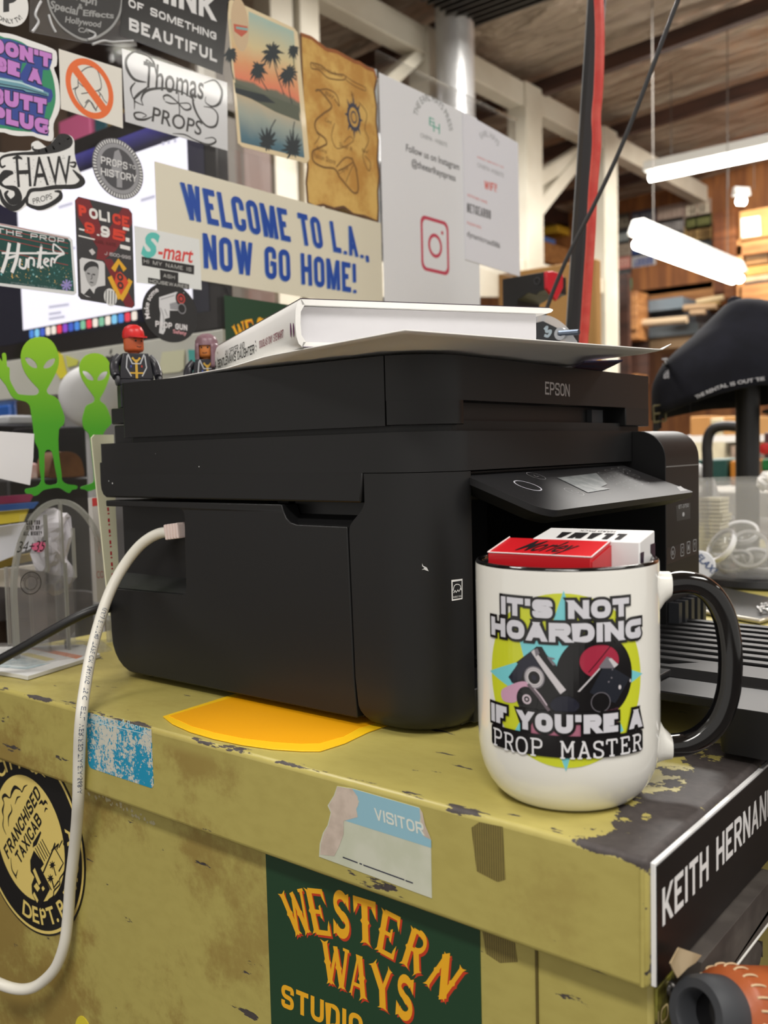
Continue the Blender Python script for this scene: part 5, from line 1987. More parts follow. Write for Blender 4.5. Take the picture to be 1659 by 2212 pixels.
g.hexa([e0 - side * .0044 - upv * .0047, e0 + side * .0044 - upv * .0047, e0 + side * .0044 + upv * .0047, e0 - side * .0044 + upv * .0047],
       [e0 + dirp * .0135 - side * .0044 - upv * .0047, e0 + dirp * .0135 + side * .0044 - upv * .0047, e0 + dirp * .0135 + side * .0044 + upv * .0047, e0 + dirp * .0135 - side * .0044 + upv * .0047])
g.build('plug', mat((224, 206, 200), 0.45), wc, bev=0.0004)
# print running along the sheath
cum = [0.0]
for i in range(1, len(cpath)):
    cum.append(cum[-1] + (cpath[i] - cpath[i - 1]).length)


def along(s):
    s = min(max(s, 0), cum[-1] - 1e-6)
    i = 0
    while cum[i + 1] < s:
        i += 1
    f = (s - cum[i]) / (cum[i + 1] - cum[i])
    return cpath[i].lerp(cpath[i + 1], f), (cpath[i + 1] - cpath[i]).normalized()


V, F = text2d('(UL) E171740  TYPE CM  24AWG  75 C  ETL VERIFIED TIA-EIA-568-A', 0.0, 0, 1.1)
sc2 = .0030 / cap_height()
V3 = []
for v in V:
    p, tg = along(.082 + v[0] * sc2)
    view = (EYE - p).normalized()
    sd = tg.cross(view).normalized()
    nn = sd.cross(tg).normalized()
    th = -(v[1] * sc2 - .0002) / CR + .55
    V3.append(p + (nn * math.cos(th) + sd * -math.sin(th)) * (CR + .0001))
G().add(V3, F).build('sheath_print', mat((70, 84, 110), 0.5), wc)

pb_ = thing('power_cable', 'black power cable running to the back of the printer across the brochure holder', 'cable', (-0.66, 0.38, 0.04))
ppx = [(-40, 1448, .352), (0, 1425, .358), (50, 1398, .366), (100, 1369, .376), (150, 1341, .388), (190, 1322, .399), (222, 1312, .410), (250, 1306, .424), (275, 1302, .434)]
pp = [tuple(yplane(y).p(*yplane(y).px(u, v))) for u, v, y in ppx]
G().tube(smooth(pp, 6), .0036, 12).build('sheath', mat((26, 26, 28), 0.4), pb_, sm=80)
q0, q1 = Vector(pp[6]), Vector(pp[8])
g = G()
for k in range(6):
    c0_ = q0.lerp(q1, k * .09)
    g.tube([c0_, c0_.lerp(q1, .07)], .0050, 12)
g.build('strain_relief', mat((22, 22, 24), 0.5), pb_, sm=40)

# ------------------------------------------------------------------ stickers on the cabinet
# western lettering
def stem(x0, y0, x1, y1, w_, f0=True, f1=True, spur=True):
    dx, dy = x1 - x0, y1 - y0
    L = math.hypot(dx, dy)
    tx, ty = dx / L, dy / L
    nx_, ny_ = -ty, tx
    h = w_ / 2
    prof_ = []
    if f0:
        prof_ += [(0, 1.9 * h), (.035, 1.5 * h), (.09, 1.05 * h)]
    else:
        prof_ += [(0, h)]
    if spur:
        prof_ += [(.44, h), (.5, 1.55 * h), (.56, h)]
    if f1:
        prof_ += [(.91, 1.05 * h), (.965, 1.5 * h), (1, 1.9 * h)]
    else:
        prof_ += [(1, h)]
    Lp = [(x0 + dx * t + nx_ * k, y0 + dy * t + ny_ * k) for t, k in prof_]
    Rp = [(x0 + dx * t - nx_ * k, y0 + dy * t - ny_ * k) for t, k in prof_]
    a = [(x1 - dx * .05, y1 - dy * .05)] if f1 else []
    b = [(x0 + dx * .05, y0 + dy * .05)] if f0 else []
    return Lp + a + Rp[::-1] + b


def bar(*p, w=.13):
    L, R = ribbon(list(p), w)
    return L + R[::-1]


def arc_(cx_, cy_, rx_, ry_, a0, a1, w, n=14):
    L, R = ribbon([(cx_ + rx_ * math.cos(math.radians(a0 + (a1 - a0) * i / n)), cy_ + ry_ * math.sin(math.radians(a0 + (a1 - a0) * i / n))) for i in range(n + 1)], w)
    return L + R[::-1]


def wedge(x, y, dx, dy, w):
    return [(x, y), (x + dx, y), (x + dx * 1.05, y + dy), (x + dx * .55, y + dy * .45), (x, y + w)]


WEST = {
    'W': [stem(.12, 1, .30, 0, .17), bar((.28, .02), (.5, .78), w=.10), stem(.52, .95, .70, 0, .16, f0=False), bar((.70, .03), (.92, .93), w=.10), bar((.80, .96), (1.02, .96), w=.07)],
    'E': [stem(.24, 0, .24, 1, .26), bar((.2, .945), (.86, .945), w=.11), bar((.2, .055), (.86, .055), w=.11), bar((.3, .5), (.62, .5), w=.09), [(.78, 1), (.95, 1), (.98, .66), (.86, .80)], [(.78, 0), (.95, 0), (.98, .34), (.86, .20)], [(.6, .38), (.7, .34), (.7, .66), (.6, .62)]],
    'S': [arc_(.5, .74, .30, .20, 20, 250, .20), arc_(.5, .27, .32, .21, -160, 90, .22), [(.74, .95), (.94, 1), (.92, .62), (.78, .76)], [(.06, .36), (.22, .26), (.22, .06), (.04, 0)], bar((.36, .58), (.62, .42), w=.2)],
    'T': [stem(.5, 0, .5, 1, .26), bar((.08, .93), (.92, .93), w=.14), [(.0, 1), (.14, 1), (.20, .82), (.02, .62)], [(1, 1), (.86, 1), (.80, .82), (.98, .62)]],
    'R': [stem(.24, 0, .24, 1, .24), arc_(.5, .73, .34, .22, -95, 95, .15), bar((.2, .945), (.52, .945), w=.10), bar((.2, .50), (.52, .50), w=.10), stem(.88, 0, .56, .5, .22, f1=False, spur=False)],
    'N': [stem(.17, 0, .17, 1, .15), stem(.83, 1, .83, 0, .15), bar((.12, .98), (.88, .03), w=.24)],
    'A': [stem(.80, 0, .54, 1, .24, f1=False), stem(.14, 0, .46, 1, .10, f1=False, spur=False), bar((.24, .30), (.72, .30), w=.09), [(.34, 1.02), (.68, 1.02), (.66, .88), (.38, .88)]],
    'Y': [stem(.5, 0, .5, .55, .24, f1=False, spur=False), stem(.5, .42, .16, 1, .22, f0=False, spur=False), stem(.5, .42, .86, 1, .11, f0=False, spur=False)],
}


def west(g, fr, ch, TL, TR, BLc, lay, mi, loc=None, shift=(0, 0)):
    cv = (lambda p: fr.px(p)) if loc is None else loc
    tl, tr, bl = cv(TL), cv(TR), cv(BLc)
    for P in WEST[ch]:
        g.poly(fr, [(bl[0] + p[0] * (tr[0] - tl[0]) + p[1] * (tl[0] - bl[0]) + shift[0], bl[1] + p[0] * (tr[1] - tl[1]) + p[1] * (tl[1] - bl[1]) + shift[1]) for p in P], lay, mi)


def wd_(x, y):      # reading of the enlarged detail (540, 1640) x 2.9625
    return (540 + x / 2.9625, 1640 + y / 2.9625)


WLET = [('W', (185, 850), (335, 822), (272, 1132)), ('E', (345, 818), (470, 830), (405, 1115)), ('S', (522, 832), (640, 862), (535, 1115)), ('T', (662, 868), (808, 912), (672, 1160)),
        ('E', (845, 945), (975, 1012), (800, 1215)), ('R', (1030, 1058), (1165, 1140), (955, 1300)), ('N', (1245, 1222), (1395, 1350), (1105, 1425)),
        ('W', (458, 1142), (635, 1218), (470, 1415)), ('A', (640, 1232), (765, 1285), (630, 1495)), ('Y', (765, 1280), (925, 1352), (775, 1560)), ('S', (940, 1362), (1060, 1410), (930, 1630))]
GOLD, RUST, GREEN = mat((240, 176, 34), 0.4), mat((196, 58, 30), 0.4), mat((30, 64, 40), 0.45)


def western_sticker(fr, name, label, outline, loc, k):
    lo = min(p[0] for p in outline), min(p[1] for p in outline)
    t = thing(name, label, 'sticker', fr.p((min(p[0] for p in outline) + max(p[0] for p in outline)) / 2, lo[1], 0))
    G().prism(fr, outline, 0, 0.0004).build('sheet', [GREEN, mat((226, 226, 220), 0.5)], t)
    f2 = fr.at(0.0004)
    g = G()
    for (ch, a, b, c_) in WLET:
        west(g, f2, ch, a, b, c_, 1, 1, loc, (.0011 * k, -.0011 * k))
        west(g, f2, ch, a, b, c_, 2, 0, loc)
    P = [loc(p) for p in ((205, 1580), (725, 1800), (205, 1432))]
    g.blk(f2, 'STUDIO', P[0], P[1], P[2], .2, 1, 0, px=False, R=.42)
    g.build('lettering', [GOLD, RUST], t)
    return t


P = [BF.px(p) for p in ((575, 1800), (1037, 1960), (1040, 2300), (588, 2300))]
x0, x1 = BF.px(580, 2000)[0], BF.px(1038, 2050)[0]
western_sticker(BF, 'studio_sticker', 'dark green sticker with golden western letters on the front of the olive cabinet', [(x0, -.20), (x1, -.20), (x1, -.046), (x0, -.046)], lambda p: BF.px(wd_(*p)), 1.0)

# taxi emblem
em = thing('taxi_emblem', 'round black and cream taxicab emblem on the olive cabinet, behind the white cable', 'sticker', BF.p(-.628, -.185, 0))
EC = (-.6285, -.1125)
CREAM = mat((232, 208, 120), 0.4)
G().prism(BF, ring(EC[0], EC[1], .0708, n=80), 0, .0006).build('disc', mat((18, 17, 18), 0.4), em)
B2 = BF.at(.0006)
g = G()
g.annulus(B2, EC[0], EC[1], .0672, .0694, 1, 0, 80)
g.poly(B2, ring(EC[0], EC[1], .0462, n=64), 1, 0)
R0 = .0512
for ch, deg in (('C', 128), ('I', 120), ('T', 112), ('Y', 99), ('A', 14)):
    g.arctext(B2, ch, EC[0], EC[1], R0, .0115, math.radians(deg), 2, 0, .02)
for ch, deg in (('D', 263), ('E', 274), ('P', 285), ('T', 296), ('.', 303), ('P', 313), ('.', 321), ('D', 331), ('.', 340), ('I', 346), ('O', 355)):
    g.arctext(B2, ch, EC[0], EC[1], R0, .0115, math.radians(deg), 2, 0, .02, inward=True)


def ez(x, y):      # reading of the enlarged detail (0, 1600) x 5.027
    return (x / 5.027, 1600 + y / 5.027)


def es(pts, w_, mi=0, sm=5):
    g.stroke(B2, [ez(*p) for p in pts], w_, 3, mi, sm, px=True)


es(((170, 215), (210, 240), (235, 210), (265, 215), (260, 260), (285, 285), (310, 270)), [.0006, .0016, .0012, .0016, .0012, .0014, .0004], 0)
a = B2.px(ez(350, 275))
g.annulus(B2, a[0], a[1], .0030, .0046, 3, 0, 24)
es(((390, 270), (430, 275), (415, 320), (385, 330), (395, 355), (440, 310), (450, 350), (495, 395)), [.0004, .0014, .0012, .0016, .0012, .0014, .0012, .0006], 0)
g.build('ring_lettering', [CREAM], em)
g = G()
g.blk(B2, 'FRANCHISED', ez(95, 1290), ez(450, 600), ez(38, 1165), .19, 3, 0, R=.4)
g.blk(B2, 'TAXICAB', ez(222, 1345), ez(462, 880), ez(160, 1235), .19, 3, 0, R=.4)
es(((70, 1020), (35, 930), (40, 830), (30, 760), (45, 680), (30, 620), (60, 590), (110, 620), (130, 560), (165, 505), (220, 530), (240, 555), (265, 500), (300, 480)), [.0004, .0014, .0008, .0022, .001, .002, .0028, .0006, .0024, .003, .0012, .001, .0012, .0004])
es(((95, 930), (95, 830), (130, 760), (120, 690)), [.0004, .0016, .0012, .0004])
es(((165, 690), (190, 620), (225, 605)), [.0004, .0014, .0004])
es(((120, 1270), (130, 1390), (165, 1460), (185, 1500)), [.0004, .0012, .0018, .0003])
es(((175, 1470), (195, 1400)), [.0014, .0003])
es(((425, 690), (455, 660), (470, 690), (495, 660), (520, 690)), [.0004, .0026, .0014, .0024, .0004])
es(((485, 775), (500, 735), (520, 745)), [.0004, .0016, .0004])
for pts in (((330, 1300), (370, 1190), (480, 1340), (445, 1385), (460, 1440), (470, 1450), (545, 1610), (430, 1830), (350, 1660), (345, 1560), (375, 1480), (335, 1420)),
            ((357, 1160), (360, 1110), (440, 980), (450, 1000), (400, 1130))):
    g.pxpoly(B2, [ez(*p) for p in pts], 3)
for i in range(5):
    es(((385 + i * 18, 1165 - i * 24), (470 + i * 18, 1330 - i * 24)), .0011, 0, 0)
for pts in (((470, 1435), (590, 1150), (600, 1110)), ((590, 1150), (690, 1330), (640, 1420)), ((440, 1390), (560, 1620)), ((560, 1480), (590, 1590), (640, 1520)), ((600, 1110), (560, 1200), (640, 1120), (620, 1180))):
    es(pts, .0013, 0, 0)
for (x, y) in ((570, 1350), (550, 1495)):
    for k in range(8):
        t = k * PI / 4
        es(((x, y), (x + 34 * math.cos(t), y + 48 * math.sin(t))), [.002, .0004], 0, 0)
    es(((x + 8, y), (x + 40, y + 115)), .0012, 0, 0)
es(((445, 1830), (490, 1780), (520, 1790), (530, 1730), (580, 1690), (590, 1630), (650, 1560), (650, 1500), (700, 1420), (740, 1280)), .0011)
for (x, y) in ((628, 1690), (655, 1640), (685, 1590)):
    es(((x - 22, y - 18), (x + 10, y + 40)), .0007, 0, 0)
    es(((x + 14, y - 40), (x - 22, y + 34)), .0007, 0, 0)
es(((640, 1160), (680, 1080), (690, 1130), (720, 1050)), .001, 0, 0)
g.build('picture', [mat((20, 18, 18), 0.4)], em)
g = G()
for pts in (((360, 1410), (380, 1380), (448, 1540), (425, 1570)), ((370, 1580), (400, 1540), (437, 1600), (410, 1640)), ((455, 1600), (470, 1575), (490, 1605), (470, 1635)), ((360, 1670), (375, 1640), (420, 1730), (408, 1760))):
    g.pxpoly(B2, [ez(*p) for p in pts], 4)
g.build('building_windows', CREAM, em)

# blue scratched visitor label folded over the edge, torn visitor badge
SB = N('scratched blue label')
n1 = SB.noise(420, 6, rough=.7)
n2 = SB.noise(45, 4)
SB.nt.links.new(SB.mix(SB.step(SB.m_('ADD', SB.m_('MULTIPLY', n1, .8), SB.m_('MULTIPLY', n2, .55)), .66, .72), lin((26, 146, 184)), lin((206, 204, 190))), SB.b.inputs['Base Color'])
SB.b.inputs['Roughness'].default_value = .4
vl = thing('visitor_label', 'scratched turquoise visitor label folded over the edge of the olive cabinet', 'label', LF.p(-.52, -.05, 0))
x0, x1 = LF.px(190, 1620)[0], LF.px(330, 1640)[0]
zl = LF.px(330, 1703)[1]
G().prism(LF, rrect(x0, zl, x1, -0.0006, (.004, .003, 0, 0)), 0.00005, .0003).build('sheet', SB.m, vl)
g = G()
g.text(LF.at(.0003), 'visitor', (196, 1554), (232, 1566), (196, 1542), 1, 0, 0)
g.text(LF.at(.0003), '4 floor s', (262, 1566), (316, 1582), (262, 1552), 1, 0, 0)
g.stroke(LF.at(.0003), [(196, 1558), (318, 1586)], .0005, 1, 0, 0, px=True)
g.build('lettering', mat((196, 222, 226), 0.4), vl)
vb = thing('visitor_badge', 'torn white and light blue paper badge reading VISITOR on the olive cabinet edge', 'badge', LF.p(-.29, -.05, 0))


def vz(x, y):
    return wd_(x, y)


out = [(560, 172), (660, 188), (1085, 310), (1105, 345), (1120, 420), (1160, 515), (1166, 888), (445, 622), (450, 540), (470, 470), (500, 420), (520, 340), (500, 295), (540, 230)]
G().prism(LF, [LF.px(vz(*p)) for p in out], 0.00005, .0004).build('sheet', mat((206, 208, 190), 0.5, var=((196, 200, 178), 60)), vb)
L2 = LF.at(.0004)
G().pxpoly(L2, [vz(*p) for p in ((655, 188), (1085, 312), (1095, 350), (1085, 400), (1110, 470), (1160, 520), (1160, 568), (605, 392), (690, 370), (680, 310), (700, 270), (670, 230))], 1).build('blue_header', mat((146, 190, 206), 0.4), vb)
g = G()
g.pxpoly(L2, [vz(*p) for p in ((560, 175), (655, 190), (690, 240), (695, 290), (680, 320), (690, 370), (600, 395), (600, 480), (570, 560), (540, 620), (450, 610), (455, 540), (475, 470), (505, 420), (522, 340), (505, 295), (545, 230))], 2)
g.build('torn_paper', mat((206, 190, 176), 0.8, var=((188, 172, 158), 120)), vb)
g = G()
g.pxpoly(L2, [vz(*p) for p in ((1085, 312), (1105, 345), (1120, 420), (1160, 515), (1110, 490), (1095, 400))], 2)
g.build('torn_paper', mat((206, 190, 176), 0.8, var=((188, 172, 158), 120)), vb)
g = G()
g.blk(L2, 'VISITOR', vz(803, 385), vz(1118, 488), vz(795, 310), .17, 3, 0, R=.4)
g.build('lettering', mat((222, 226, 216), 0.5), vb)
g = G()
for (a_, b_) in (((595, 626), (690, 662)), ((702, 666), (718, 672)), ((726, 676), (990, 772)), ((996, 775), (1044, 792))):
    g.stroke(L2, [vz(*a_), vz(*b_)], .0006, 3, 0, 0, px=True)
g.build('ruled_line', mat((24, 28, 60), 0.5), vb)
# sliver of a yellow sticker at the bottom
a = BF.px(182, 2240)
o = G().prism(BF, ring(a[0], a[1], .0105, .0150, 32), 0, .0005).build('yellow_sticker', mat((226, 208, 60), 0.4))
tag(o, 'top of a round yellow sticker low on the olive cabinet, cut by the frame', 'sticker')

# ------------------------------------------------------------------ clear counter shield with its stickers
SX = -0.72
SH = xplane(SX)
ye_ = SH.px(819, 400)[0]
sh = thing('clear_shield', 'clear acrylic counter shield covered with stickers behind the printer', 'shield', (SX, 0.55, 0))
ACR = clear_mat(gloss=0.10)
EDGE = mat((196, 204, 206), 0.15, spec=0.8, name='polished acrylic edge')
G().box(SX - .0052, 0.10, 0.0, SX - .0002, ye_ - .002, 0.616).build('sheet', ACR, sh)
G().box(SX - .0054, ye_ - .0018, 0.0, SX + .0001, ye_ + .0006, 0.616).build('polished_edge', EDGE, sh)
sh2 = thing('clear_shield', 'second clear acrylic panel behind the two white notices', 'shield', (SX, 1.05, 0))
G().box(SX - .0052, ye_ + .004, 0.0, SX - .0002, SH.px(1123, 450)[0], 0.64).build('sheet', ACR, sh2)
_n = [0]


def sticker(name, label, outline, rgbm, px=True, sm=0, th=0.0004, fr=None, cat='sticker', group=None):
    fr = fr or SH
    P = [fr.px(p) for p in outline] if px else outline
    if sm:
        P = smooth(P, sm, True)
    _n[0] += 1
    base = 0.0001 + 0.00016 * (_n[0] % 5)
    g = G().prism(fr, P, base, base + th)
    m = rgbm if not isinstance(rgbm, tuple) else mat(rgbm, 0.3, coat=.25)
    o = g.build(name, m)
    tag(o, label, cat, group)
    return o, fr.at(base + th)


def sub(o, name, m, g):
    return g.build(name, m, o)


def q1(x, y):      # detail (0, 0) x 2.9625
    return (x / 2.9625, y / 2.9625)


def q2(x, y):      # detail (0, 400) x 2.9625
    return (x / 2.9625, 400 + y / 2.9625)


def q3(x, y):      # detail (460, 0) x 2.4397
    return (460 + x / 2.4397, y / 2.4397)


def q7(x, y):      # detail (0, 240) x 3.318
    return (x / 3.318, 240 + y / 3.318)


def q8(x, y):      # detail (160, 0) x 4.608
    return (160 + x / 4.608, y / 4.608)


def q9(x, y):      # detail (0, 0) x 6.911
    return (x / 6.911, y / 6.911)


def qa(x, y):      # detail (0, 680) x 3.770
    return (x / 3.770, 680 + y / 3.770)


SB_ = mat((24, 23, 25), 0.3, coat=.2)
SW = mat((232, 232, 230), 0.35, coat=.2)

# round TV sticker, top left
c0 = SH.px(6, -6)
rr = c0[1] - SH.px(15, 57)[1]
o, f = sticker('round_sticker', 'round white sticker reading ONLY TV at the top left corner', ring(c0[0], c0[1], rr, n=56), (232, 231, 228), px=False)
g = G()
g.arctext(f, 'AS ONLY TV!', c0[0], c0[1], rr * .74, rr * .155, math.radians(-84), 1, 0, .015, inward=True, wide=.95)
g.text(f, 'P', q9(48, 160), q9(270, 130), q9(48, -120), 1, 0, .06)
sub(o, 'lettering', SB_, g)

# black heart sticker in its clear bag
o, f = sticker('clear_bag', 'crinkled clear bag holding the black heart sticker', [q1(*p) for p in ((188, -120), (186, 205), (540, 275), (760, 300), (870, 296), (875, -120))], clear_mat(gloss=.22, rough=.05, body=.06), th=.0006, cat='bag')
CREASE_GLINT = mat((206, 208, 210), 0.06, spec=1.0, coat=1.0, name='pale fold highlight')  # pale folds: the bag's gloss streaks are put into their colour and course
g = G()
for pts, w_ in ((((262, 10), (235, 60), (225, 100), (245, 140), (225, 180), (205, 205)), [.001, .003, .0015, .004, .002, .0006]), (((310, 95), (330, 160), (355, 208)), [.002, .0035, .001]),
                (((560, 195), (605, 215), (600, 240), (560, 255)), [.001, .004, .002, .001]), (((590, 285), (660, 262), (720, 270), (850, 262)), [.001, .002, .001, .002])):
    q_ = smooth([f.px(q1(*k)) for k in pts], 4)
    g.tube([f.p(k[0], k[1], .0004) for k in q_], .0011, 8)
    sub(o, 'crease_highlight', CREASE_GLINT, g)
    g = G()
o, f = sticker('heart_sticker', 'black pointed sticker with grey blackletter writing inside the clear bag', [q1(*p) for p in ((278, -150), (290, 0), (330, 110), (410, 205), (555, 272), (690, 215), (770, 120), (796, 0), (790, -150))], (26, 25, 26), th=.0003)
g = G()
L = [q1(*p) for p in ((296, -150), (306, 0), (345, 105), (420, 192), (553, 256), (680, 203), (755, 112), (780, 0), (775, -150))]
g.stroke(f, L, .0020, 1, 0, 5, px=True)
for t, a_, b_, c_ in (('Graph', (430, -20), (620, 36), (430, -78)), ('&', (498, 52), (530, 62), (498, 20)), ('Special', (318, 50), (500, 98), (322, 2)), ('Effects', (530, 100), (730, 118), (526, 62)),
                      ('Hollywood', (415, 142), (648, 176), (416, 104)), ('CA', (500, 205), (570, 212), (500, 176))):
    g.text(f, t, q1(*a_), q1(*b_), q1(*c_), 1, 0, .03, .12)
sub(o, 'lettering', mat((168, 168, 166), 0.35), g)

# black slogan sticker
o, f = sticker('slogan_sticker', 'black sticker reading THINK OF SOMETHING BEAUTIFUL', [q1(*p) for p in ((795, -250), (762, 225), (1420, 480), (1462, -10))], mat((30, 30, 32), 0.22, coat=.3))
g = G()
g.blk(f, 'THINK', q1(826, -62), q1(1378, 135), q1(826, -240), .24, 1, 0)
g.blk(f, 'OF SOMETHING', q1(822, 42), q1(1384, 258), q1(822, -10), .22, 1, 0, R=.4, space=.2)
g.blk(f, 'BEAUTIFUL', q1(826, 192), q1(1388, 400), q1(826, 112), .24, 1, 0, space=.22)
sub(o, 'lettering', mat((222, 222, 222), 0.35), g)

# purple slogan sticker
o, f = sticker('purple_slogan_sticker', 'die-cut sticker with fat purple capitals on blue and green', [q9(*p) for p in ((-300, 480), (0, 490), (180, 515), (400, 590), (780, 730), (845, 820), (840, 980), (800, 1020), (860, 1200), (890, 1450), (880, 1650), (795, 1850), (795, 2050), (740, 2110), (560, 2060), (470, 2030), (250, 2030), (60, 1980), (-300, 1800))], (236, 236, 234), sm=3)
g = G()
g.pxpoly(f, [q9(*p) for p in ((-250, 560), (60, 560), (280, 610), (430, 700), (680, 900), (790, 1150), (830, 1420), (810, 1600), (730, 1810), (600, 1960), (350, 1960), (80, 1920), (-250, 1750))], 1, 0, sm=3)
g.pxpoly(f, [q9(*p) for p in ((-250, 560), (140, 585), (450, 700), (780, 800), (770, 930), (730, 1050), (640, 1040), (620, 1280), (770, 1340), (790, 1430), (760, 1520), (700, 1540), (660, 1750), (720, 1830), (720, 2030), (560, 2000), (440, 1945), (200, 1900), (0, 1860), (-250, 1700))], 2, 1)
g.pxpoly(f, [q9(*p) for p in ((330, 940), (400, 940), (300, 1110))], 3, 0)
sub(o, 'colour_field', [mat((36, 140, 96), 0.3, coat=.25), mat((40, 66, 150), 0.3, coat=.25)], g)
g = G()
for m_, la, gr in ((1, 4, .07), (0, 9, 0)):
    for t, a_, b_, c_ in (("DON'T", (-150, 770), (765, 1020), (-150, 545)), ('BE A', (-110, 1030), (615, 1265), (-110, 815)), ('BUTT', (-170, 1530), (690, 1710), (-170, 1290)), ('PLUG', (-150, 1790), (715, 2010), (-150, 1560))):
        g.blk(f, t, q9(*a_), q9(*b_), q9(*c_), .36, la, m_, grow=gr, space=.07, R=.34)
sub(o, 'lettering', [mat((198, 128, 206), 0.3, coat=.25), mat((36, 30, 70), 0.3)], g)
g = G()
g.pxpoly(f, [q9(*p) for p in ((-200, 1120), (230, 1200), (320, 1205), (370, 1270), (600, 1340), (720, 1395), (715, 1440), (660, 1430), (560, 1400), (380, 1375), (340, 1345), (-200, 1260))], 15, 0)
g.stroke(f, [q9(*p) for p in ((-200, 1150), (300, 1240), (640, 1365))], .0014, 16, 1, 0, px=True)
g.stroke(f, [q9(*p) for p in ((-200, 1220), (340, 1320), (690, 1420))], .001, 16, 2, 0, px=True)
sub(o, 'plug_picture', [mat((110, 160, 176), 0.25), mat((190, 220, 226), 0.25), mat((54, 84, 100), 0.3)], g)

# no-entry style sign
o, f = sticker('prohibition_sticker', 'square cream sticker with an orange prohibition ring over a line drawing', [q1(*p) for p in ((374, 314), (776, 440), (784, 822), (388, 698))], (228, 224, 214))
cc = SH.px(q1(573, 570))
ra = SH.px(q1(573, 384))[1] - cc[1]
rb = SH.px(q1(722, 600))[0] - cc[0]
LINE = mat((96, 92, 90), 0.4)
g = G()
for pts in (((500, 555), (505, 480), (560, 432), (615, 440), (640, 500), (648, 560), (625, 580)), ((500, 525), (535, 555), (555, 540)), ((500, 555), (480, 580), (500, 640), (545, 705)), ((625, 580), (650, 610), (665, 640), (685, 660)),
            ((520, 600), (580, 590), (645, 575)), ((465, 572), (500, 555)), ((545, 660), (570, 640), (600, 690), (620, 710)), ((540, 690), (565, 650), (590, 660), (610, 700)), ((640, 600), (630, 660), (610, 710))):
    g.stroke(f, [q1(*p) for p in pts], .0009, 1, 0, 5, px=True)
sub(o, 'line_drawing', LINE, g)
g = G()
n = 48
V = []
for i in range(n + 1):
    t = 2 * PI * i / n
    for s_ in (.79, 1.0):
        V.append((cc[0] + rb * s_ * math.cos(t), cc[1] + ra * s_ * math.sin(t)))
g.flat(f, V, [(2 * i, 2 * i + 1, 2 * i + 3, 2 * i + 2) for i in range(n)], 2, 0)
g.stroke(f, [q1(*p) for p in ((478, 440), (668, 700))], .0078, 2, 0, 0, px=True)
sub(o, 'prohibition_ring', mat((232, 108, 46), 0.35), g)

# calligraphy sticker
o, f = sticker('calligraphy_sticker', 'glossy pale grey sticker with swirling black calligraphy reading Thomas Props', [q1(*p) for p in ((776, 312), (1450, 530), (1454, 966), (800, 780))], mat((204, 205, 208), 0.16, coat=.5, bump=(260, .12)))
g = G()


def fl(pts, w_, mi=0, la=1):
    g.stroke(f, [q8(*p) for p in pts], w_, la, mi, 7, px=True)


g.text(f, 'Thomas', q8(690, 860), q8(1290, 990), q8(690, 610), 1, 0, .012, .1)
g.text(f, 'PROPS', q8(770, 1205), q8(1270, 1350), q8(775, 1060), 1, 0, .012, .1)
fl(((720, 820), (600, 790), (530, 690), (520, 590), (590, 520), (700, 540), (790, 620), (820, 760)), [.0008, .003, .0035, .0026, .0014, .0012, .0024, .001])
fl(((740, 860), (640, 940), (600, 1000), (690, 1050)), [.001, .0028, .0016, .0006])
fl(((610, 820), (565, 880), (580, 960), (600, 1000), (600, 1090)), [.0008, .002, .0012, .0018, .0005])
fl(((690, 1050), (670, 980), (730, 900), (900, 880), (1080, 920), (1200, 1000)), [.0006, .0018, .0026, .002, .0016, .0008])
fl(((900, 1000), (890, 960), (940, 950), (1020, 1010), (1100, 1090), (1160, 1080), (1140, 1030), (1040, 1030), (960, 1030), (905, 1010)), [.0012, .0016, .0022, .0016, .0018, .0022, .0014, .001, .0016, .001])
fl(((1290, 830), (1400, 800), (1470, 900), (1450, 1020), (1380, 1060), (1310, 1020), (1310, 960)), [.0008, .0016, .0032, .003, .0018, .0012, .0006])
fl(((1180, 920), (1190, 1050), (1250, 1180), (1330, 1260), (1410, 1250), (1430, 1150), (1380, 1080), (1290, 1060)), [.001, .003, .0026, .002, .0024, .002, .0014, .0008])
fl(((780, 1160), (700, 1190), (620, 1180), (600, 1130), (660, 1120), (720, 1150), (680, 1170)), [.0008, .0022, .0026, .0018, .0014, .001, .0006])
fl(((980, 1330), (1100, 1340), (1200, 1390), (1330, 1440), (1410, 1410), (1380, 1370), (1300, 1380)), [.0006, .0014, .0012, .0022, .002, .0012, .0006])
fl(((1040, 890), (1040, 1000), (1050, 1120), (1030, 1160)), [.0008, .0012, .0014, .0006])
fl(((790, 640), (720, 600), (750, 700)), [.0006, .0018, .0006])
sub(o, 'lettering', mat((44, 42, 42), 0.25, coat=.3), g)

# calligraphic name sticker
o, f = sticker('swash_lettering_sticker', 'white die-cut sticker with black swashes reading SHAW PROPS', [q7(*p) for p in ((-60, 320), (30, 300), (90, 288), (215, 282), (222, 235), (270, 215), (340, 262), (390, 195), (470, 168), (525, 205), (530, 310), (560, 420), (608, 500), (575, 545), (445, 560), (445, 630), (360, 700), (270, 716), (195, 680), (130, 722), (60, 706), (-60, 600))], (234, 234, 232), sm=3)
g = G()


def f7(pts, w_, mi=0, la=1):
    g.stroke(f, [q7(*p) for p in pts], w_, la, mi, 7, px=True)


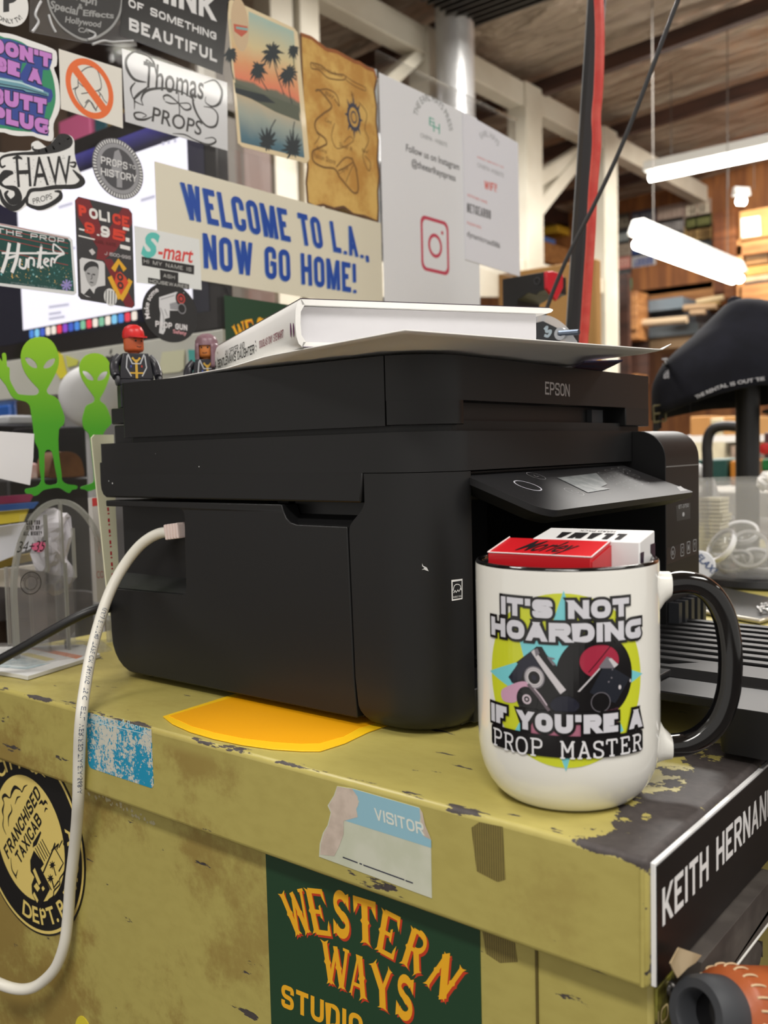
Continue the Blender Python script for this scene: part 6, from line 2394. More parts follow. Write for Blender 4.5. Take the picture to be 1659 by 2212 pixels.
g.text(f, 'HAW', q7(125, 545), q7(520, 520), q7(110, 335), 1, 0, .004)
f7(((40, 390), (10, 400), (0, 350), (40, 320), (150, 305), (260, 300), (400, 270), (480, 230), (495, 200), (440, 195), (370, 260), (290, 285), (240, 275), (235, 250)), [.001, .002, .0015, .002, .0022, .003, .006, .008, .006, .007, .005, .003, .002, .0008])
f7(((95, 440), (40, 450), (0, 500), (30, 540), (110, 560), (130, 620), (80, 650), (40, 600), (60, 570)), [.002, .006, .004, .002, .005, .007, .005, .003, .001])
f7(((0, 560), (20, 640), (80, 695), (140, 680), (190, 620), (220, 570), (300, 560), (400, 545), (540, 540), (590, 500), (550, 450), (520, 420)), [.001, .004, .005, .004, .0025, .003, .003, .0035, .004, .006, .003, .001])
f7(((195, 620), (200, 670), (280, 695), (360, 670), (430, 620), (430, 580), (390, 575)), [.002, .003, .0035, .0035, .004, .003, .001])
f7(((500, 370), (540, 370), (530, 400), (500, 390)), [.001, .002, .002, .0008])
f7(((90, 340), (130, 330), (160, 345)), [.001, .003, .001])
g.text(f, 'PROPS', q7(238, 668), q7(375, 628), q7(232, 628), 1, 0, 0)
for i in range(46):
    x, y = random.uniform(100, 500), random.uniform(320, 540)
    f7(((x, y), (x + random.uniform(4, 9), y + random.uniform(-3, 3))), .0005, 1, 1)
sub(o, 'lettering', [mat((22, 21, 22), 0.3, coat=.2), mat((120, 120, 120), 0.4)], g)

# coin sticker
c0 = SH.px(q7(843, 416))
rb, ra = SH.px(q7(1020, 430))[0] - c0[0], SH.px(q7(843, 204))[1] - c0[1]


def el(s_, n=56):
    return ring(c0[0], c0[1], rb * s_, ra * s_, n)


o, f = sticker('coin_sticker', 'round silver grey coin sticker reading PROPS TO HISTORY', el(1), (96, 96, 100), px=False)
g = G()
for i in range(56):
    t = 2 * PI * i / 56
    d = .028
    g.poly(f, [(c0[0] + rb * s_ * math.cos(t + dd), c0[1] + ra * s_ * math.sin(t + dd)) for s_, dd in ((.85, -d), (.97, -d), (.97, d), (.85, d))], 1, 0)
g.poly(f, el(.83), 1, 1)
g.poly(f, el(.70), 2, 2)
g.pxpoly(f, [q7(*p) for p in ((820, 290), (850, 275), (872, 330), (875, 550), (836, 545), (836, 470), (790, 460))], 3, 1)
sub(o, 'coin_relief', [mat((216, 216, 216), 0.35), mat((150, 150, 154), 0.35), mat((74, 74, 78), 0.35)], g)
g = G()
for m_, la, e in ((1, 4, 2.5), (0, 5, 0)):
    g.blk(f, 'PROPS', q7(722 + e, 376 + e), q7(912 + e, 422 + e), q7(722 + e, 322 + e), .17, la, m_)
    g.blk(f, 'TO', q7(922 + e, 406 + e), q7(972 + e, 420 + e), q7(922 + e, 380 + e), .17, la, m_)
    g.blk(f, 'HISTORY', q7(722 + e, 458 + e), q7(980 + e, 512 + e), q7(722 + e, 404 + e), .17, la, m_)
sub(o, 'lettering', [mat((222, 222, 222), 0.35), mat((50, 50, 54), 0.35)], g)

# police card
P = [q7(*p) for p in ((536, 640), (560, 614), (920, 700), (945, 735), (964, 1395), (945, 1412), (580, 1350), (560, 1325))]
o, f = sticker('police_card', 'dark card with red Y, POLICE lettering and a black and white portrait', P, (46, 44, 46))
g = G()
g.pxpoly(f, [q7(*p) for p in ((540, 640), (562, 618), (640, 636), (700, 770), (745, 880), (790, 830), (880, 690), (922, 702), (944, 740), (950, 800), (830, 1000), (750, 1060), (745, 1070), (690, 1060), (700, 980), (560, 760))], 1, 0)
g.pxpoly(f, [q7(*p) for p in ((740, 1060), (800, 1060), (962, 1380), (945, 1410), (900, 1400), (840, 1280))], 1, 0)
sub(o, 'red_shape', mat((120, 30, 36), 0.35), g)
g = G()
rows = ((('PO', 0), ('LI', 1), ('CE', 0)),)
g.blk(f, 'P', q7(566, 748), q7(622, 762), q7(560, 668), .30, 3, 0, R=.4)
g.blk(f, 'OLI', q7(640, 766), q7(788, 800), q7(636, 690), .26, 3, 1, R=.4)
g.blk(f, 'CE', q7(804, 806), q7(925, 836), q7(804, 728), .26, 3, 0, R=.4)
g.blk(f, '9', q7(604, 870), q7(678, 888), q7(604, 790), .26, 3, 0, R=.4)
g.blk(f, '.9', q7(694, 892), q7(786, 912), q7(694, 812), .26, 3, 1, R=.4)
g.blk(f, '5', q7(804, 916), q7(896, 938), q7(804, 838), .26, 3, 0, R=.4)
for (x0, y0, x1, y1, m_) in ((566, 838, 630, 866, 1), (562, 888, 680, 926, 1), (860, 955, 932, 1000, 1), (880, 830, 925, 860, 1), (900, 905, 928, 940, 1)):
    a_, b_ = f.px(q7(x0, y0)), f.px(q7(x1, y1))
    sl = -.0 + (y1 - y0) * 0
    g.pxpoly(f, [q7(x0, y0), q7(x1, y0 + (x1 - x0) * .24), q7(x1, y1), q7(x0, y1 - (x1 - x0) * .24)], 2, m_)
g.blk(f, 'KARL KATE', q7(678, 942), q7(830, 972), q7(678, 918), .16, 4, 2)
g.blk(f, 'J 1500-995', q7(750, 1030), q7(936, 1064), q7(750, 1006), .16, 4, 3)
g.pxpoly(f, [q7(*p) for p in ((636, 1000), (660, 985), (684, 1015), (660, 1034))], 3, 3)
sub(o, 'lettering', [mat((214, 62, 40), 0.35), mat((232, 230, 226), 0.35), mat((90, 30, 30), 0.4), mat((200, 196, 196), 0.4)], g)
g = G()
g.pxpoly(f, [q7(*p) for p in ((570, 1065), (585, 1050), (735, 1078), (750, 1095), (754, 1250), (690, 1340), (620, 1330), (580, 1300))], 2, 0)
g.pxpoly(f, [q7(*p) for p in ((606, 1120), (620, 1095), (660, 1082), (700, 1105), (706, 1160), (690, 1235), (665, 1265), (630, 1230), (610, 1170))], 3, 1, sm=3)
g.pxpoly(f, [q7(*p) for p in ((598, 1130), (612, 1095), (655, 1075), (700, 1095), (704, 1140), (690, 1115), (640, 1120), (610, 1150))], 4, 2, sm=3)
g.pxpoly(f, [q7(*p) for p in ((600, 1315), (640, 1270), (665, 1290), (700, 1260), (752, 1250), (752, 1330), (680, 1345))], 4, 2)
g.pxpoly(f, [q7(*p) for p in ((640, 1265), (668, 1255), (690, 1245), (672, 1310))], 5, 0)
for (x, y) in ((634, 1165), (672, 1172)):
    g.stroke(f, [q7(x - 10, y - 3), q7(x + 9, y + 2)], .0011, 5, 2, 0, px=True)
g.stroke(f, [q7(644, 1226), q7(668, 1230)], .0008, 5, 2, 0, px=True)
g.stroke(f, [q7(656, 1170), q7(658, 1200), q7(648, 1206)], .0006, 5, 2, 0, px=True)
sub(o, 'portrait', [mat((212, 212, 212), 0.35), mat((164, 164, 164), 0.35), mat((48, 48, 50), 0.35)], g)
g = G()
for pts in (((810, 1140), (850, 1075), (895, 1140)), ((785, 1185), (820, 1260), (860, 1345)), ((935, 1210), (900, 1290), (865, 1350))):
    g.stroke(f, [q7(*p) for p in pts], .0048, 3, 0, 0, px=True)
g.pxpoly(f, [q7(*p) for p in ((860, 1150), (900, 1190), (920, 1230), (865, 1320), (820, 1220), (830, 1170))], 4, 1)
for (x, y, r) in ((860, 1190, .0042), (862, 1250, .0042)):
    a_ = f.px(q7(x, y))
    g.annulus(f, a_[0], a_[1], r * .35, r * .8, 5, 2, 20)
sub(o, 'badge_picture', [mat((226, 170, 40), 0.35), mat((214, 74, 40), 0.35), mat((60, 40, 40), 0.35)], g)
g = G()
a_ = f.px(q7(790, 1335))
g.poly(f, ring(a_[0], a_[1], .0068, .0078, 24), 5, 0)
for k in range(4):
    g.stroke(f, [(a_[0] - .005 + .003 * k, a_[1] - .006), (a_[0] - .004 + .003 * k, a_[1] + .006)], .0008, 6, 1, 0)
sub(o, 'round_seal', [mat((220, 220, 218), 0.35), SB_], g)

# dark teal business sticker
o, f = sticker('teal_sticker', 'dark teal rectangular sticker with a night city photo and white script', [q2(*p) for p in ((-120, 222), (440, 330), (462, 352), (488, 690), (470, 705), (-120, 630))], (220, 222, 222))
TEAL = N('night city print')
zc = SH.px(q2(250, 520))[1]
lights = TEAL.step(TEAL.noise(420, 2, rough=.8), .60, .66)
band = TEAL.m_('MULTIPLY', TEAL.step(TEAL.m_('ABSOLUTE', TEAL.m_('SUBTRACT', TEAL.z, TEAL.m_('ADD', zc, -.006))), .012, .004), lights)
hue = TEAL.mix(TEAL.step(TEAL.noise(120, 2, off=(4, 2, 1)), .4, .6), lin((246, 190, 90)), lin((130, 210, 220)))
TEAL.nt.links.new(TEAL.mix(band, TEAL.mix(TEAL.noise(60, 3), lin((10, 44, 42)), lin((20, 86, 78))), hue), TEAL.b.inputs['Base Color'])
TEAL.b.inputs['Roughness'].default_value = .3
sub(o, 'night_photo', TEAL.m, G().pxpoly(f, [q2(*p) for p in ((-120, 240), (434, 345), (450, 362), (474, 680), (-120, 612))], 1))
g = G()
for y in (300, 330, 362, 395, 470):
    g.stroke(f, [q2(-120, y - 78), q2(436, y + 42)], .0005, 2, 0, 0, px=True)
sub(o, 'red_lines', mat((170, 60, 60), 0.4), g)
g = G()
g.blk(f, 'THE PROP', q2(-20, 305), q2(410, 374), q2(-20, 272), .16, 3, 0, space=.5)
for pts, w_ in ((((60, 370), (40, 470), (10, 560)), .0028), (((120, 370), (105, 470), (75, 560)), .0028), (((40, 470), (110, 450)), .0020), (((130, 470), (125, 520), (160, 530), (170, 470)), .0018),
                (((180, 530), (185, 470), (215, 475), (215, 520)), .0018), (((240, 530), (265, 380), (255, 520), (275, 520)), .0018), (((235, 430), (300, 430)), .0014), (((280, 500), (310, 480), (290, 470), (280, 500), (310, 520)), .0016),
                (((325, 520), (330, 470), (350, 480)), .0018), (((10, 435), (410, 437)), .0016), (((340, 385), (345, 430), (410, 437), (350, 380), (340, 385)), .0014), (((345, 500), (365, 460), (410, 440)), .0016)):
    g.stroke(f, [q2(*p) for p in pts], w_, 4, 0, 4, px=True)
g.text(f, 'prophunter.com  214.906.5146', q2(70, 628), q2(360, 668), q2(70, 614), 3, 1, 0)
for k in range(8):
    t = k * PI / 4
    g.stroke(f, [q2(425, 640), q2(425 + 34 * math.cos(t), 640 + 36 * math.sin(t))], [.0008, .0022], 4, 2, 0, px=True)
sub(o, 'lettering', [mat((232, 232, 232), 0.35), mat((130, 150, 150), 0.4), mat((150, 140, 200), 0.35)], g)

# shop badge sticker
o, f = sticker('name_badge_sticker', 'white name badge sticker with turquoise S, red mart and black label strips', [q7(*p) for p in ((960, 822), (1425, 920), (1442, 1282), (976, 1230))], (226, 228, 226))
g = G()
g.text(f, 'S', q7(1010, 1030), q7(1138, 1050), q7(1018, 868), 1, 0, .05, .25)
g.text(f, '-mart', q7(1132, 1050), q7(1385, 1088), q7(1134, 942), 1, 1, .018, .2)
sub(o, 'lettering', [mat((92, 194, 184), 0.35), mat((216, 66, 62), 0.35)], g)
g = G()
g.pxpoly(f, [q7(*p) for p in ((1015, 1042), (1392, 1106), (1390, 1172), (1018, 1106))], 1)
g.pxpoly(f, [q7(*p) for p in ((1145, 1136), (1278, 1158), (1278, 1240), (1148, 1214))], 1)
g.pxpoly(f, [q7(*p) for p in ((1060, 1192), (1355, 1242), (1355, 1280), (1062, 1232))], 2)
sub(o, 'label_strip', mat((34, 33, 34), 0.35), g)
g = G()
g.blk(f, 'HI MY NAME IS', q7(1030, 1088), q7(1370, 1150), q7(1030, 1060), .15, 3, 0, space=.35)
g.blk(f, 'ASH', q7(1170, 1190), q7(1252, 1206), q7(1170, 1164), .15, 3, 0, space=.3)
g.blk(f, 'HOUSEWARES', q7(1072, 1228), q7(1345, 1272), q7(1072, 1204), .17, 3, 0, space=.25)
sub(o, 'strip_lettering', mat((196, 196, 192), 0.4), g)

# round black safety sticker
c0 = SH.px(q7(1219, 1446))
rb, ra = SH.px(q7(1411, 1460))[0] - c0[0], c0[1] - SH.px(q7(1219, 1658))[1]
o, f = sticker('safety_sticker', 'round black sticker with a white revolver reading PROP GUN Safety', ring(c0[0], c0[1], rb, ra, 56), (26, 25, 26), px=False)
g = G()
g.pxpoly(f, [q7(*p) for p in ((1140, 1335), (1260, 1296), (1320, 1300), (1330, 1380), (1290, 1430), (1215, 1430), (1215, 1480), (1180, 1490), (1185, 1570), (1170, 1600), (1140, 1590), (1150, 1450), (1140, 1400))], 1, 0)
g.pxpoly(f, [q7(*p) for p in ((1215, 1380), (1290, 1360), (1300, 1430), (1220, 1420))], 2, 1)
a_ = f.px(q7(1297, 1345))
g.poly(f, ring(a_[0], a_[1], .0066, .0070, 24), 3, 2)
g.annulus(f, a_[0], a_[1], .0034, .0048, 4, 3, 24)
g.poly(f, ring(a_[0], a_[1], .0020, n=16), 4, 3)
a_ = f.px(q7(1302, 1416))
g.poly(f, ring(a_[0], a_[1], .0050, .0056, 24), 3, 2)
g.annulus(f, a_[0], a_[1], .0042, .0050, 4, 1, 24)
for pts in (((1150, 1350), (1250, 1320)), ((1180, 1420), (1200, 1470)), ((1150, 1410), (1172, 1480), (1165, 1570))):
    g.stroke(f, [q7(*p) for p in pts], .0008, 3, 1, 4, px=True)
sub(o, 'revolver_picture', [mat((216, 216, 218), 0.3), mat((150, 150, 154), 0.3), SB_, mat((190, 66, 60), 0.35)], g)
g = G()
g.arctext(f, 'Make some', c0[0], c0[1], rb * .78, rb * .16, math.radians(160), 2, 0, .02, k=ra / rb)
g.blk(f, 'PROP GUN', q7(1112, 1545), q7(1340, 1574), q7(1112, 1502), .22, 6, 0)
g.text(f, 'Safety', q7(1238, 1590), q7(1336, 1606), q7(1238, 1564), 5, 1, .02)
sub(o, 'lettering', [mat((230, 226, 228), 0.35), mat((226, 160, 166), 0.35)], g)

# beach card
P = [q3(*p) for p in ((70, 25), (82, 5), (95, 0), (425, 150), (442, 175), (505, 840), (490, 862), (150, 775), (128, 755))]
o, f = sticker('beach_postcard', 'cream edged card picturing palm trees at sunset over water', P, (226, 208, 170), cat='card')
z0_, z1_ = SH.px(q3(300, 840))[1], SH.px(q3(250, 70))[1]
BEACH = ramp_mat([(0, (50, 74, 92)), (.14, (84, 118, 132)), (.30, (160, 168, 158)), (.42, (196, 180, 150)), (.47, (98, 104, 92)), (.52, (110, 112, 96)), (.54, (226, 132, 100)), (.64, (222, 156, 110)), (.78, (214, 196, 150)), (1, (168, 190, 178))], 'Z', z0_, z1_, .35, wobble=.08)
sub(o, 'sunset_print', BEACH, G().pxpoly(f, [q3(*p) for p in ((86, 100), (188, 150), (188, 60), (425, 165), (482, 832), (148, 750))], 1))
PALM = mat((46, 54, 58), 0.35)
g = G()


def palm(x, y, r, base, seed, up=1):
    rnd = random.Random(seed)
    g.stroke(f, [q3(x, y), q3((x + base[0]) / 2 - 6, (y + base[1]) / 2), q3(*base)], .0013, 2, 0, 5, px=True)
    for k in range(18):
        t = 2 * PI * k / 18 + rnd.uniform(-.15, .15)
        R_ = r * rnd.uniform(.75, 1.15)
        ex, ey = x + R_ * .75 * math.cos(t), y + R_ * math.sin(t)
        g.stroke(f, [q3(x, y), q3((x + ex) / 2, (y + ey) / 2 - 6 * up), q3(ex, ey + 7 * up)], [.0042, .0032, .0003], 2, 0, 4, px=True)


palm(312, 285, 80, (375, 500), 1)
palm(238, 375, 62, (290, 480), 2)
palm(395, 400, 66, (420, 560), 3)
palm(425, 270, 40, (440, 420), 4)
palm(92, 290, 46, (110, 420), 5)
palm(285, 735, 66, (330, 630), 6, -1)
palm(420, 770, 80, (430, 640), 7, -1)
g.pxpoly(f, [q3(*p) for p in ((112, 435), (250, 490), (450, 560), (458, 640), (330, 590), (200, 520), (118, 485))], 2, 1)
g.pxpoly(f, [q3(*p) for p in ((116, 462), (270, 500), (330, 545), (240, 535), (120, 490))], 3, 0)
sub(o, 'palm_silhouette', [PALM, mat((92, 98, 84), 0.35)], g)
g = G()
a_ = f.px(q3(142, 130))
g.poly(f, ring(a_[0], a_[1], .012, .026, 28), 2, 0)
g.pxpoly(f, [q3(*p) for p in ((108, 125), (182, 140), (180, 170), (150, 195), (112, 165))], 3, 1)
g.pxpoly(f, [q3(*p) for p in ((120, 140), (185, 150), (182, 162), (122, 152))], 4, 2)
sub(o, 'round_logo', [mat((206, 180, 146), 0.4), mat((196, 96, 76), 0.4), mat((130, 180, 176), 0.4)], g)

# treasure map
P = [q3(*p) for p in ((462, 180), (520, 200), (560, 232), (598, 262), (650, 272), (700, 300), (745, 325), (775, 332), (810, 358), (850, 372), (862, 420), (850, 480), (862, 560), (860, 640), (872, 740), (866, 840), (876, 930), (868, 1010), (872, 1100), (868, 1170), (800, 1140), (740, 1130), (690, 1090), (640, 1100), (580, 1080), (540, 1090), (500, 1070), (492, 960), (500, 880), (480, 700))]
MAPM = N('old parchment')
MAPM.nt.links.new(MAPM.mix(MAPM.step(MAPM.noise(26, 6, rough=.6), .36, .64), lin((186, 136, 62)), lin((214, 176, 98))), MAPM.b.inputs['Base Color'])
MAPM.b.inputs['Roughness'].default_value = .6
o, f = sticker('treasure_map', 'brown parchment map with burnt edges and an inked coastline', P, MAPM.m, cat='map')
g = G()
for i in range(len(P)):
    a_, b_ = P[i], P[(i + 1) % len(P)]
    g.stroke(f, [a_, b_], .0040 if (i < 9) else .0030, 1, 0 if i < 10 else 1, 0, px=True)
sub(o, 'burnt_edge', [mat((150, 88, 44), 0.7), mat((96, 66, 44), 0.7)], g)
g = G()
for pts, w_ in ((((540, 480), (560, 475), (600, 520), (625, 565), (580, 600), (540, 640), (545, 690), (590, 730), (600, 760)), .0022),
                (((600, 760), (560, 780), (525, 800), (530, 850), (580, 880), (640, 890), (665, 930), (690, 960), (740, 1015), (765, 1000), (755, 900), (730, 830)), .0022),
                (((540, 480), (600, 470), (650, 500), (665, 560), (640, 520)), .0014), (((640, 650), (625, 720), (650, 780), (700, 770), (740, 740), (720, 720), (690, 750)), .001),
                (((650, 880), (700, 830), (740, 850), (700, 880), (660, 900)), .0016), (((770, 540), (810, 600), (800, 680), (820, 740), (790, 820), (820, 900), (830, 860), (800, 820)), .0012),
                (((515, 330), (570, 345), (620, 385), (690, 395), (690, 420), (610, 412), (560, 370), (520, 360), (515, 330)), .0014), (((690, 395), (740, 430), (800, 460), (800, 478), (740, 450), (700, 420)), .001),
                (((700, 960), (740, 870), (760, 900)), .001), (((730, 480), (740, 560)), .0008), (((535, 760), (560, 720), (545, 700)), .001)):
    g.stroke(f, [q3(*p) for p in pts], w_, 2, 0, 6, px=True)
for t, a_, b_, c_ in (('Hidden Harbour', (526, 352), (686, 412), (524, 330)), ('Bay', (590, 500), (640, 520), (590, 478)), ('Cave', (590, 640), (625, 655), (590, 618)), ('Ruins', (545, 790), (600, 810), (545, 768)),
                      ('Falcon Shore', (530, 828), (645, 868), (530, 800)), ('Skull R', (665, 770), (735, 800), (665, 748)), ('Cape', (660, 920), (715, 890), (655, 900)), ('Reef', (785, 800), (820, 812), (785, 780)), ('N', (728, 508), (742, 512), (728, 484))):
    g.text(f, t, q3(*a_), q3(*b_), q3(*c_), 2, 0, 0, .15)
sub(o, 'ink_drawing', mat((122, 88, 44), 0.6), g)
g = G()
a_ = f.px(q3(742, 618))
for k in range(16):
    t = k * PI / 8
    R_ = .030 if k % 2 == 0 else .022
    g.poly(f, [(a_[0] + .010 * math.cos(t - .2), a_[1] + .013 * math.sin(t - .2)), (a_[0] + R_ * .55 * math.cos(t), a_[1] + R_ * .85 * math.sin(t)), (a_[0] + .010 * math.cos(t + .2), a_[1] + .013 * math.sin(t + .2))], 3, 0)
g.annulus(f, a_[0], a_[1], .0085, .012, 4, 0, 24, k=1.3)
g.annulus(f, a_[0], a_[1], .004, .0055, 4, 0, 24, k=1.3)
sub(o, 'compass_rose', mat((60, 62, 78), 0.5), g)

# large bumper sign
tl = SH.px(333, 348)
tr = SH.px(823, 483)
bl = SH.px(440, 606)
zt, zb3 = (tl[1] + tr[1]) / 2, SH.px(470, 612)[1]
yr_ = SH.px(823, 520)[0]
o, f = sticker('slogan_sign', 'long cream sign with blue condensed capitals reading WELCOME TO L.A., NOW GO HOME!', [(tl[0], zb3), (yr_, zb3), (yr_, zt), (tl[0], zt)], (222, 216, 196), px=False, cat='sign')
g = G()
for m_, la, d in ((1, 1, 1.6), (0, 2, 0)):
    g.blk(f, 'WELCOME TO L.A.,', (402 - d, 472 + d), (797 - d, 560 + d), (389 - d, 393 + d), .165, la * 3, m_, R=.30, space=.12)
    g.blk(f, 'NOW GO HOME!', (441 - d, 578 + d), (770 - d, 633 + d), (438 - d, 503 + d), .165, la * 3, m_, R=.30, space=.12)
sub(o, 'lettering', [mat((24, 72, 164), 0.35), mat((120, 150, 196), 0.4)], g)

# two white notices on the second panel
za_ = (SH.px(820, 157)[1] + SH.px(998, 242)[1]) / 2
y_l, y_r = ye_ + .004, SH.px(1036, 640)[0]
o, f = sticker('white_notice', 'larger white notice about following online, left of the two white papers', [(y_l, .22), (y_r, .22), (y_r, za_), (y_l, za_)], mat((226, 227, 231), .5), px=False, cat='notice')
g = G()
a_ = f.px(937, 272)
g.arctext(f, 'THE EARL HAYS PRESS', a_[0], a_[1] - .006, .036, .0085, PI / 2, 1, 0, .004, wide=.78)
g.text(f, 'CINEMA - WEBSITE', (908, 296), (966, 318), (908, 287), 1, 0, 0)
g.text(f, 'Follow us on Instagram', (877, 326), (992, 368), (877, 311), 1, 1, .012)
g.text(f, '@theearlhayspress', (889, 358), (984, 392), (889, 343), 1, 1, .012)
sub(o, 'lettering', [mat((130, 134, 134), 0.5), mat((66, 66, 70), 0.5)], g)
g = G()
g.text(f, 'E', (927, 270), (938, 275), (927, 252), 1, 0, .0)
g.text(f, 'H', (936, 284), (950, 290), (936, 262), 1, 0, .0)
sub(o, 'monogram', mat((96, 176, 156), 0.5), g)
g = G()
cA = f.px(940, 531)
for s0, s1, rr_ in ((.031, .0265, .010),):
    o_, i_ = rrect(cA[0] - s0, cA[1] - s0 * 1.12, cA[0] + s0, cA[1] + s0 * 1.12, rr_), rrect(cA[0] - s1, cA[1] - s1 * 1.14, cA[0] + s1, cA[1] + s1 * 1.14, rr_ * .8)
    n = len(o_)
    g.flat(f, o_ + i_, [(i, (i + 1) % n, n + (i + 1) % n, n + i) for i in range(n)], 1, 0)
g.annulus(f, cA[0], cA[1], .0110, .0155, 1, 0, 32)
g.poly(f, ring(cA[0] + .0165, cA[1] + .019, .0026, n=14), 1, 0)
sub(o, 'camera_logo', mat((196, 70, 92), 0.5), g)
P = [SH.px(p) for p in ((1000, 243), (1120, 311), (1118, 597), (1000, 560))]
yA, yB = (P[0][0] + P[3][0]) / 2, (P[1][0] + P[2][0]) / 2
o, f = sticker('white_notice', 'smaller white notice with red lines, right of the two white papers', [(yA, P[3][1]), (yB, P[2][1]), (yB, P[1][1]), (yA, P[0][1])], mat((222, 222, 230), .5), px=False, cat='notice', th=.0012)
g = G()
a_ = f.px(1058, 332)
g.arctext(f, 'EARL HAYS', a_[0], a_[1] - .012, .034, .008, PI / 2, 1, 0, .0, wide=.8)
g.text(f, 'CINEMA WEBSITE', (1031, 360), (1088, 384), (1031, 351), 1, 0, 0)
g.blk(f, 'NETGEAR88', (1009, 458), (1060, 474), (1009, 438), .17, 1, 1)
g.text(f, 'dynamicroad086', (1009, 510), (1080, 537), (1009, 498), 1, 1, .01)
sub(o, 'lettering', [mat((150, 152, 156), 0.5), mat((84, 84, 88), 0.5)], g)
g = G()
g.blk(f, 'WIFI!', (1046, 408), (1073, 415), (1046, 390), .2, 1, 0)
g.text(f, 'PRESS SERVICE CO', (1031, 341), (1088, 364), (1031, 337), 1, 0, 0)
g.text(f, 'NETWORK NAME:', (1010, 424), (1053, 441), (1010, 418), 1, 0, 0)
g.text(f, 'PASSWORD:', (1009, 484), (1040, 495), (1009, 478), 1, 0, 0)
sub(o, 'red_lettering', mat((214, 96, 86), 0.5), g)

# green aliens
GR = lambda a, b: ramp_mat([(0, (70, 158, 52)), (.45, (84, 166, 48)), (1, (148, 200, 32))], 'Z', a, b, .35, name='green vinyl')
A1 = [(318, 180), (245, 198), (190, 255), (166, 335), (182, 430), (225, 510), (285, 578), (314, 612), (305, 645), (262, 656), (165, 650), (135, 638), (105, 590), (76, 530), (74, 470), (72, 430), (52, 420), (48, 350), (42, 318), (28, 310), (14, 325), (18, 385), (-6, 352), (-22, 330), (-30, 345), (-12, 400), (-22, 450), (-14, 500), (45, 575), (88, 658), (128, 690), (200, 706), (238, 740), (250, 800), (265, 900), (283, 1040), (312, 1100), (320, 1250), (332, 1355), (292, 1400), (212, 1416), (200, 1438), (214, 1458), (250, 1458), (275, 1476), (312, 1460), (345, 1430), (412, 1414), (480, 1410), (530, 1440), (562, 1452), (582, 1426), (618, 1420), (626, 1398), (602, 1386), (545, 1380), (502, 1350), (496, 1290), (472, 1100), (475, 935), (510, 900), (522, 835), (492, 745), (470, 692), (432, 662), (388, 645), (376, 612), (400, 570), (448, 480), (474, 395), (468, 310), (432, 232), (380, 190)]
H1 = [[(362, 1114), (418, 1114), (446, 1250), (466, 1362), (430, 1382), (398, 1386), (358, 1366), (358, 1250)], [(200, 350), (248, 356), (288, 392), (300, 432), (262, 430), (220, 398)], [(446, 356), (392, 370), (358, 408), (352, 436), (400, 430), (436, 396)]]
A2 = [(765, 312), (700, 328), (655, 378), (642, 440), (660, 512), (700, 582), (745, 645), (768, 682), (755, 714), (702, 738), (682, 790), (667, 860), (682, 932), (722, 972), (737, 1060), (752, 1200), (764, 1340), (738, 1374), (662, 1398), (655, 1418), (690, 1424), (715, 1438), (768, 1420), (830, 1390), (822, 1250), (826, 1010), (862, 930), (904, 882), (880, 790), (850, 732), (818, 708), (810, 682), (840, 630), (880, 530), (898, 440), (880, 378), (830, 328)]
H2 = [[(668, 460), (710, 466), (750, 505), (758, 534), (715, 528), (686, 498)], [(872, 464), (830, 470), (796, 505), (792, 536), (838, 526), (862, 496)]]
for nm, A, H, lab in (('alien_sticker', A1, H1, 'larger green alien sticker with a raised waving hand'), ('alien_sticker', A2, H2, 'smaller green alien sticker half hidden by the printer')):
    P = [SH.px(qa(*p)) for p in A]
    P = smooth(P, 2, True)
    g = G().prism(SH, P, .0002, .0010, holes=[smooth([SH.px(qa(*p)) for p in h], 3, True) for h in H])
    zs_ = [p[1] for p in P]
    o = g.build(nm, GR(min(zs_), max(zs_)))
    tag(o, lab, 'sticker', 'green alien stickers')

# second western sticker, on the shield behind the book
x0, x1 = SH.px(486, 700)[0], SH.px(700, 700)[0]
zt = SH.px(485, 638)[1]
k2 = .86
w0 = BF.px(wd_(185, 850))
W0 = SH.px(499, 704)


def loc2(p):
    a_ = BF.px(wd_(*p))
    return (W0[0] + (a_[0] - w0[0]) * k2, W0[1] + (a_[1] - w0[1]) * k2)


western_sticker(SH, 'studio_sticker', 'dark green western lettered sticker on the shield behind the white book', [(x0, zt - .16), (x0 + .135, zt - .16), (x0 + .135, zt), (x0, zt)], loc2, k2)

# taped note at the left edge
o, f = sticker('paper_note', 'blank white paper note with curled corner at the left edge, beside the waving alien', [(-60, 928), (0, 932), (72, 937), (70, 990), (63, 1048), (0, 1034), (-60, 1020)], mat((232, 231, 234), .6), th=.0006, cat='note')

# ------------------------------------------------------------------ behind the shield: computer screen and desk clutter
MYP = 0.80
MP = yplane(MYP)
mon = thing('computer_monitor', 'large all-in-one computer with a bright white window on screen, behind the shield', 'monitor', MP.p(*MP.px(260, 830)))
rx_ = MP.px(478, 640)[0]
lx_ = rx_ - 0.60
ztop = MP.px(300, 246)[1]
zbz = MP.px(310, 735)[1]
zch = MP.px(310, 735)[1] - .062
G().prism(MP, [(lx_, zbz), (rx_, zbz), (rx_, ztop), (lx_, ztop)], -.02, 0).build('bezel', mat((28, 24, 24), 0.25), mon, bev=.002)
G().prism(MP, [(lx_, zch), (rx_, zch), (rx_, zbz - .0005), (lx_, zbz - .0005)], -.022, .0005).build('chin', mat((206, 206, 198), 0.4, var=((198, 198, 188), 8)), mon, bev=.002)
cxm = (lx_ + rx_) / 2
G().box(cxm - .09, MYP + .02, -.06, cxm + .09, MYP + .03, zch + .05).build('stand', mat((196, 196, 196), 0.35, 0.6), mon, bev=.003)
G().box(cxm - .1, MYP - .07, -.062, cxm + .1, MYP + .1, -.056).build('foot', mat((196, 196, 196), 0.35, 0.6), mon, bev=.002)
sc_r = rx_ - .022
sc_b = zbz + .024
M1 = MP.at(.0004)
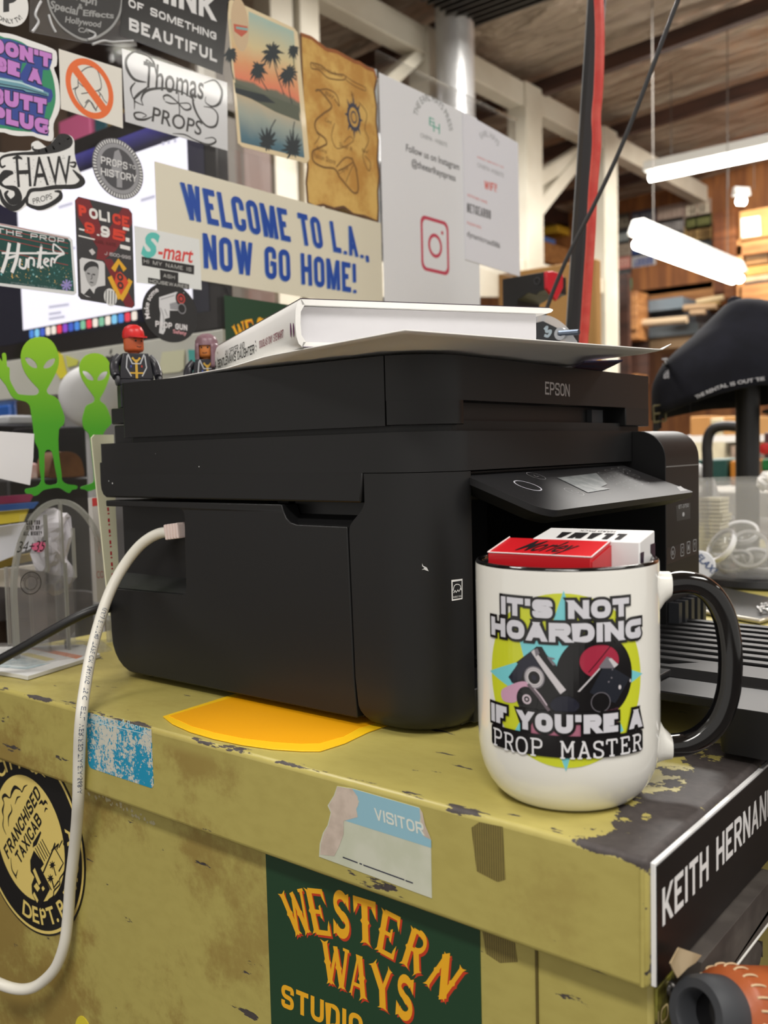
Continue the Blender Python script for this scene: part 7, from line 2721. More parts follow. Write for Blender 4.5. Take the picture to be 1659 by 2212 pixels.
WIN = mat((236, 236, 250), .4, emit=.5, name='white window light')
WALLP = ramp_mat([(0, (26, 27, 40)), (.5, (32, 32, 46)), (.84, (40, 38, 60)), (1, (92, 88, 190))], 'Z', sc_b, ztop, .2)
WALLP.node_tree.nodes['Principled BSDF'].inputs['Emission Strength'].default_value = .2
WALLP.node_tree.links.new(WALLP.node_tree.nodes['Principled BSDF'].inputs['Base Color'].links[0].from_socket, WALLP.node_tree.nodes['Principled BSDF'].inputs['Emission Color'])
G().prism(M1, [(lx_ + .022, sc_b), (sc_r, sc_b), (sc_r, ztop - .022), (lx_ + .022, ztop - .022)], 0, .0005).build('screen', WALLP, mon)
M2 = MP.at(.0012)
wl, wr = MP.px(52, 712)[0], MP.px(405, 292)[0]
wb, wt = MP.px(60, 712)[1], MP.px(404, 292)[1]
G().prism(M2, [(wl, wb), (wr, wb), (wr, wt), (wl, wt)], 0, .0004).build('white_window', WIN, mon)
G().prism(M2, [(wr - .005, wb + .02), (sc_r - .03, wb + .02), (sc_r - .03, wb + .13), (wr - .005, wb + .13)], -.0002, .0001).build('white_window', WIN, mon)
M3 = MP.at(.0018)
g = G()
for (x0, y0, x1, y1) in ((350, 1405, 495, 1385), (350, 1455, 440, 1442), (350, 1490, 465, 1472), (500, 430, 560, 420), (420, 690, 520, 660), (500, 985, 540, 980), (1160, 235, 1180, 230), (1200, 225, 1220, 220), (1245, 215, 1265, 210), (1010, 640, 1110, 610)):
    g.stroke(M3, [(x0 / 3.318, 240 + y0 / 3.318), (x1 / 3.318, 240 + y1 / 3.318)], .004, 1, 0, 0, px=True)
g.build('window_text', mat((180, 180, 196), .5, emit=.5), mon)
a, b = MP.px(65, 722), MP.px(300, 682)
dz = (a[1] + b[1]) / 2
g = [G() for _ in range(7)]
cols = [(70, 130, 210), (120, 190, 230), (60, 90, 190), (230, 220, 210), (220, 60, 80), (130, 70, 190), (120, 180, 150)]
seq = [0, 1, 2, 3, 3, 4, 5, 2, 0, 6, 4, 3, 6, 3, 1, 0, 4, 3]
step_ = (b[0] - a[0]) / len(seq)
for i, k in enumerate(seq):
    x = a[0] + step_ * i
    g[k].poly(M3, rrect(x + step_ * .1, dz - step_ * .4, x + step_ * .9, dz + step_ * .4, step_ * .2, 3), 2)
V, F, MI = [], [], []
gg = G()
for k in range(7):
    off = len(gg.V)
    gg.V += g[k].V
    gg.F += [[off + i for i in f] for f in g[k].F]
    gg.MI += [k] * len(g[k].F)
gg.build('dock_icons', [mat(c_, .4, emit=.5) for c_ in cols], mon)
a = MP.px(239, 787)
g = G()
r = .0145
body = [(a[0] + r * x, a[1] + r * y) for x, y in smooth([(0, .72), (.45, .85), (.85, .62), (.66, .3), (.66, -.05), (.95, -.35), (.6, -.95), (.25, -.98), (0, -.88), (-.25, -.98), (-.62, -.9), (-.95, -.2), (-.9, .4), (-.55, .82)], 3, True)]
g.poly(MP.at(.0010), body, 1)
g.poly(MP.at(.0010), [(a[0] + r * x, a[1] + r * y) for x, y in ((0, .95), (.05, 1.25), (.35, 1.5), (.36, 1.2), (.15, .97))], 1)
g.build('fruit_logo', mat((52, 50, 52), 0.3), mon)
for pts, rgb, lab, th in (([(478, 300), (520, 330), (560, 500), (500, 525), (440, 430)], (226, 214, 50), 'bright yellow sticky note on the computer chin, behind the larger alien head', .001),
                          ([(545, 330), (650, 370), (640, 410), (560, 430)], (206, 208, 90), 'yellow green sticky note beside the bright yellow one', .001),
                          ([(1335, 305), (1515, 285), (1510, 440), (1480, 465), (1300, 485)], (216, 216, 184), 'pale cream handwritten sticky note between the two toy figures', .001),
                          ([(1548, 285), (1640, 290), (1640, 462), (1560, 466)], (70, 170, 164), 'turquoise sticky note behind the second toy figure', .001)):
    P = [MP.px(qa(*p)) for p in pts]
    _n[0] += 1
    o = G().prism(MP, P, .0015 + .0004 * (_n[0] % 4), .0022 + .0004 * (_n[0] % 4)).build('sticky_note', mat(rgb, .6))
    tag(o, lab, 'note', 'sticky notes on the computer')

# desk and things on it
o = G().box(-2.1, -.2, -.085, -.765, 1.05, -.062).build('office_desk', mat((70, 54, 44), 0.5, var=((50, 38, 32), 6)))
tag(o, 'dark brown desk behind the shield', 'desk')
G().box(-2.1, -.2, -1.0, -2.06, 1.05, -.085).build('end_panel', mat((48, 38, 32), 0.6), o)
DP = xplane(-1.05)


def dq(x, y):      # detail (0, 860) x 3.567
    return (x / 3.567, 860 + y / 3.567)


def dbox(fr, x0, y0, x1, y1, depth, m, name, label, cat, off=0, to=-.062):
    a_, b_ = fr.px(dq(x0, y0)), fr.px(dq(x1, y1))
    z0 = b_[1] if to is None else to
    g = G().prism(fr, [(a_[0], z0), (b_[0], z0), (b_[0], a_[1]), (a_[0], a_[1])], -depth + off, off)
    return tag(g.build(name, m, bev=.003), label, cat)


dbox(xplane(-1.02), 430, 215, 720, 640, .1, mat((26, 25, 28), .35), 'black_tray', 'black desk tray behind the legs of the aliens', 'tray')
dbox(xplane(-1.16), -200, 200, 300, 420, .15, mat((30, 29, 32), .4), 'black_box', 'black box behind the white paper note', 'box')
dbox(xplane(-.98), 60, 630, 690, 700, .05, mat((30, 28, 29), .5), 'black_ledge', 'low black desk ledge under the brown pouch', 'ledge')
sw = xplane(-.985)
zl_ = sw.px(dq(400, 630))[1]
P = smooth([sw.px(dq(*p)) for p in ((395, 628), (390, 520), (430, 430), (520, 412), (600, 440), (640, 520), (630, 628))], 4, True)
o = G().prism(sw, [(p[0], max(p[1], zl_ + .0005)) for p in P], -.03, 0).build('brown_pouch', mat((120, 84, 56), .7, var=((86, 58, 40), 20)), bev=.004)
tag(o, 'brown pouch on the black ledge between the alien legs', 'pouch')
dbox(xplane(-.985), 215, 500, 300, 640, .03, mat((220, 200, 196), .6, var=((206, 150, 146), 40)), 'paper_packet', 'white and red paper packet left of the brown pouch', 'packet', to=sw.px(dq(400, 629))[1])
dbox(xplane(-1.17), 60, 130, 260, 198, .1, mat((190, 192, 196), .5), 'grey_folder', 'light grey folder edge behind the body of the larger alien', 'folder', to=xplane(-1.16).px(dq(100, 199))[1])
dbox(xplane(-1.5), -200, 0, 130, 60, .3, mat((26, 60, 130), .5, var=((80, 120, 180), 14)), 'blue_box', 'blue box at the left edge above the note', 'box')
dbox(xplane(-1.4), 70, 50, 130, 130, .1, mat((40, 90, 170), .4), 'blue_bottle', 'small blue bottle behind the arm of the larger alien', 'bottle')
ds = yplane(.56)
for (pts, rgb, lab) in ((((-80, 770), (330, 740), (300, 800), (-80, 830)), (110, 30, 60), 'maroon striped magazine, uppermost in the fanned pile'), (((-80, 830), (300, 800), (260, 850), (-80, 880)), (36, 70, 130), 'blue striped magazine in the fanned pile'),
                        (((-80, 885), (240, 855), (200, 950), (-80, 985)), (196, 176, 50), 'yellow striped magazine, lowest of the fanned pile')):
    f2 = xplane(-.86 - .03 * _n[0] % 3 * 0)
    P = [f2.px(dq(*p)) for p in pts]
    _n[0] += 1
    o = G().prism(f2, P, -.004 * (_n[0] % 5) - .004, -.004 * (_n[0] % 5)).build('magazine', mat(rgb, .35, var=(tuple(min(255, v + 24) for v in rgb), 12)))
    tag(o, lab, 'magazine', 'magazines behind the brochure holder')
for (pts, rgb, lab, x) in ((((-80, 1000), (200, 960), (330, 1120), (120, 1210), (-80, 1290)), (214, 216, 228), 'bluish white paper behind the lettered clear label', -.88),
                           (((-80, 1260), (260, 1190), (300, 1240), (-80, 1330)), (150, 128, 50), 'mustard coloured paper below the bluish white paper', -.90),
                           (((-80, 1330), (430, 1260), (440, 1470), (-80, 1450)), (206, 200, 190), 'cream sheet lying low behind the brochure holder', -.92)):
    f2 = xplane(x)
    o = G().prism(f2, [f2.px(dq(*p)) for p in pts], -.003, 0).build('loose_paper', mat(rgb, .6))
    tag(o, lab, 'paper', 'loose papers behind the brochure holder')
f2 = xplane(-.97)
o = G().prism(f2, smooth([f2.px(dq(*p)) for p in ((-100, 1430), (200, 1450), (480, 1480), (740, 1500), (760, 1660), (500, 1700), (200, 1690), (-100, 1720))], 3, True), -.08, 0).build('black_bag', mat((46, 42, 44), .6, var=((84, 78, 80), 16)), bev=.01)
tag(o, 'black cloth bag on the desk behind the brochure holder', 'bag')
o = dbox(xplane(-1.0), -100, 1690, 840, 2000, .15, mat((104, 84, 68), .6, var=((70, 56, 46), 14)), 'brown_crate', 'brown wooden crate edge behind the foot of the brochure holder', 'crate')
f2 = xplane(-.93)
a = f2.px(197, 856)
r = f2.px(197, 788)[1] - a[1]
spk = thing('round_speaker', 'pale grey round speaker disc between the two aliens', 'speaker', Vector((-.95, f2.p(a[0], a[1]).y, -.061)))
sc0 = f2.p(a[0], a[1])
G().lathe([(0, .012), (r * .6, .0105), (r * .9, .006), (r, 0), (r * .98, -.012), (0, -.014)], 0, 0, axis=(sc0, (.86, -.5, .1)), n=48).build('disc', mat((204, 204, 206), .5), spk, sm=60)
G().tube([(sc0.x - .016, sc0.y + .008, -.0605), (sc0.x - .016, sc0.y + .008, sc0.z)], .006, 12).build('stem', mat((180, 180, 182), .4), spk, sm=60)
G().lathe([(0, 0), (.035, 0), (.035, .004), (0, .006)], sc0.x - .016, sc0.y + .008, -.0615, 28).build('foot', mat((180, 180, 182), .4), spk, sm=40)

# dark shelving and binders above the computer
BSH = yplane(1.75)
bs = thing('dark_shelving', 'dark brown shelving in the gloom above the computer', 'shelf', BSH.p(*BSH.px(200, 400)))
a, b = BSH.px(-120, -80), BSH.px(432, 420)
G().prism(BSH.at(-.14), [(a[0], -1), (b[0], -1), (b[0], a[1]), (a[0], a[1])], -.03, 0).build('back_panel', mat((92, 78, 62), .7, var=((66, 54, 44), 3)), bs)
for y in (66, 300):
    q_ = BSH.px(200, y)[1]
    G().prism(BSH, [(a[0], q_ - .02), (b[0], q_ - .02), (b[0], q_), (a[0], q_)], -.14, 0).build('shelf', mat((70, 60, 52), .6), bs)
G().prism(BSH, [(b[0] - .02, -1), (b[0], -1), (b[0], a[1]), (b[0] - .02, a[1])], -.14, 0).build('side_panel', mat((84, 76, 66), .6), bs)
zsh = BSH.px(200, 300)[1]
for (u0, u1, v, rgb, lab) in ((120, 188, 262, (206, 96, 140), 'pink binder on the dark shelving beside the purple slogan sticker'), (196, 222, 240, (40, 84, 96), 'teal binder on the dark shelving under the prohibition sticker'),
                              (224, 244, 236, (130, 104, 52), 'ochre binder on the dark shelving under the prohibition sticker'), (246, 268, 246, (66, 52, 60), 'plum binder on the dark shelving under the prohibition sticker'),
                              (-10, 70, 200, (92, 72, 56), 'brown carton on the dark shelving behind the purple slogan sticker')):
    x0, x1 = BSH.px(u0, v)[0], BSH.px(u1, v)[0]
    o = G().prism(BSH.at(-.01), [(x0, zsh + .001), (x1, zsh + .001), (x1, BSH.px(u0, v)[1]), (x0, BSH.px(u0, v)[1])], -.12, 0).build('binder', mat(rgb, .5), bev=.004)
    tag(o, lab, 'binder', 'binders on the dark shelving')
P2 = yplane(1.3)
a, b = P2.px(433, 290), P2.px(446, 300)
o = G().box(a[0], 1.3, -1, b[0], 1.33, a[1] + .2).build('white_pole', mat((206, 202, 192), .5))
tag(o, 'slim white pole right of the computer', 'pole')
P3 = xplane(-2.2)
a, b = P3.px(446, 285), P3.px(588, 420)
o = G().prism(P3, [(a[0], -1), (b[0], -1), (b[0], P3.px(500, 275)[1]), (a[0], P3.px(500, 275)[1])], -.3, 0).build('brown_locker', mat((120, 92, 80), .6, var=((96, 72, 62), 2.5)), bev=.006)
tag(o, 'reddish brown locker behind the beach card', 'locker')

# ------------------------------------------------------------------ two toy figures on the rear of the printer
def toy(label, x, y, z0, zt_, fwd, hair, rgb_skin, kind):
    """small toy figure: legs, torso, arms, head; fwd = direction it faces"""
    t = thing('toy_figure', label, 'toy', (x, y, z0), 'toy figures behind the printer lid')
    f_ = Vector((fwd[0], fwd[1], 0)).normalized()
    s_ = Vector((-f_.y, f_.x, 0))
    H = zt_ - z0
    k = H / .064
    o_ = Vector((x, y, z0))

    def P(a, b, c_):
        return o_ + s_ * (a * k) + f_ * (b * k) + Vector((0, 0, c_ * k))

    def hexa(a0, a1, b0, b1, c0_, c1_, m, name, ta=1.0, bev=.0006, parent=t):
        am = (a0 + a1) / 2
        return G().hexa([P(a0, b0, c0_), P(a1, b0, c0_), P(a1, b1, c0_), P(a0, b1, c0_)],
                        [P(am + (a0 - am) * ta, b0, c1_), P(am + (a1 - am) * ta, b0, c1_), P(am + (a1 - am) * ta, b1, c1_), P(am + (a0 - am) * ta, b1, c1_)]).build(name, m, parent, bev=bev)
    SUIT = mat((42, 42, 48), .3)
    for sg in (-1, 1):
        hexa(sg * .0068 - .0058, sg * .0068 + .0058, -.006, .007, 0, .017, SUIT, 'leg')
    hexa(-.0128, .0128, -.0062, .0062, .017, .0215, SUIT, 'hips')
    tr_ = hexa(-.0132, .0132, -.0062, .0062, .0215, .0408, SUIT, 'torso', .72)
    ff = Fr(P(0, .0064, 0), s_ * -1, Vector((0, 0, 1)), f_)
    ff.u = s_ * -1
    g_ = G()
    for pts, m_, w_ in ((((-.006, .040), (-.003, .033), (.003, .033), (.006, .040)), 0, .0010), (((0, .036), (0, .022)), 1, .0018), (((-.0065, .039), (-.0075, .03), (-.004, .0235)), 0, .0009),
                        (((.0065, .039), (.0075, .03), (.004, .0235)), 0, .0009), (((-.005, .026), (.005, .026)), 1, .0012), (((-.0045, .031), (-.0035, .031)), 2, .0016), (((.0035, .031), (.0045, .031)), 3, .0016),
                        (((-.003, .0375), (0, .034), (.003, .0375)), 1, .0016)):
        g_.stroke(ff, [(a_ * k, b_ * k) for a_, b_ in pts], w_ * k, 2, m_, 0)
    g_.build('suit_print', [mat((190, 192, 196), .35), mat((206, 164, 60), .35), mat((190, 60, 50), .35), mat((60, 80, 160), .35)], tr_)
    for sg in (-1, 1):
        arm = G().tube(smooth([tuple(P(sg * .0105, 0, .0385)), tuple(P(sg * .0150, .001, .033)), tuple(P(sg * .0160, .006, .0255)), tuple(P(sg * .0155, .0095, .0225))], 4), [.0036 * k] * 5 + [.0036 * k] * 4 + [.0031 * k] * 4, 10).build('arm', SUIT, t, sm=60)
        hc = P(sg * .0155, .0118, .0200)
        path = [hc + (f_ * math.cos(q_) + Vector((0, 0, 1)) * math.sin(q_)) * .0030 * k for q_ in [math.radians(d_) for d_ in range(150, 440, 29)]]
        G().tube(path, .0014 * k, 8).build('hand', mat((70, 70, 74), .4), arm, sm=60)
    SK = mat(rgb_skin, .35)
    G().lathe([(.0030 * k, -.001 * k), (.0040 * k, 0), (.0040 * k, .0015 * k)], 0, 0, axis=(P(0, 0, .0405), (0, 0, 1)), n=20).build('neck', SK, t, sm=40)
    R_ = .0074 * k
    hd_ = G().lathe([(.0045 * k, 0), (R_ * .9, .0008 * k), (R_, .0025 * k), (R_, .0105 * k), (R_ * .9, .0122 * k), (.0045 * k, .0132 * k)], 0, 0, axis=(P(0, 0, .0418), (0, 0, 1)), n=28).build('head', SK, t, sm=50)
    hf = Cyl(P(0, 0, 0).x, P(0, 0, 0).y, R_ + .0001, math.atan2(f_.y, f_.x) + (.35 if kind == 'cap' else -.25), .0012)
    zh = z0 + .0418 * k
    g_ = G()
    for sg in (-1, 1):
        g_.poly(hf, ring(sg * .0026 * k, zh + .0082 * k, .0008 * k, n=12), 1, 0)
        g_.stroke(hf, [(sg * .0042 * k, zh + .0100 * k), (sg * .0016 * k, zh + .0104 * k)], .0008 * k, 1, 1, 0)
    g_.stroke(hf, [(-.002 * k, zh + .0040 * k), (0, zh + .0036 * k), (.002 * k, zh + .0041 * k)], .0007 * k, 1, 1, 3)
    g_.build('face_print', [mat((24, 20, 20), .4), mat((86, 40, 24), .4)], hd_)
    if kind == 'cap':
        CM = mat((206, 34, 34), .35)
        cr_ = G().lathe([(R_ * 1.06, 0), (R_ * 1.12, .002 * k), (R_ * 1.06, .0055 * k), (R_ * .86, .0085 * k), (R_ * .45, .0103 * k), (0, .0106 * k)], 0, 0, axis=(P(0, 0, .0522), (0, 0, 1)), n=28).build('cap', CM, t, sm=60)
        fd = (f_ * math.cos(.35) + s_ * math.sin(.35))
        sd_ = Vector((-fd.y, fd.x, 0))
        c_ = P(0, 0, .0530)
        lp_ = [c_ + fd * (R_ * .6 + R_ * 1.15 * math.cos(q_)) + sd_ * (R_ * 1.0 * math.sin(q_)) + Vector((0, 0, -.0012 * k * math.cos(q_))) for q_ in [PI * i / 14 - PI / 2 for i in range(15)]]
        G().hexa(lp_, [p + Vector((0, 0, .0012 * k)) for p in lp_]).build('visor', CM, cr_, sm=40)
    else:
        HM = mat((126, 92, 100), .35, var=((146, 116, 126), 160))
        loops = []
        for i in range(9):
            u_ = i / 8
            zz_ = .0335 + .0225 * u_
            rr_ = R_ * (1.18 + .14 * math.sin(u_ * PI) if u_ < .85 else 1.18 * math.sqrt(max(.02, 1 - ((u_ - .85) / .15) ** 2)) + .12)
            L_ = []
            for q_ in range(24):
                t_ = math.atan2(f_.y, f_.x) - .25 + .62 + (2 * PI - 1.24) * q_ / 23
                L_.append(P(0, 0, zz_) + Vector((rr_ * math.cos(t_), rr_ * math.sin(t_), 0)))
            loops.append(L_)
        hg = G().loft(loops, cap=False, closed=False)
        hb_ = hg.build('hair', HM, t, sm=70)
        md_ = hb_.modifiers.new('solid', 'SOLIDIFY')
        md_.thickness = .0016 * k
        G().lathe([(R_ * 1.24, 0), (R_ * 1.24, .004 * k), (R_ * 1.0, .0075 * k), (R_ * .5, .0098 * k), (0, .0102 * k)], 0, 0, axis=(P(0, -.0004, .0518), (0, 0, 1)), n=24).build('hair_crown', HM, t, sm=70)
    return t


toy('toy figure with a red cap and dark printed suit standing behind the printer lid', -.600, .4455, .2006, .2650, (1.0, -.45), None, (196, 92, 50), 'cap')
toy('toy figure with long mauve hair standing behind the printer lid near the book', -.600, .5175, .2006, .2650, (.9, -.75), None, (204, 124, 60), 'hair')

# ------------------------------------------------------------------ brochure holder with its contents
HXB = -.702
HB = xplane(HXB)
bh = thing('brochure_holder', 'clear acrylic brochure holder with an arched back, left of the printer', 'holder', (-.68, .41, 0))
HOLD = clear_mat(gloss=.09, body=.05, name='holder acrylic')
RIM = clear_mat(gloss=.2, body=.38, body_rgb=(206, 206, 198), rough=.1, name='pale lit acrylic rim')  # milky share stands in for light gathered in the clear edges
ap = HB.px(128, 1078)
rgt_ = HB.px(240, 1300)[0]
hw = rgt_ - ap[0]
spr = HB.px(236, 1260)[1]
arch = [(ap[0] - hw, .002), (rgt_, .002)] + [(ap[0] + hw * math.cos(PI * i / 30), spr + (ap[1] - spr) * math.sin(PI * i / 30)) for i in range(31)]
G().prism(HB, arch, -.003, 0).build('back_panel', HOLD, bh)
ar2 = [(ap[0] + hw * math.cos(PI * i / 30), spr + (ap[1] - spr) * math.sin(PI * i / 30)) for i in range(31)]
inn_ = [(ap[0] + (hw - .0042) * math.cos(PI * i / 30), spr + (ap[1] - .0042 - spr) * math.sin(PI * i / 30)) for i in range(31)]
G().prism(HB, [(rgt_, .002)] + ar2 + [(ap[0] - hw, .002), (ap[0] - hw + .0042, .002)] + inn_[::-1] + [(rgt_ - .0042, .002)], -.0032, .0006).build('polished_rim', RIM, bh)
zB = XY(.003)
for (u, v, zt_) in ((148, 1405, ap[1] - .002), (20, 1392, .118), (70, 1380, .105)):
    q_ = zB.px(u, v)
    G().box(HXB, q_[1] - .0012, .003, q_[0], q_[1] + .0012, zt_ * .60).build('divider', HOLD, bh)
    G().box(q_[0] - .0002, q_[1] - .0014, .003, q_[0] + .0016, q_[1] + .0014, zt_ * .60).build('divider_edge', RIM, bh)
    G().box(HXB, q_[1] - .0010, zt_ * .60, HXB + .003, q_[1] + .0010, zt_).build('divider_edge', RIM, bh)
P = [zB.px(p) for p in ((-40, 1405), (215, 1392), (242, 1415), (58, 1450), (-40, 1440))]
G().prism(XY(0), P, .0065, .0085).build('base_plate', HOLD, bh)
P = [zB.px(p) for p in ((-40, 1400), (180, 1393), (216, 1414), (60, 1462), (40, 1458), (-40, 1445))]
o = G().prism(XY(0), P, .0004, .0036).build('leaflet_stack', mat((214, 214, 212), .4), bev=.0003)
tag(o, 'stack of printed leaflets under the brochure holder', 'leaflets')
f2 = XY(.0037)
g = G()
g.pxpoly(f2, [(60, 1400), (80, 1398), (180, 1417), (165, 1423)], 1, 0)
g.pxpoly(f2, [(40, 1413), (60, 1410), (120, 1424), (100, 1428)], 1, 1)
g.pxpoly(f2, [(-20, 1420), (40, 1418), (110, 1432), (60, 1446), (-20, 1440)], 1, 2)
g.build('leaflet_print', [mat((214, 130, 90), .4), mat((206, 190, 110), .4), mat((150, 170, 176), .4, var=((200, 206, 206), 120))], o)
# clear lettered label on the front of the holder
CLF = xplane(-.692)
o, f = sticker('clear_label', 'clear label reading CAN YOU STAY UP ALL NIGHT? on the brochure holder', [dq(*p) for p in ((150, 900), (345, 870), (400, 1190), (330, 1480), (180, 1500), (120, 1200))], clear_mat(gloss=.1, body=.05), fr=CLF, cat='label', th=.0003)
g = G()
g.blk(f, 'CAN YOU', dq(203, 978), dq(308, 976), dq(203, 942), .18, 1, 0)
g.blk(f, 'STAY UP', dq(203, 1017), dq(302, 1015), dq(203, 983), .18, 1, 0)
g.blk(f, 'ALL NIGHT?', dq(180, 1060), dq(322, 1058), dq(180, 1027), .18, 1, 0)
g.text(f, '34+35', dq(128, 1190), dq(345, 1180), dq(138, 1105), 2, 0, -.004, .25)
a = f.px(dq(238, 1425))
g.annulus(f, a[0], a[1], .0085, .0092, 1, 0, 32)
g.annulus(f, a[0], a[1], .0052, .0056, 1, 0, 32)
g.arctext(f, 'ARIANA TOUR', a[0], a[1], .0062, .0016, PI / 2, 1, 0, 0)
g.build('lettering', mat((46, 42, 40), .4), o)
g = G()
g.pxpoly(f, [dq(*p) for p in ((240, 1130), (330, 1105), (350, 1140), (320, 1185), (260, 1175))], 1, 0, sm=3)
g.build('pink_mark', mat((226, 110, 150), .5), o)
# crumpled paper
CPX = xplane(-.708)
ol = [(388, 905), (590, 850), (640, 890), (700, 920), (704, 1200), (690, 1260), (722, 1390), (640, 1540), (540, 1520), (450, 1440), (400, 1300), (420, 1120)]
Pq = smooth([CPX.px(dq(*p)) for p in ol], 2, True)
cxq, czq = sum(p[0] for p in Pq) / len(Pq), sum(p[1] for p in Pq) / len(Pq)
V, F = [], []
nr = 9
for i in range(nr + 1):
    for p in Pq:
        k_ = i / nr
        y_, z_ = cxq + (p[0] - cxq) * k_, czq + (p[1] - czq) * k_
        d_ = abs(noise.noise(Vector((y_ * 55, z_ * 55, 1.7)))) * .022 + abs(noise.noise(Vector((y_ * 140, z_ * 140, 5.1)))) * .006
        V.append((-.7105 - .004 + d_ * (1 - .25 * k_), y_, z_))
n = len(Pq)
for i in range(nr):
    for j in range(n):
        F.append((i * n + j, i * n + (j + 1) % n, (i + 1) * n + (j + 1) % n, (i + 1) * n + j))
V = [(v[0] - .012, v[1], v[2]) for v in V]
o = G().add([(v[0] - .018, v[1], v[2]) for v in V], F).build('crumpled_paper', mat((228, 224, 230), .6))
tag(o, 'crumpled white paper with faint print behind the arched holder', 'paper')
# slim box with red top, cream card with red dotted edge
f2 = xplane(-.712)
sbx = thing('slim_carton', 'slim pale grey carton with a red top beside the arched holder', 'carton', f2.p(*f2.px(dq(745, 1560))))
P = [f2.px(dq(*p)) for p in ((708, 770), (760, 766), (830, 1560), (750, 1570))]
G().prism(f2, P, -.006, 0).build('carton', mat((204, 200, 196), .5), sbx)
g = G()
g.pxpoly(f2.at(.0001), [dq(*p) for p in ((708, 770), (760, 766), (764, 826), (712, 834))], 1, 0)
g.pxpoly(f2.at(.0001), [dq(*p) for p in ((752, 1060), (768, 1080), (776, 1190), (760, 1190))], 1, 1)
g.text(f2.at(.0001), 'CO', dq(745, 1388), dq(800, 1384), dq(742, 1335), 1, 2, 0)
g.build('carton_print', [mat((206, 70, 70), .5), mat((214, 110, 60), .5), mat((190, 90, 80), .5)], sbx)
f2 = xplane(-.640)
cc_ = thing('cream_card', 'tall cream card with a red dotted edge leaning between printer and brochure holder', 'card', f2.p(*f2.px(240, 1330)))
P = [f2.px(p) for p in ((198, 946), (204, 939), (246, 939), (250, 1100), (262, 1330), (237, 1330), (214, 1100))]
G().prism(f2, P, -.0015, 0).build('card_sheet', mat((232, 230, 200), .5), cc_)
g = G()
for i in range(16):
    t_ = i / 16
    u, v = 233 + 13 * t_, 1096 + 190 * t_
    g.stroke(f2.at(.0001), [(u, v), (u + .6, v + (8 if i % 2 == 0 else 3))], .0016, 1, 0, 0, px=True)
g.build('red_dots', mat((196, 30, 50), .5), cc_)

# ------------------------------------------------------------------ right side: tub of lenses, flat case, cap on its stand
ct_ = XY(.012).px(1648, 1252)
vd = Vector((ct_[0], ct_[1], 0)).normalized()
tc = (ct_[0] + vd.x * .078, ct_[1] + vd.y * .078)
tb = thing('plastic_tub', 'clear plastic tub full of white rimmed lenses, right of the printer', 'tub', (tc[0], tc[1], .010))
TUBM = clear_mat(gloss=.12, body=.19, body_rgb=(236, 238, 242), rough=.06, name='cloudy tub plastic')
G().lathe([(.070, .003), (.077, .010), (.0795, .03), (.0845, .104), (.0875, .106), (.0875, .110), (.083, .110), (.0775, .03), (.074, .012), (.068, .006)], tc[0], tc[1], .010, 64).build('tub_wall', TUBM, tb, sm=40)
G().lathe([(.0, .0012), (.070, .0012), (.070, .004), (0, .004)], tc[0], tc[1], .010, 48).build('tub_floor', TUBM, tb, sm=40)
o = G().lathe([(0, 0), (.085, 0), (.088, .003), (.086, .0098), (0, .0098)], tc[0], tc[1], 0.0, 48).build('black_stand', mat((20, 20, 22), .4), sm=40)
tag(o, 'low black round stand under the clear tub', 'stand')
RIMW = mat((244, 244, 246), .3, name='white lens rim')
LENSG = clear_mat(gloss=.35, rough=.03, body=.28, body_rgb=(220, 222, 218), name='clear lens dome')


def depth_pt(u, v, d):
    return EYE + RIGHT * ((u - 829.5) * d / FPX) + DOWN * ((v - 1106.0) * d / FPX) + FWD * d


dref = (Vector((tc[0], tc[1], .05)) - EYE).dot(FWD)
for (u, v, dd, rpx, nrm_, lab) in ((1618, 1186, -.052, 40, (.15, -.75, .25), 'upright clear lens with a white rim, rightmost in the tub'), (1558, 1178, -.045, 38, (-.45, -.55, .45), 'tilted clear lens with a white rim, left in the tub'),
                                   (1588, 1222, -.030, 36, (-.1, -.5, .8), 'lens with a white rim lying low in the tub under the tilted one'), (1640, 1216, -.02, 36, (.3, -.4, .8), 'lens with a white rim lying flat at the right of the tub'),
                                   (1600, 1150, .01, 36, (.1, -.5, .8), 'lens with a white rim at the back of the tub, topmost')):
    p = depth_pt(u, v, dref + dd)
    r = rpx * (dref + dd) / FPX * 1.08
    p.z = max(p.z, .010 + .006 + r * .55)
    d_ = Vector(nrm_).normalized()
    t = thing('goggle_lens', lab, 'lens', p, 'white rimmed lenses in the tub')
    G().lathe([(r * .82, -.0022), (r * .96, -.0034), (r, 0), (r * .96, .0030), (r * .82, .0022)], 0, 0, axis=(p, d_), n=40).build('rim', RIMW, t, sm=50)
    G().lathe([(r * .86, 0), (r * .7, .0035), (r * .45, .0062), (r * .2, .0074), (0, .0077)], 0, 0, axis=(p, d_), n=36).build('dome', LENSG, t, sm=180)
ps = depth_pt(1526, 1150, dref - .03)
g = G()
for i in range(14):
    dx = random.uniform(-.0012, .0012)
    q_ = (tc[0] - RIGHT.x * .056, tc[1] - RIGHT.y * .056)
    g.box(q_[0] - .014 + dx, q_[1] - .014 + dx, .036 + i * .0046, q_[0] + .012 + dx * 2, q_[1] + .016 + dx, .0395 + i * .0046)
o = g.build('card_stack', mat((226, 220, 196), .6))
tag(o, 'stack of cream cards in the left of the tub', 'cards')
o['kind'] = 'thing'
p = depth_pt(1655, 1040, dref + .02)
V = []
for a_, b_ in (bmv for bmv in ((i, j) for i in range(9) for j in range(14))):
    t_, q_ = PI * a_ / 8, 2 * PI * b_ / 14
    d_ = Vector((math.sin(t_) * math.cos(q_), math.sin(t_) * math.sin(q_), math.cos(t_)))
    V.append(p + d_ * .011 * (1 + .5 * noise.noise(d_ * 2.3)))
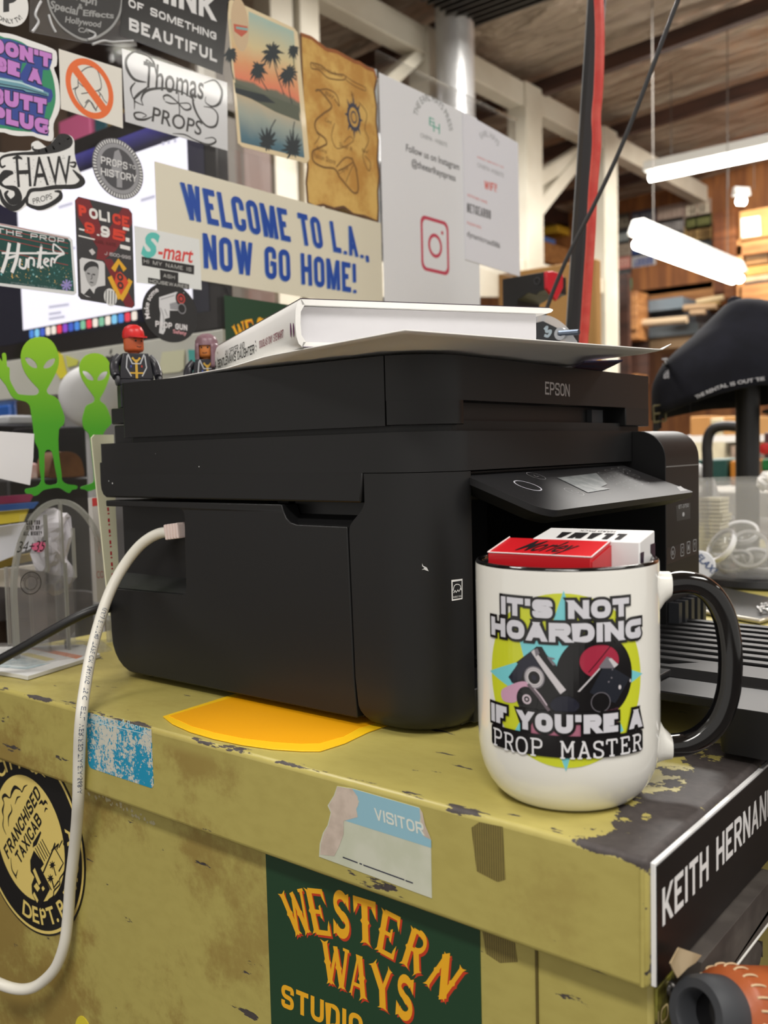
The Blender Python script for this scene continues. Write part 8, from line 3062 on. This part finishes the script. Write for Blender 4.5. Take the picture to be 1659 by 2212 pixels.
F = [(i * 14 + j, (i + 1) * 14 + j, (i + 1) * 14 + (j + 1) % 14, i * 14 + (j + 1) % 14) for i in range(8) for j in range(14)]
o = G().add(V, F).build('crumpled_tissue', mat((234, 232, 228), .7))
tag(o, 'crumpled white tissue on the rim of the clear tub', 'tissue')
dsc = depth_pt(1512, 1222, 1.02)
bt = thing('round_badge', 'round white badge with blue lettering half hidden by the printer', 'badge', dsc + Vector((0, 0, -.015)))
bn = (EYE - dsc).normalized()
br_ = bn.cross(Vector((0, 0, 1))).normalized() * -1
bu = bn.cross(br_)
if bu.z < 0:
    bu = -bu
bf = Fr(dsc, br_, bu, bn)
G().lathe([(0, -.002), (.0155, -.002), (.0163, 0), (.015, .0018), (0, .0026)], 0, 0, axis=(dsc, bn), n=36).build('disc', mat((228, 230, 236), .3), bt, sm=40)
G().text(bf.at(.003), 'RELAX!', (-.009, .013), (.0125, -.0085), (-.003, .017), 1, 0, .02, px=False).build('lettering', mat((60, 84, 130), .4), bt)
zC = XY(.004)
P = [zC.px(p) for p in ((1425, 1322), (1510, 1318), (1642, 1341), (1662, 1334), (1700, 1300), (1560, 1270), (1430, 1296))]
fc = thing('flat_case', 'flat black case with a pale metal edge behind the printer tray', 'case', (sum(p[0] for p in P) / 7, sum(p[1] for p in P) / 7, 0))
G().prism(XY(0), P, .0003, .0050).build('lid', mat((30, 29, 28), .4), fc, bev=.0006)
G().tube([Vector((p[0], p[1], .0034)) for p in P[0:4]], .0022, 8).build('metal_edge', mat((188, 182, 168), .3, .6), fc, sm=60)
ch_ = thing('bead_chain', 'small heap of silver chain on the flat black case', 'chain', Vector((zC.px(1652, 1322)[0], zC.px(1652, 1322)[1], .0052)))
g = G()
for i in range(40):
    q_ = zC.px(1650 + random.uniform(-14, 20), 1324 + random.uniform(-10, 8))
    p = Vector((q_[0], q_[1], .0066 + random.uniform(0, .004)))
    g.lathe([(0, -.0015), (.0011, -.001), (.0015, 0), (.0011, .001), (0, .0015)], 0, 0, axis=(p, (random.uniform(-1, 1), random.uniform(-1, 1), 1)), n=8)
o = g.build('beads', mat((196, 196, 196), .25, .9), ch_, sm=60)
o['kind'] = 'stuff'

# cap on a black stand
CD = 1.30
cs = thing('display_stand', 'black round stand carrying the dark navy cap', 'stand', Vector((depth_pt(1615, 900, CD).x, depth_pt(1615, 900, CD).y, 0)))
pt_ = depth_pt(1615, 860, CD + .01)
G().tube([(pt_.x, pt_.y, .012), (pt_.x, pt_.y, pt_.z + .05)], .0160, 24).build('post', mat((30, 30, 34), .4), cs, sm=40)
G().lathe([(0, 0), (.07, 0), (.07, .008), (.02, .013), (0, .013)], pt_.x, pt_.y, 0, 40).build('foot', mat((30, 30, 34), .4), cs, sm=40)
cc = depth_pt(1588, 860, CD)
NAVY2 = mat((26, 27, 36), .85, spec=.2, bump=(1400, .25), var=((20, 21, 28), 30), name='navy cotton twill')
cap = thing('baseball_cap', 'dark navy cap with white embroidered lettering on a black stand', 'cap', cc)
upc, rtc, frc = -DOWN, RIGHT, -FWD
AX, BY, HZ = .110, .086, .134
nphi, nt_ = 56, 18


BACK = [(1, 0), (1, .16), (1, .28), (.93, .40), (.86, .47), (.70, .58), (.51, .69), (.36, .79), (.22, .88), (.10, .96), (0, 1)]


def cap_pt(phi, t, e=0.0):
    c_ = math.cos(phi)
    x_ = min(t, .9999) * (len(BACK) - 1)
    i_ = int(x_)
    f_ = x_ - i_
    kb = BACK[i_][0] * (1 - f_) + BACK[i_ + 1][0] * f_
    sb_b = BACK[i_][1] * (1 - f_) + BACK[i_ + 1][1] * f_
    kf, sf_ = math.cos(min(t, .9999) * PI / 2) ** .60, math.sin(t * PI / 2)
    w_ = ((1 - c_) / 2) ** .8
    k_, s_ = kb * w_ + kf * (1 - w_), sb_b * w_ + sf_ * (1 - w_)
    lean = (-.028 * max(0, -c_) ** 1.3 + .004 * max(0, c_)) * (1 - s_) + .006 * math.sin(phi) * (1 - s_)
    nn_ = 1 + e / .1
    return cc + rtc * (AX * c_ * k_ * nn_ - .001) + frc * (BY * math.sin(phi) * k_ * nn_) + upc * (HZ * s_ * (1 + e / .13) + lean)


loops = [[cap_pt(2 * PI * i / nphi, j / nt_) for i in range(nphi)] for j in range(nt_ + 1)]
o = G().loft(loops, cap=False).build('crown', NAVY2, cap, sm=180)
md = o.modifiers.new('solid', 'SOLIDIFY')
md.thickness = .002
for k in range(6):
    ph = 2 * PI * k / 6 + 1.25
    G().tube([cap_pt(ph, j / nt_, .0005) for j in range(nt_)], .0011, 6).build('seam', mat((34, 35, 48), .8), cap, sm=60)
bp_ = cap_pt(0, 1)
G().lathe([(0, .006), (.005, .0055), (.009, .003), (.010, -.002)], 0, 0, axis=(bp_, upc), n=20).build('top_button', NAVY2, cap, sm=60)
# visor on the far right, pointing away to the right
L = []
for i in range(17):
    a_ = -PI / 2 + PI * i / 16
    L.append(cc + rtc * (AX * .62 + .085 * math.cos(a_)) + frc * (BY * .9 * math.sin(a_)) + upc * (-.012 - .020 * math.cos(a_)))
G().hexa(L, [p + upc * .003 for p in L]).build('visor', NAVY2, cap, sm=40)
# back strap with buckle
g = G()
g.hexa([cap_pt(PI - .25, 0), cap_pt(PI + .45, 0), cap_pt(PI + .45, 0) - upc * .018, cap_pt(PI - .25, 0) - upc * .018], [cap_pt(PI - .25, 0) - rtc * .003, cap_pt(PI + .45, 0) - rtc * .003, cap_pt(PI + .45, 0) - upc * .018 - rtc * .003, cap_pt(PI - .25, 0) - upc * .018 - rtc * .003])
g.build('back_strap', NAVY2, cap)
bq = depth_pt(1424, 893, CD - .02)
g = G()
for (a_, b_) in (((-.008, .010), (.008, .012)), ((-.008, -.012), (.008, -.010)), ((-.008, .010), (-.007, -.012)), ((.008, .012), (.009, -.010)), ((-.008, -.001), (.008, .001))):
    g.tube([bq + rtc * a_[0] + upc * a_[1], bq + rtc * b_[0] + upc * b_[1]], .0016, 8)
g.build('buckle', mat((104, 96, 70), .35, .8), cap, sm=60)


def cap_text(t, pts, h, name):
    V, F = text2d(t, .03)
    x0, x1 = min(v[0] for v in V), max(v[0] for v in V)
    out = []
    for v in V:
        u = (v[0] - x0) / (x1 - x0)
        w_ = v[1] / cap_height() * h
        k_ = u * (len(pts) - 1)
        i = min(int(k_), len(pts) - 2)
        fr_ = k_ - i
        p = [pts[i][q_] + (pts[i + 1][q_] - pts[i][q_]) * fr_ for q_ in (0, 1)]
        d_ = (pts[i + 1][0] - pts[i][0], pts[i + 1][1] - pts[i][1])
        L_ = math.hypot(*d_)
        px_, py_ = p[0] + d_[1] / L_ * w_, p[1] - d_[0] / L_ * w_
        # cast onto the crown: nearest surface point along the sight line
        best = None
        for cand in CAPTREE.ray_cast(EYE, (depth_pt(px_, py_, 1) - EYE).normalized()),:
            best = cand
        hit = best[0] if best[0] is not None else depth_pt(px_, py_, CD - .08)
        out.append(hit - (hit - EYE).normalized() * .0045)
    G().add(out, F).build(name, mat((176, 176, 180), .7), cap)


from mathutils.bvhtree import BVHTree
CAPTREE = BVHTree.FromPolygons([p for l in loops for p in l], [(j * nphi + i, j * nphi + (i + 1) % nphi, (j + 1) * nphi + (i + 1) % nphi, (j + 1) * nphi + i) for j in range(nt_) for i in range(nphi)])
cap_text('THE RENTAL IS OUT THERE', [(1504, 862), (1530, 850), (1560, 838), (1600, 829), (1640, 823), (1652, 821)], 7.5, 'embroidery')
cap_text('PRESS', [(1430, 774), (1433, 800), (1434, 818)], 11, 'embroidery')

# ------------------------------------------------------------------ black pole, red cable, slanting cord
PY = .95
PPl = yplane(PY)
a, b = PPl.px(1289, 0), PPl.px(1239, 740)
A, B = PPl.p(*a), PPl.p(*b)
d_ = (A - B).normalized()
top_ = B + d_ * 1.05
bot_p = B + d_ * (-(B.z - .004) / d_.z)
o = G().tube([bot_p, top_], .0090, 8)
bpole = thing('leaning_pole', 'slightly leaning black pole running up past the frame beside the red cable', 'pole', bot_p)
o.build('shaft', mat((32, 32, 34), .4), bpole)
G().lathe([(0, 0), (.05, 0), (.05, .006), (.016, .014), (0, .014)], bot_p.x, bot_p.y, 0, 32).build('foot', mat((32, 32, 34), .4), bpole, sm=40)
side = d_.cross(Vector((0, 1, 0))).normalized()
for s_ in (-1, 1):
    G().tube([B + side * s_ * .0098 - d_ * .1, top_ + side * s_ * .0098], .0011, 6).build('clear_strip', mat((150, 152, 154), .25), bpole)
pts = [(1304, -80), (1309, 0), (1312, 90), (1309, 200), (1304, 260), (1305, 320), (1297, 420), (1292, 520), (1286, 610), (1280, 700), (1275, 790)]
P = [tuple(PPl.p(*PPl.px(u, v), .0175)) for u, v in pts]
P.append((P[-1][0] - .01, P[-1][1], .02))
o = G().tube(smooth(P, 5), .0049, 12).build('red_cable', mat((206, 62, 54), .4, var=((214, 84, 72), 60)), sm=80)
tag(o, 'thick red cable hanging down along the black pole', 'cable')
PP2 = yplane(.92)
pts = [(1520, -80), (1488, 0), (1440, 125), (1392, 250), (1348, 355), (1300, 455), (1248, 556), (1212, 640), (1180, 730)]
P = [tuple(PP2.p(*PP2.px(u, v), .02)) for u, v in pts]
o = G().tube(smooth(P, 5), .0022, 10).build('slanting_cord', mat((58, 58, 60), .4), sm=80)
tag(o, 'thin dark cord slanting across the black pole', 'cord')

# black device with a red end
DV = yplane(1.02)
xr = DV.px(1176, 600)[0]
dv = thing('desk_device', 'black boxy device with a pointed red end plate standing behind the book', 'device', DV.p(xr - .03, 0.002))
P = [DV.px(p) for p in ((1085, 603), (1176, 587), (1177, 626), (1166, 630), (1158, 637), (1147, 634), (1142, 632), (1130, 641), (1118, 648), (1112, 700))]
zf = .003
P = P + [(P[-1][0], zf), (P[0][0], zf)]
G().prism(DV, P, -.055, 0).build('housing', mat((30, 30, 32), .4), dv, bev=.002)
RX = xplane(xr + .001)
P = [RX.px(p) for p in ((1176, 587), (1190, 586), (1212, 593), (1212, 622), (1198, 651), (1177, 624))]
G().prism(RX, P, -.001, .003).build('red_end_plate', mat((206, 30, 48), .4), dv, bev=.001)
a = DV.px(1161, 607)
G().lathe([(.0035, 0), (.0045, .0004), (.0045, .0008), (.0035, .0008)], 0, 0, axis=(DV.p(a[0], a[1], .0001), (0, -1, 0)), n=24).build('round_mark', mat((70, 70, 74), .4), dv)

# ------------------------------------------------------------------ tidy up helper properties
for o in bpy.data.objects:
    if '_w' in o:
        del o['_w']
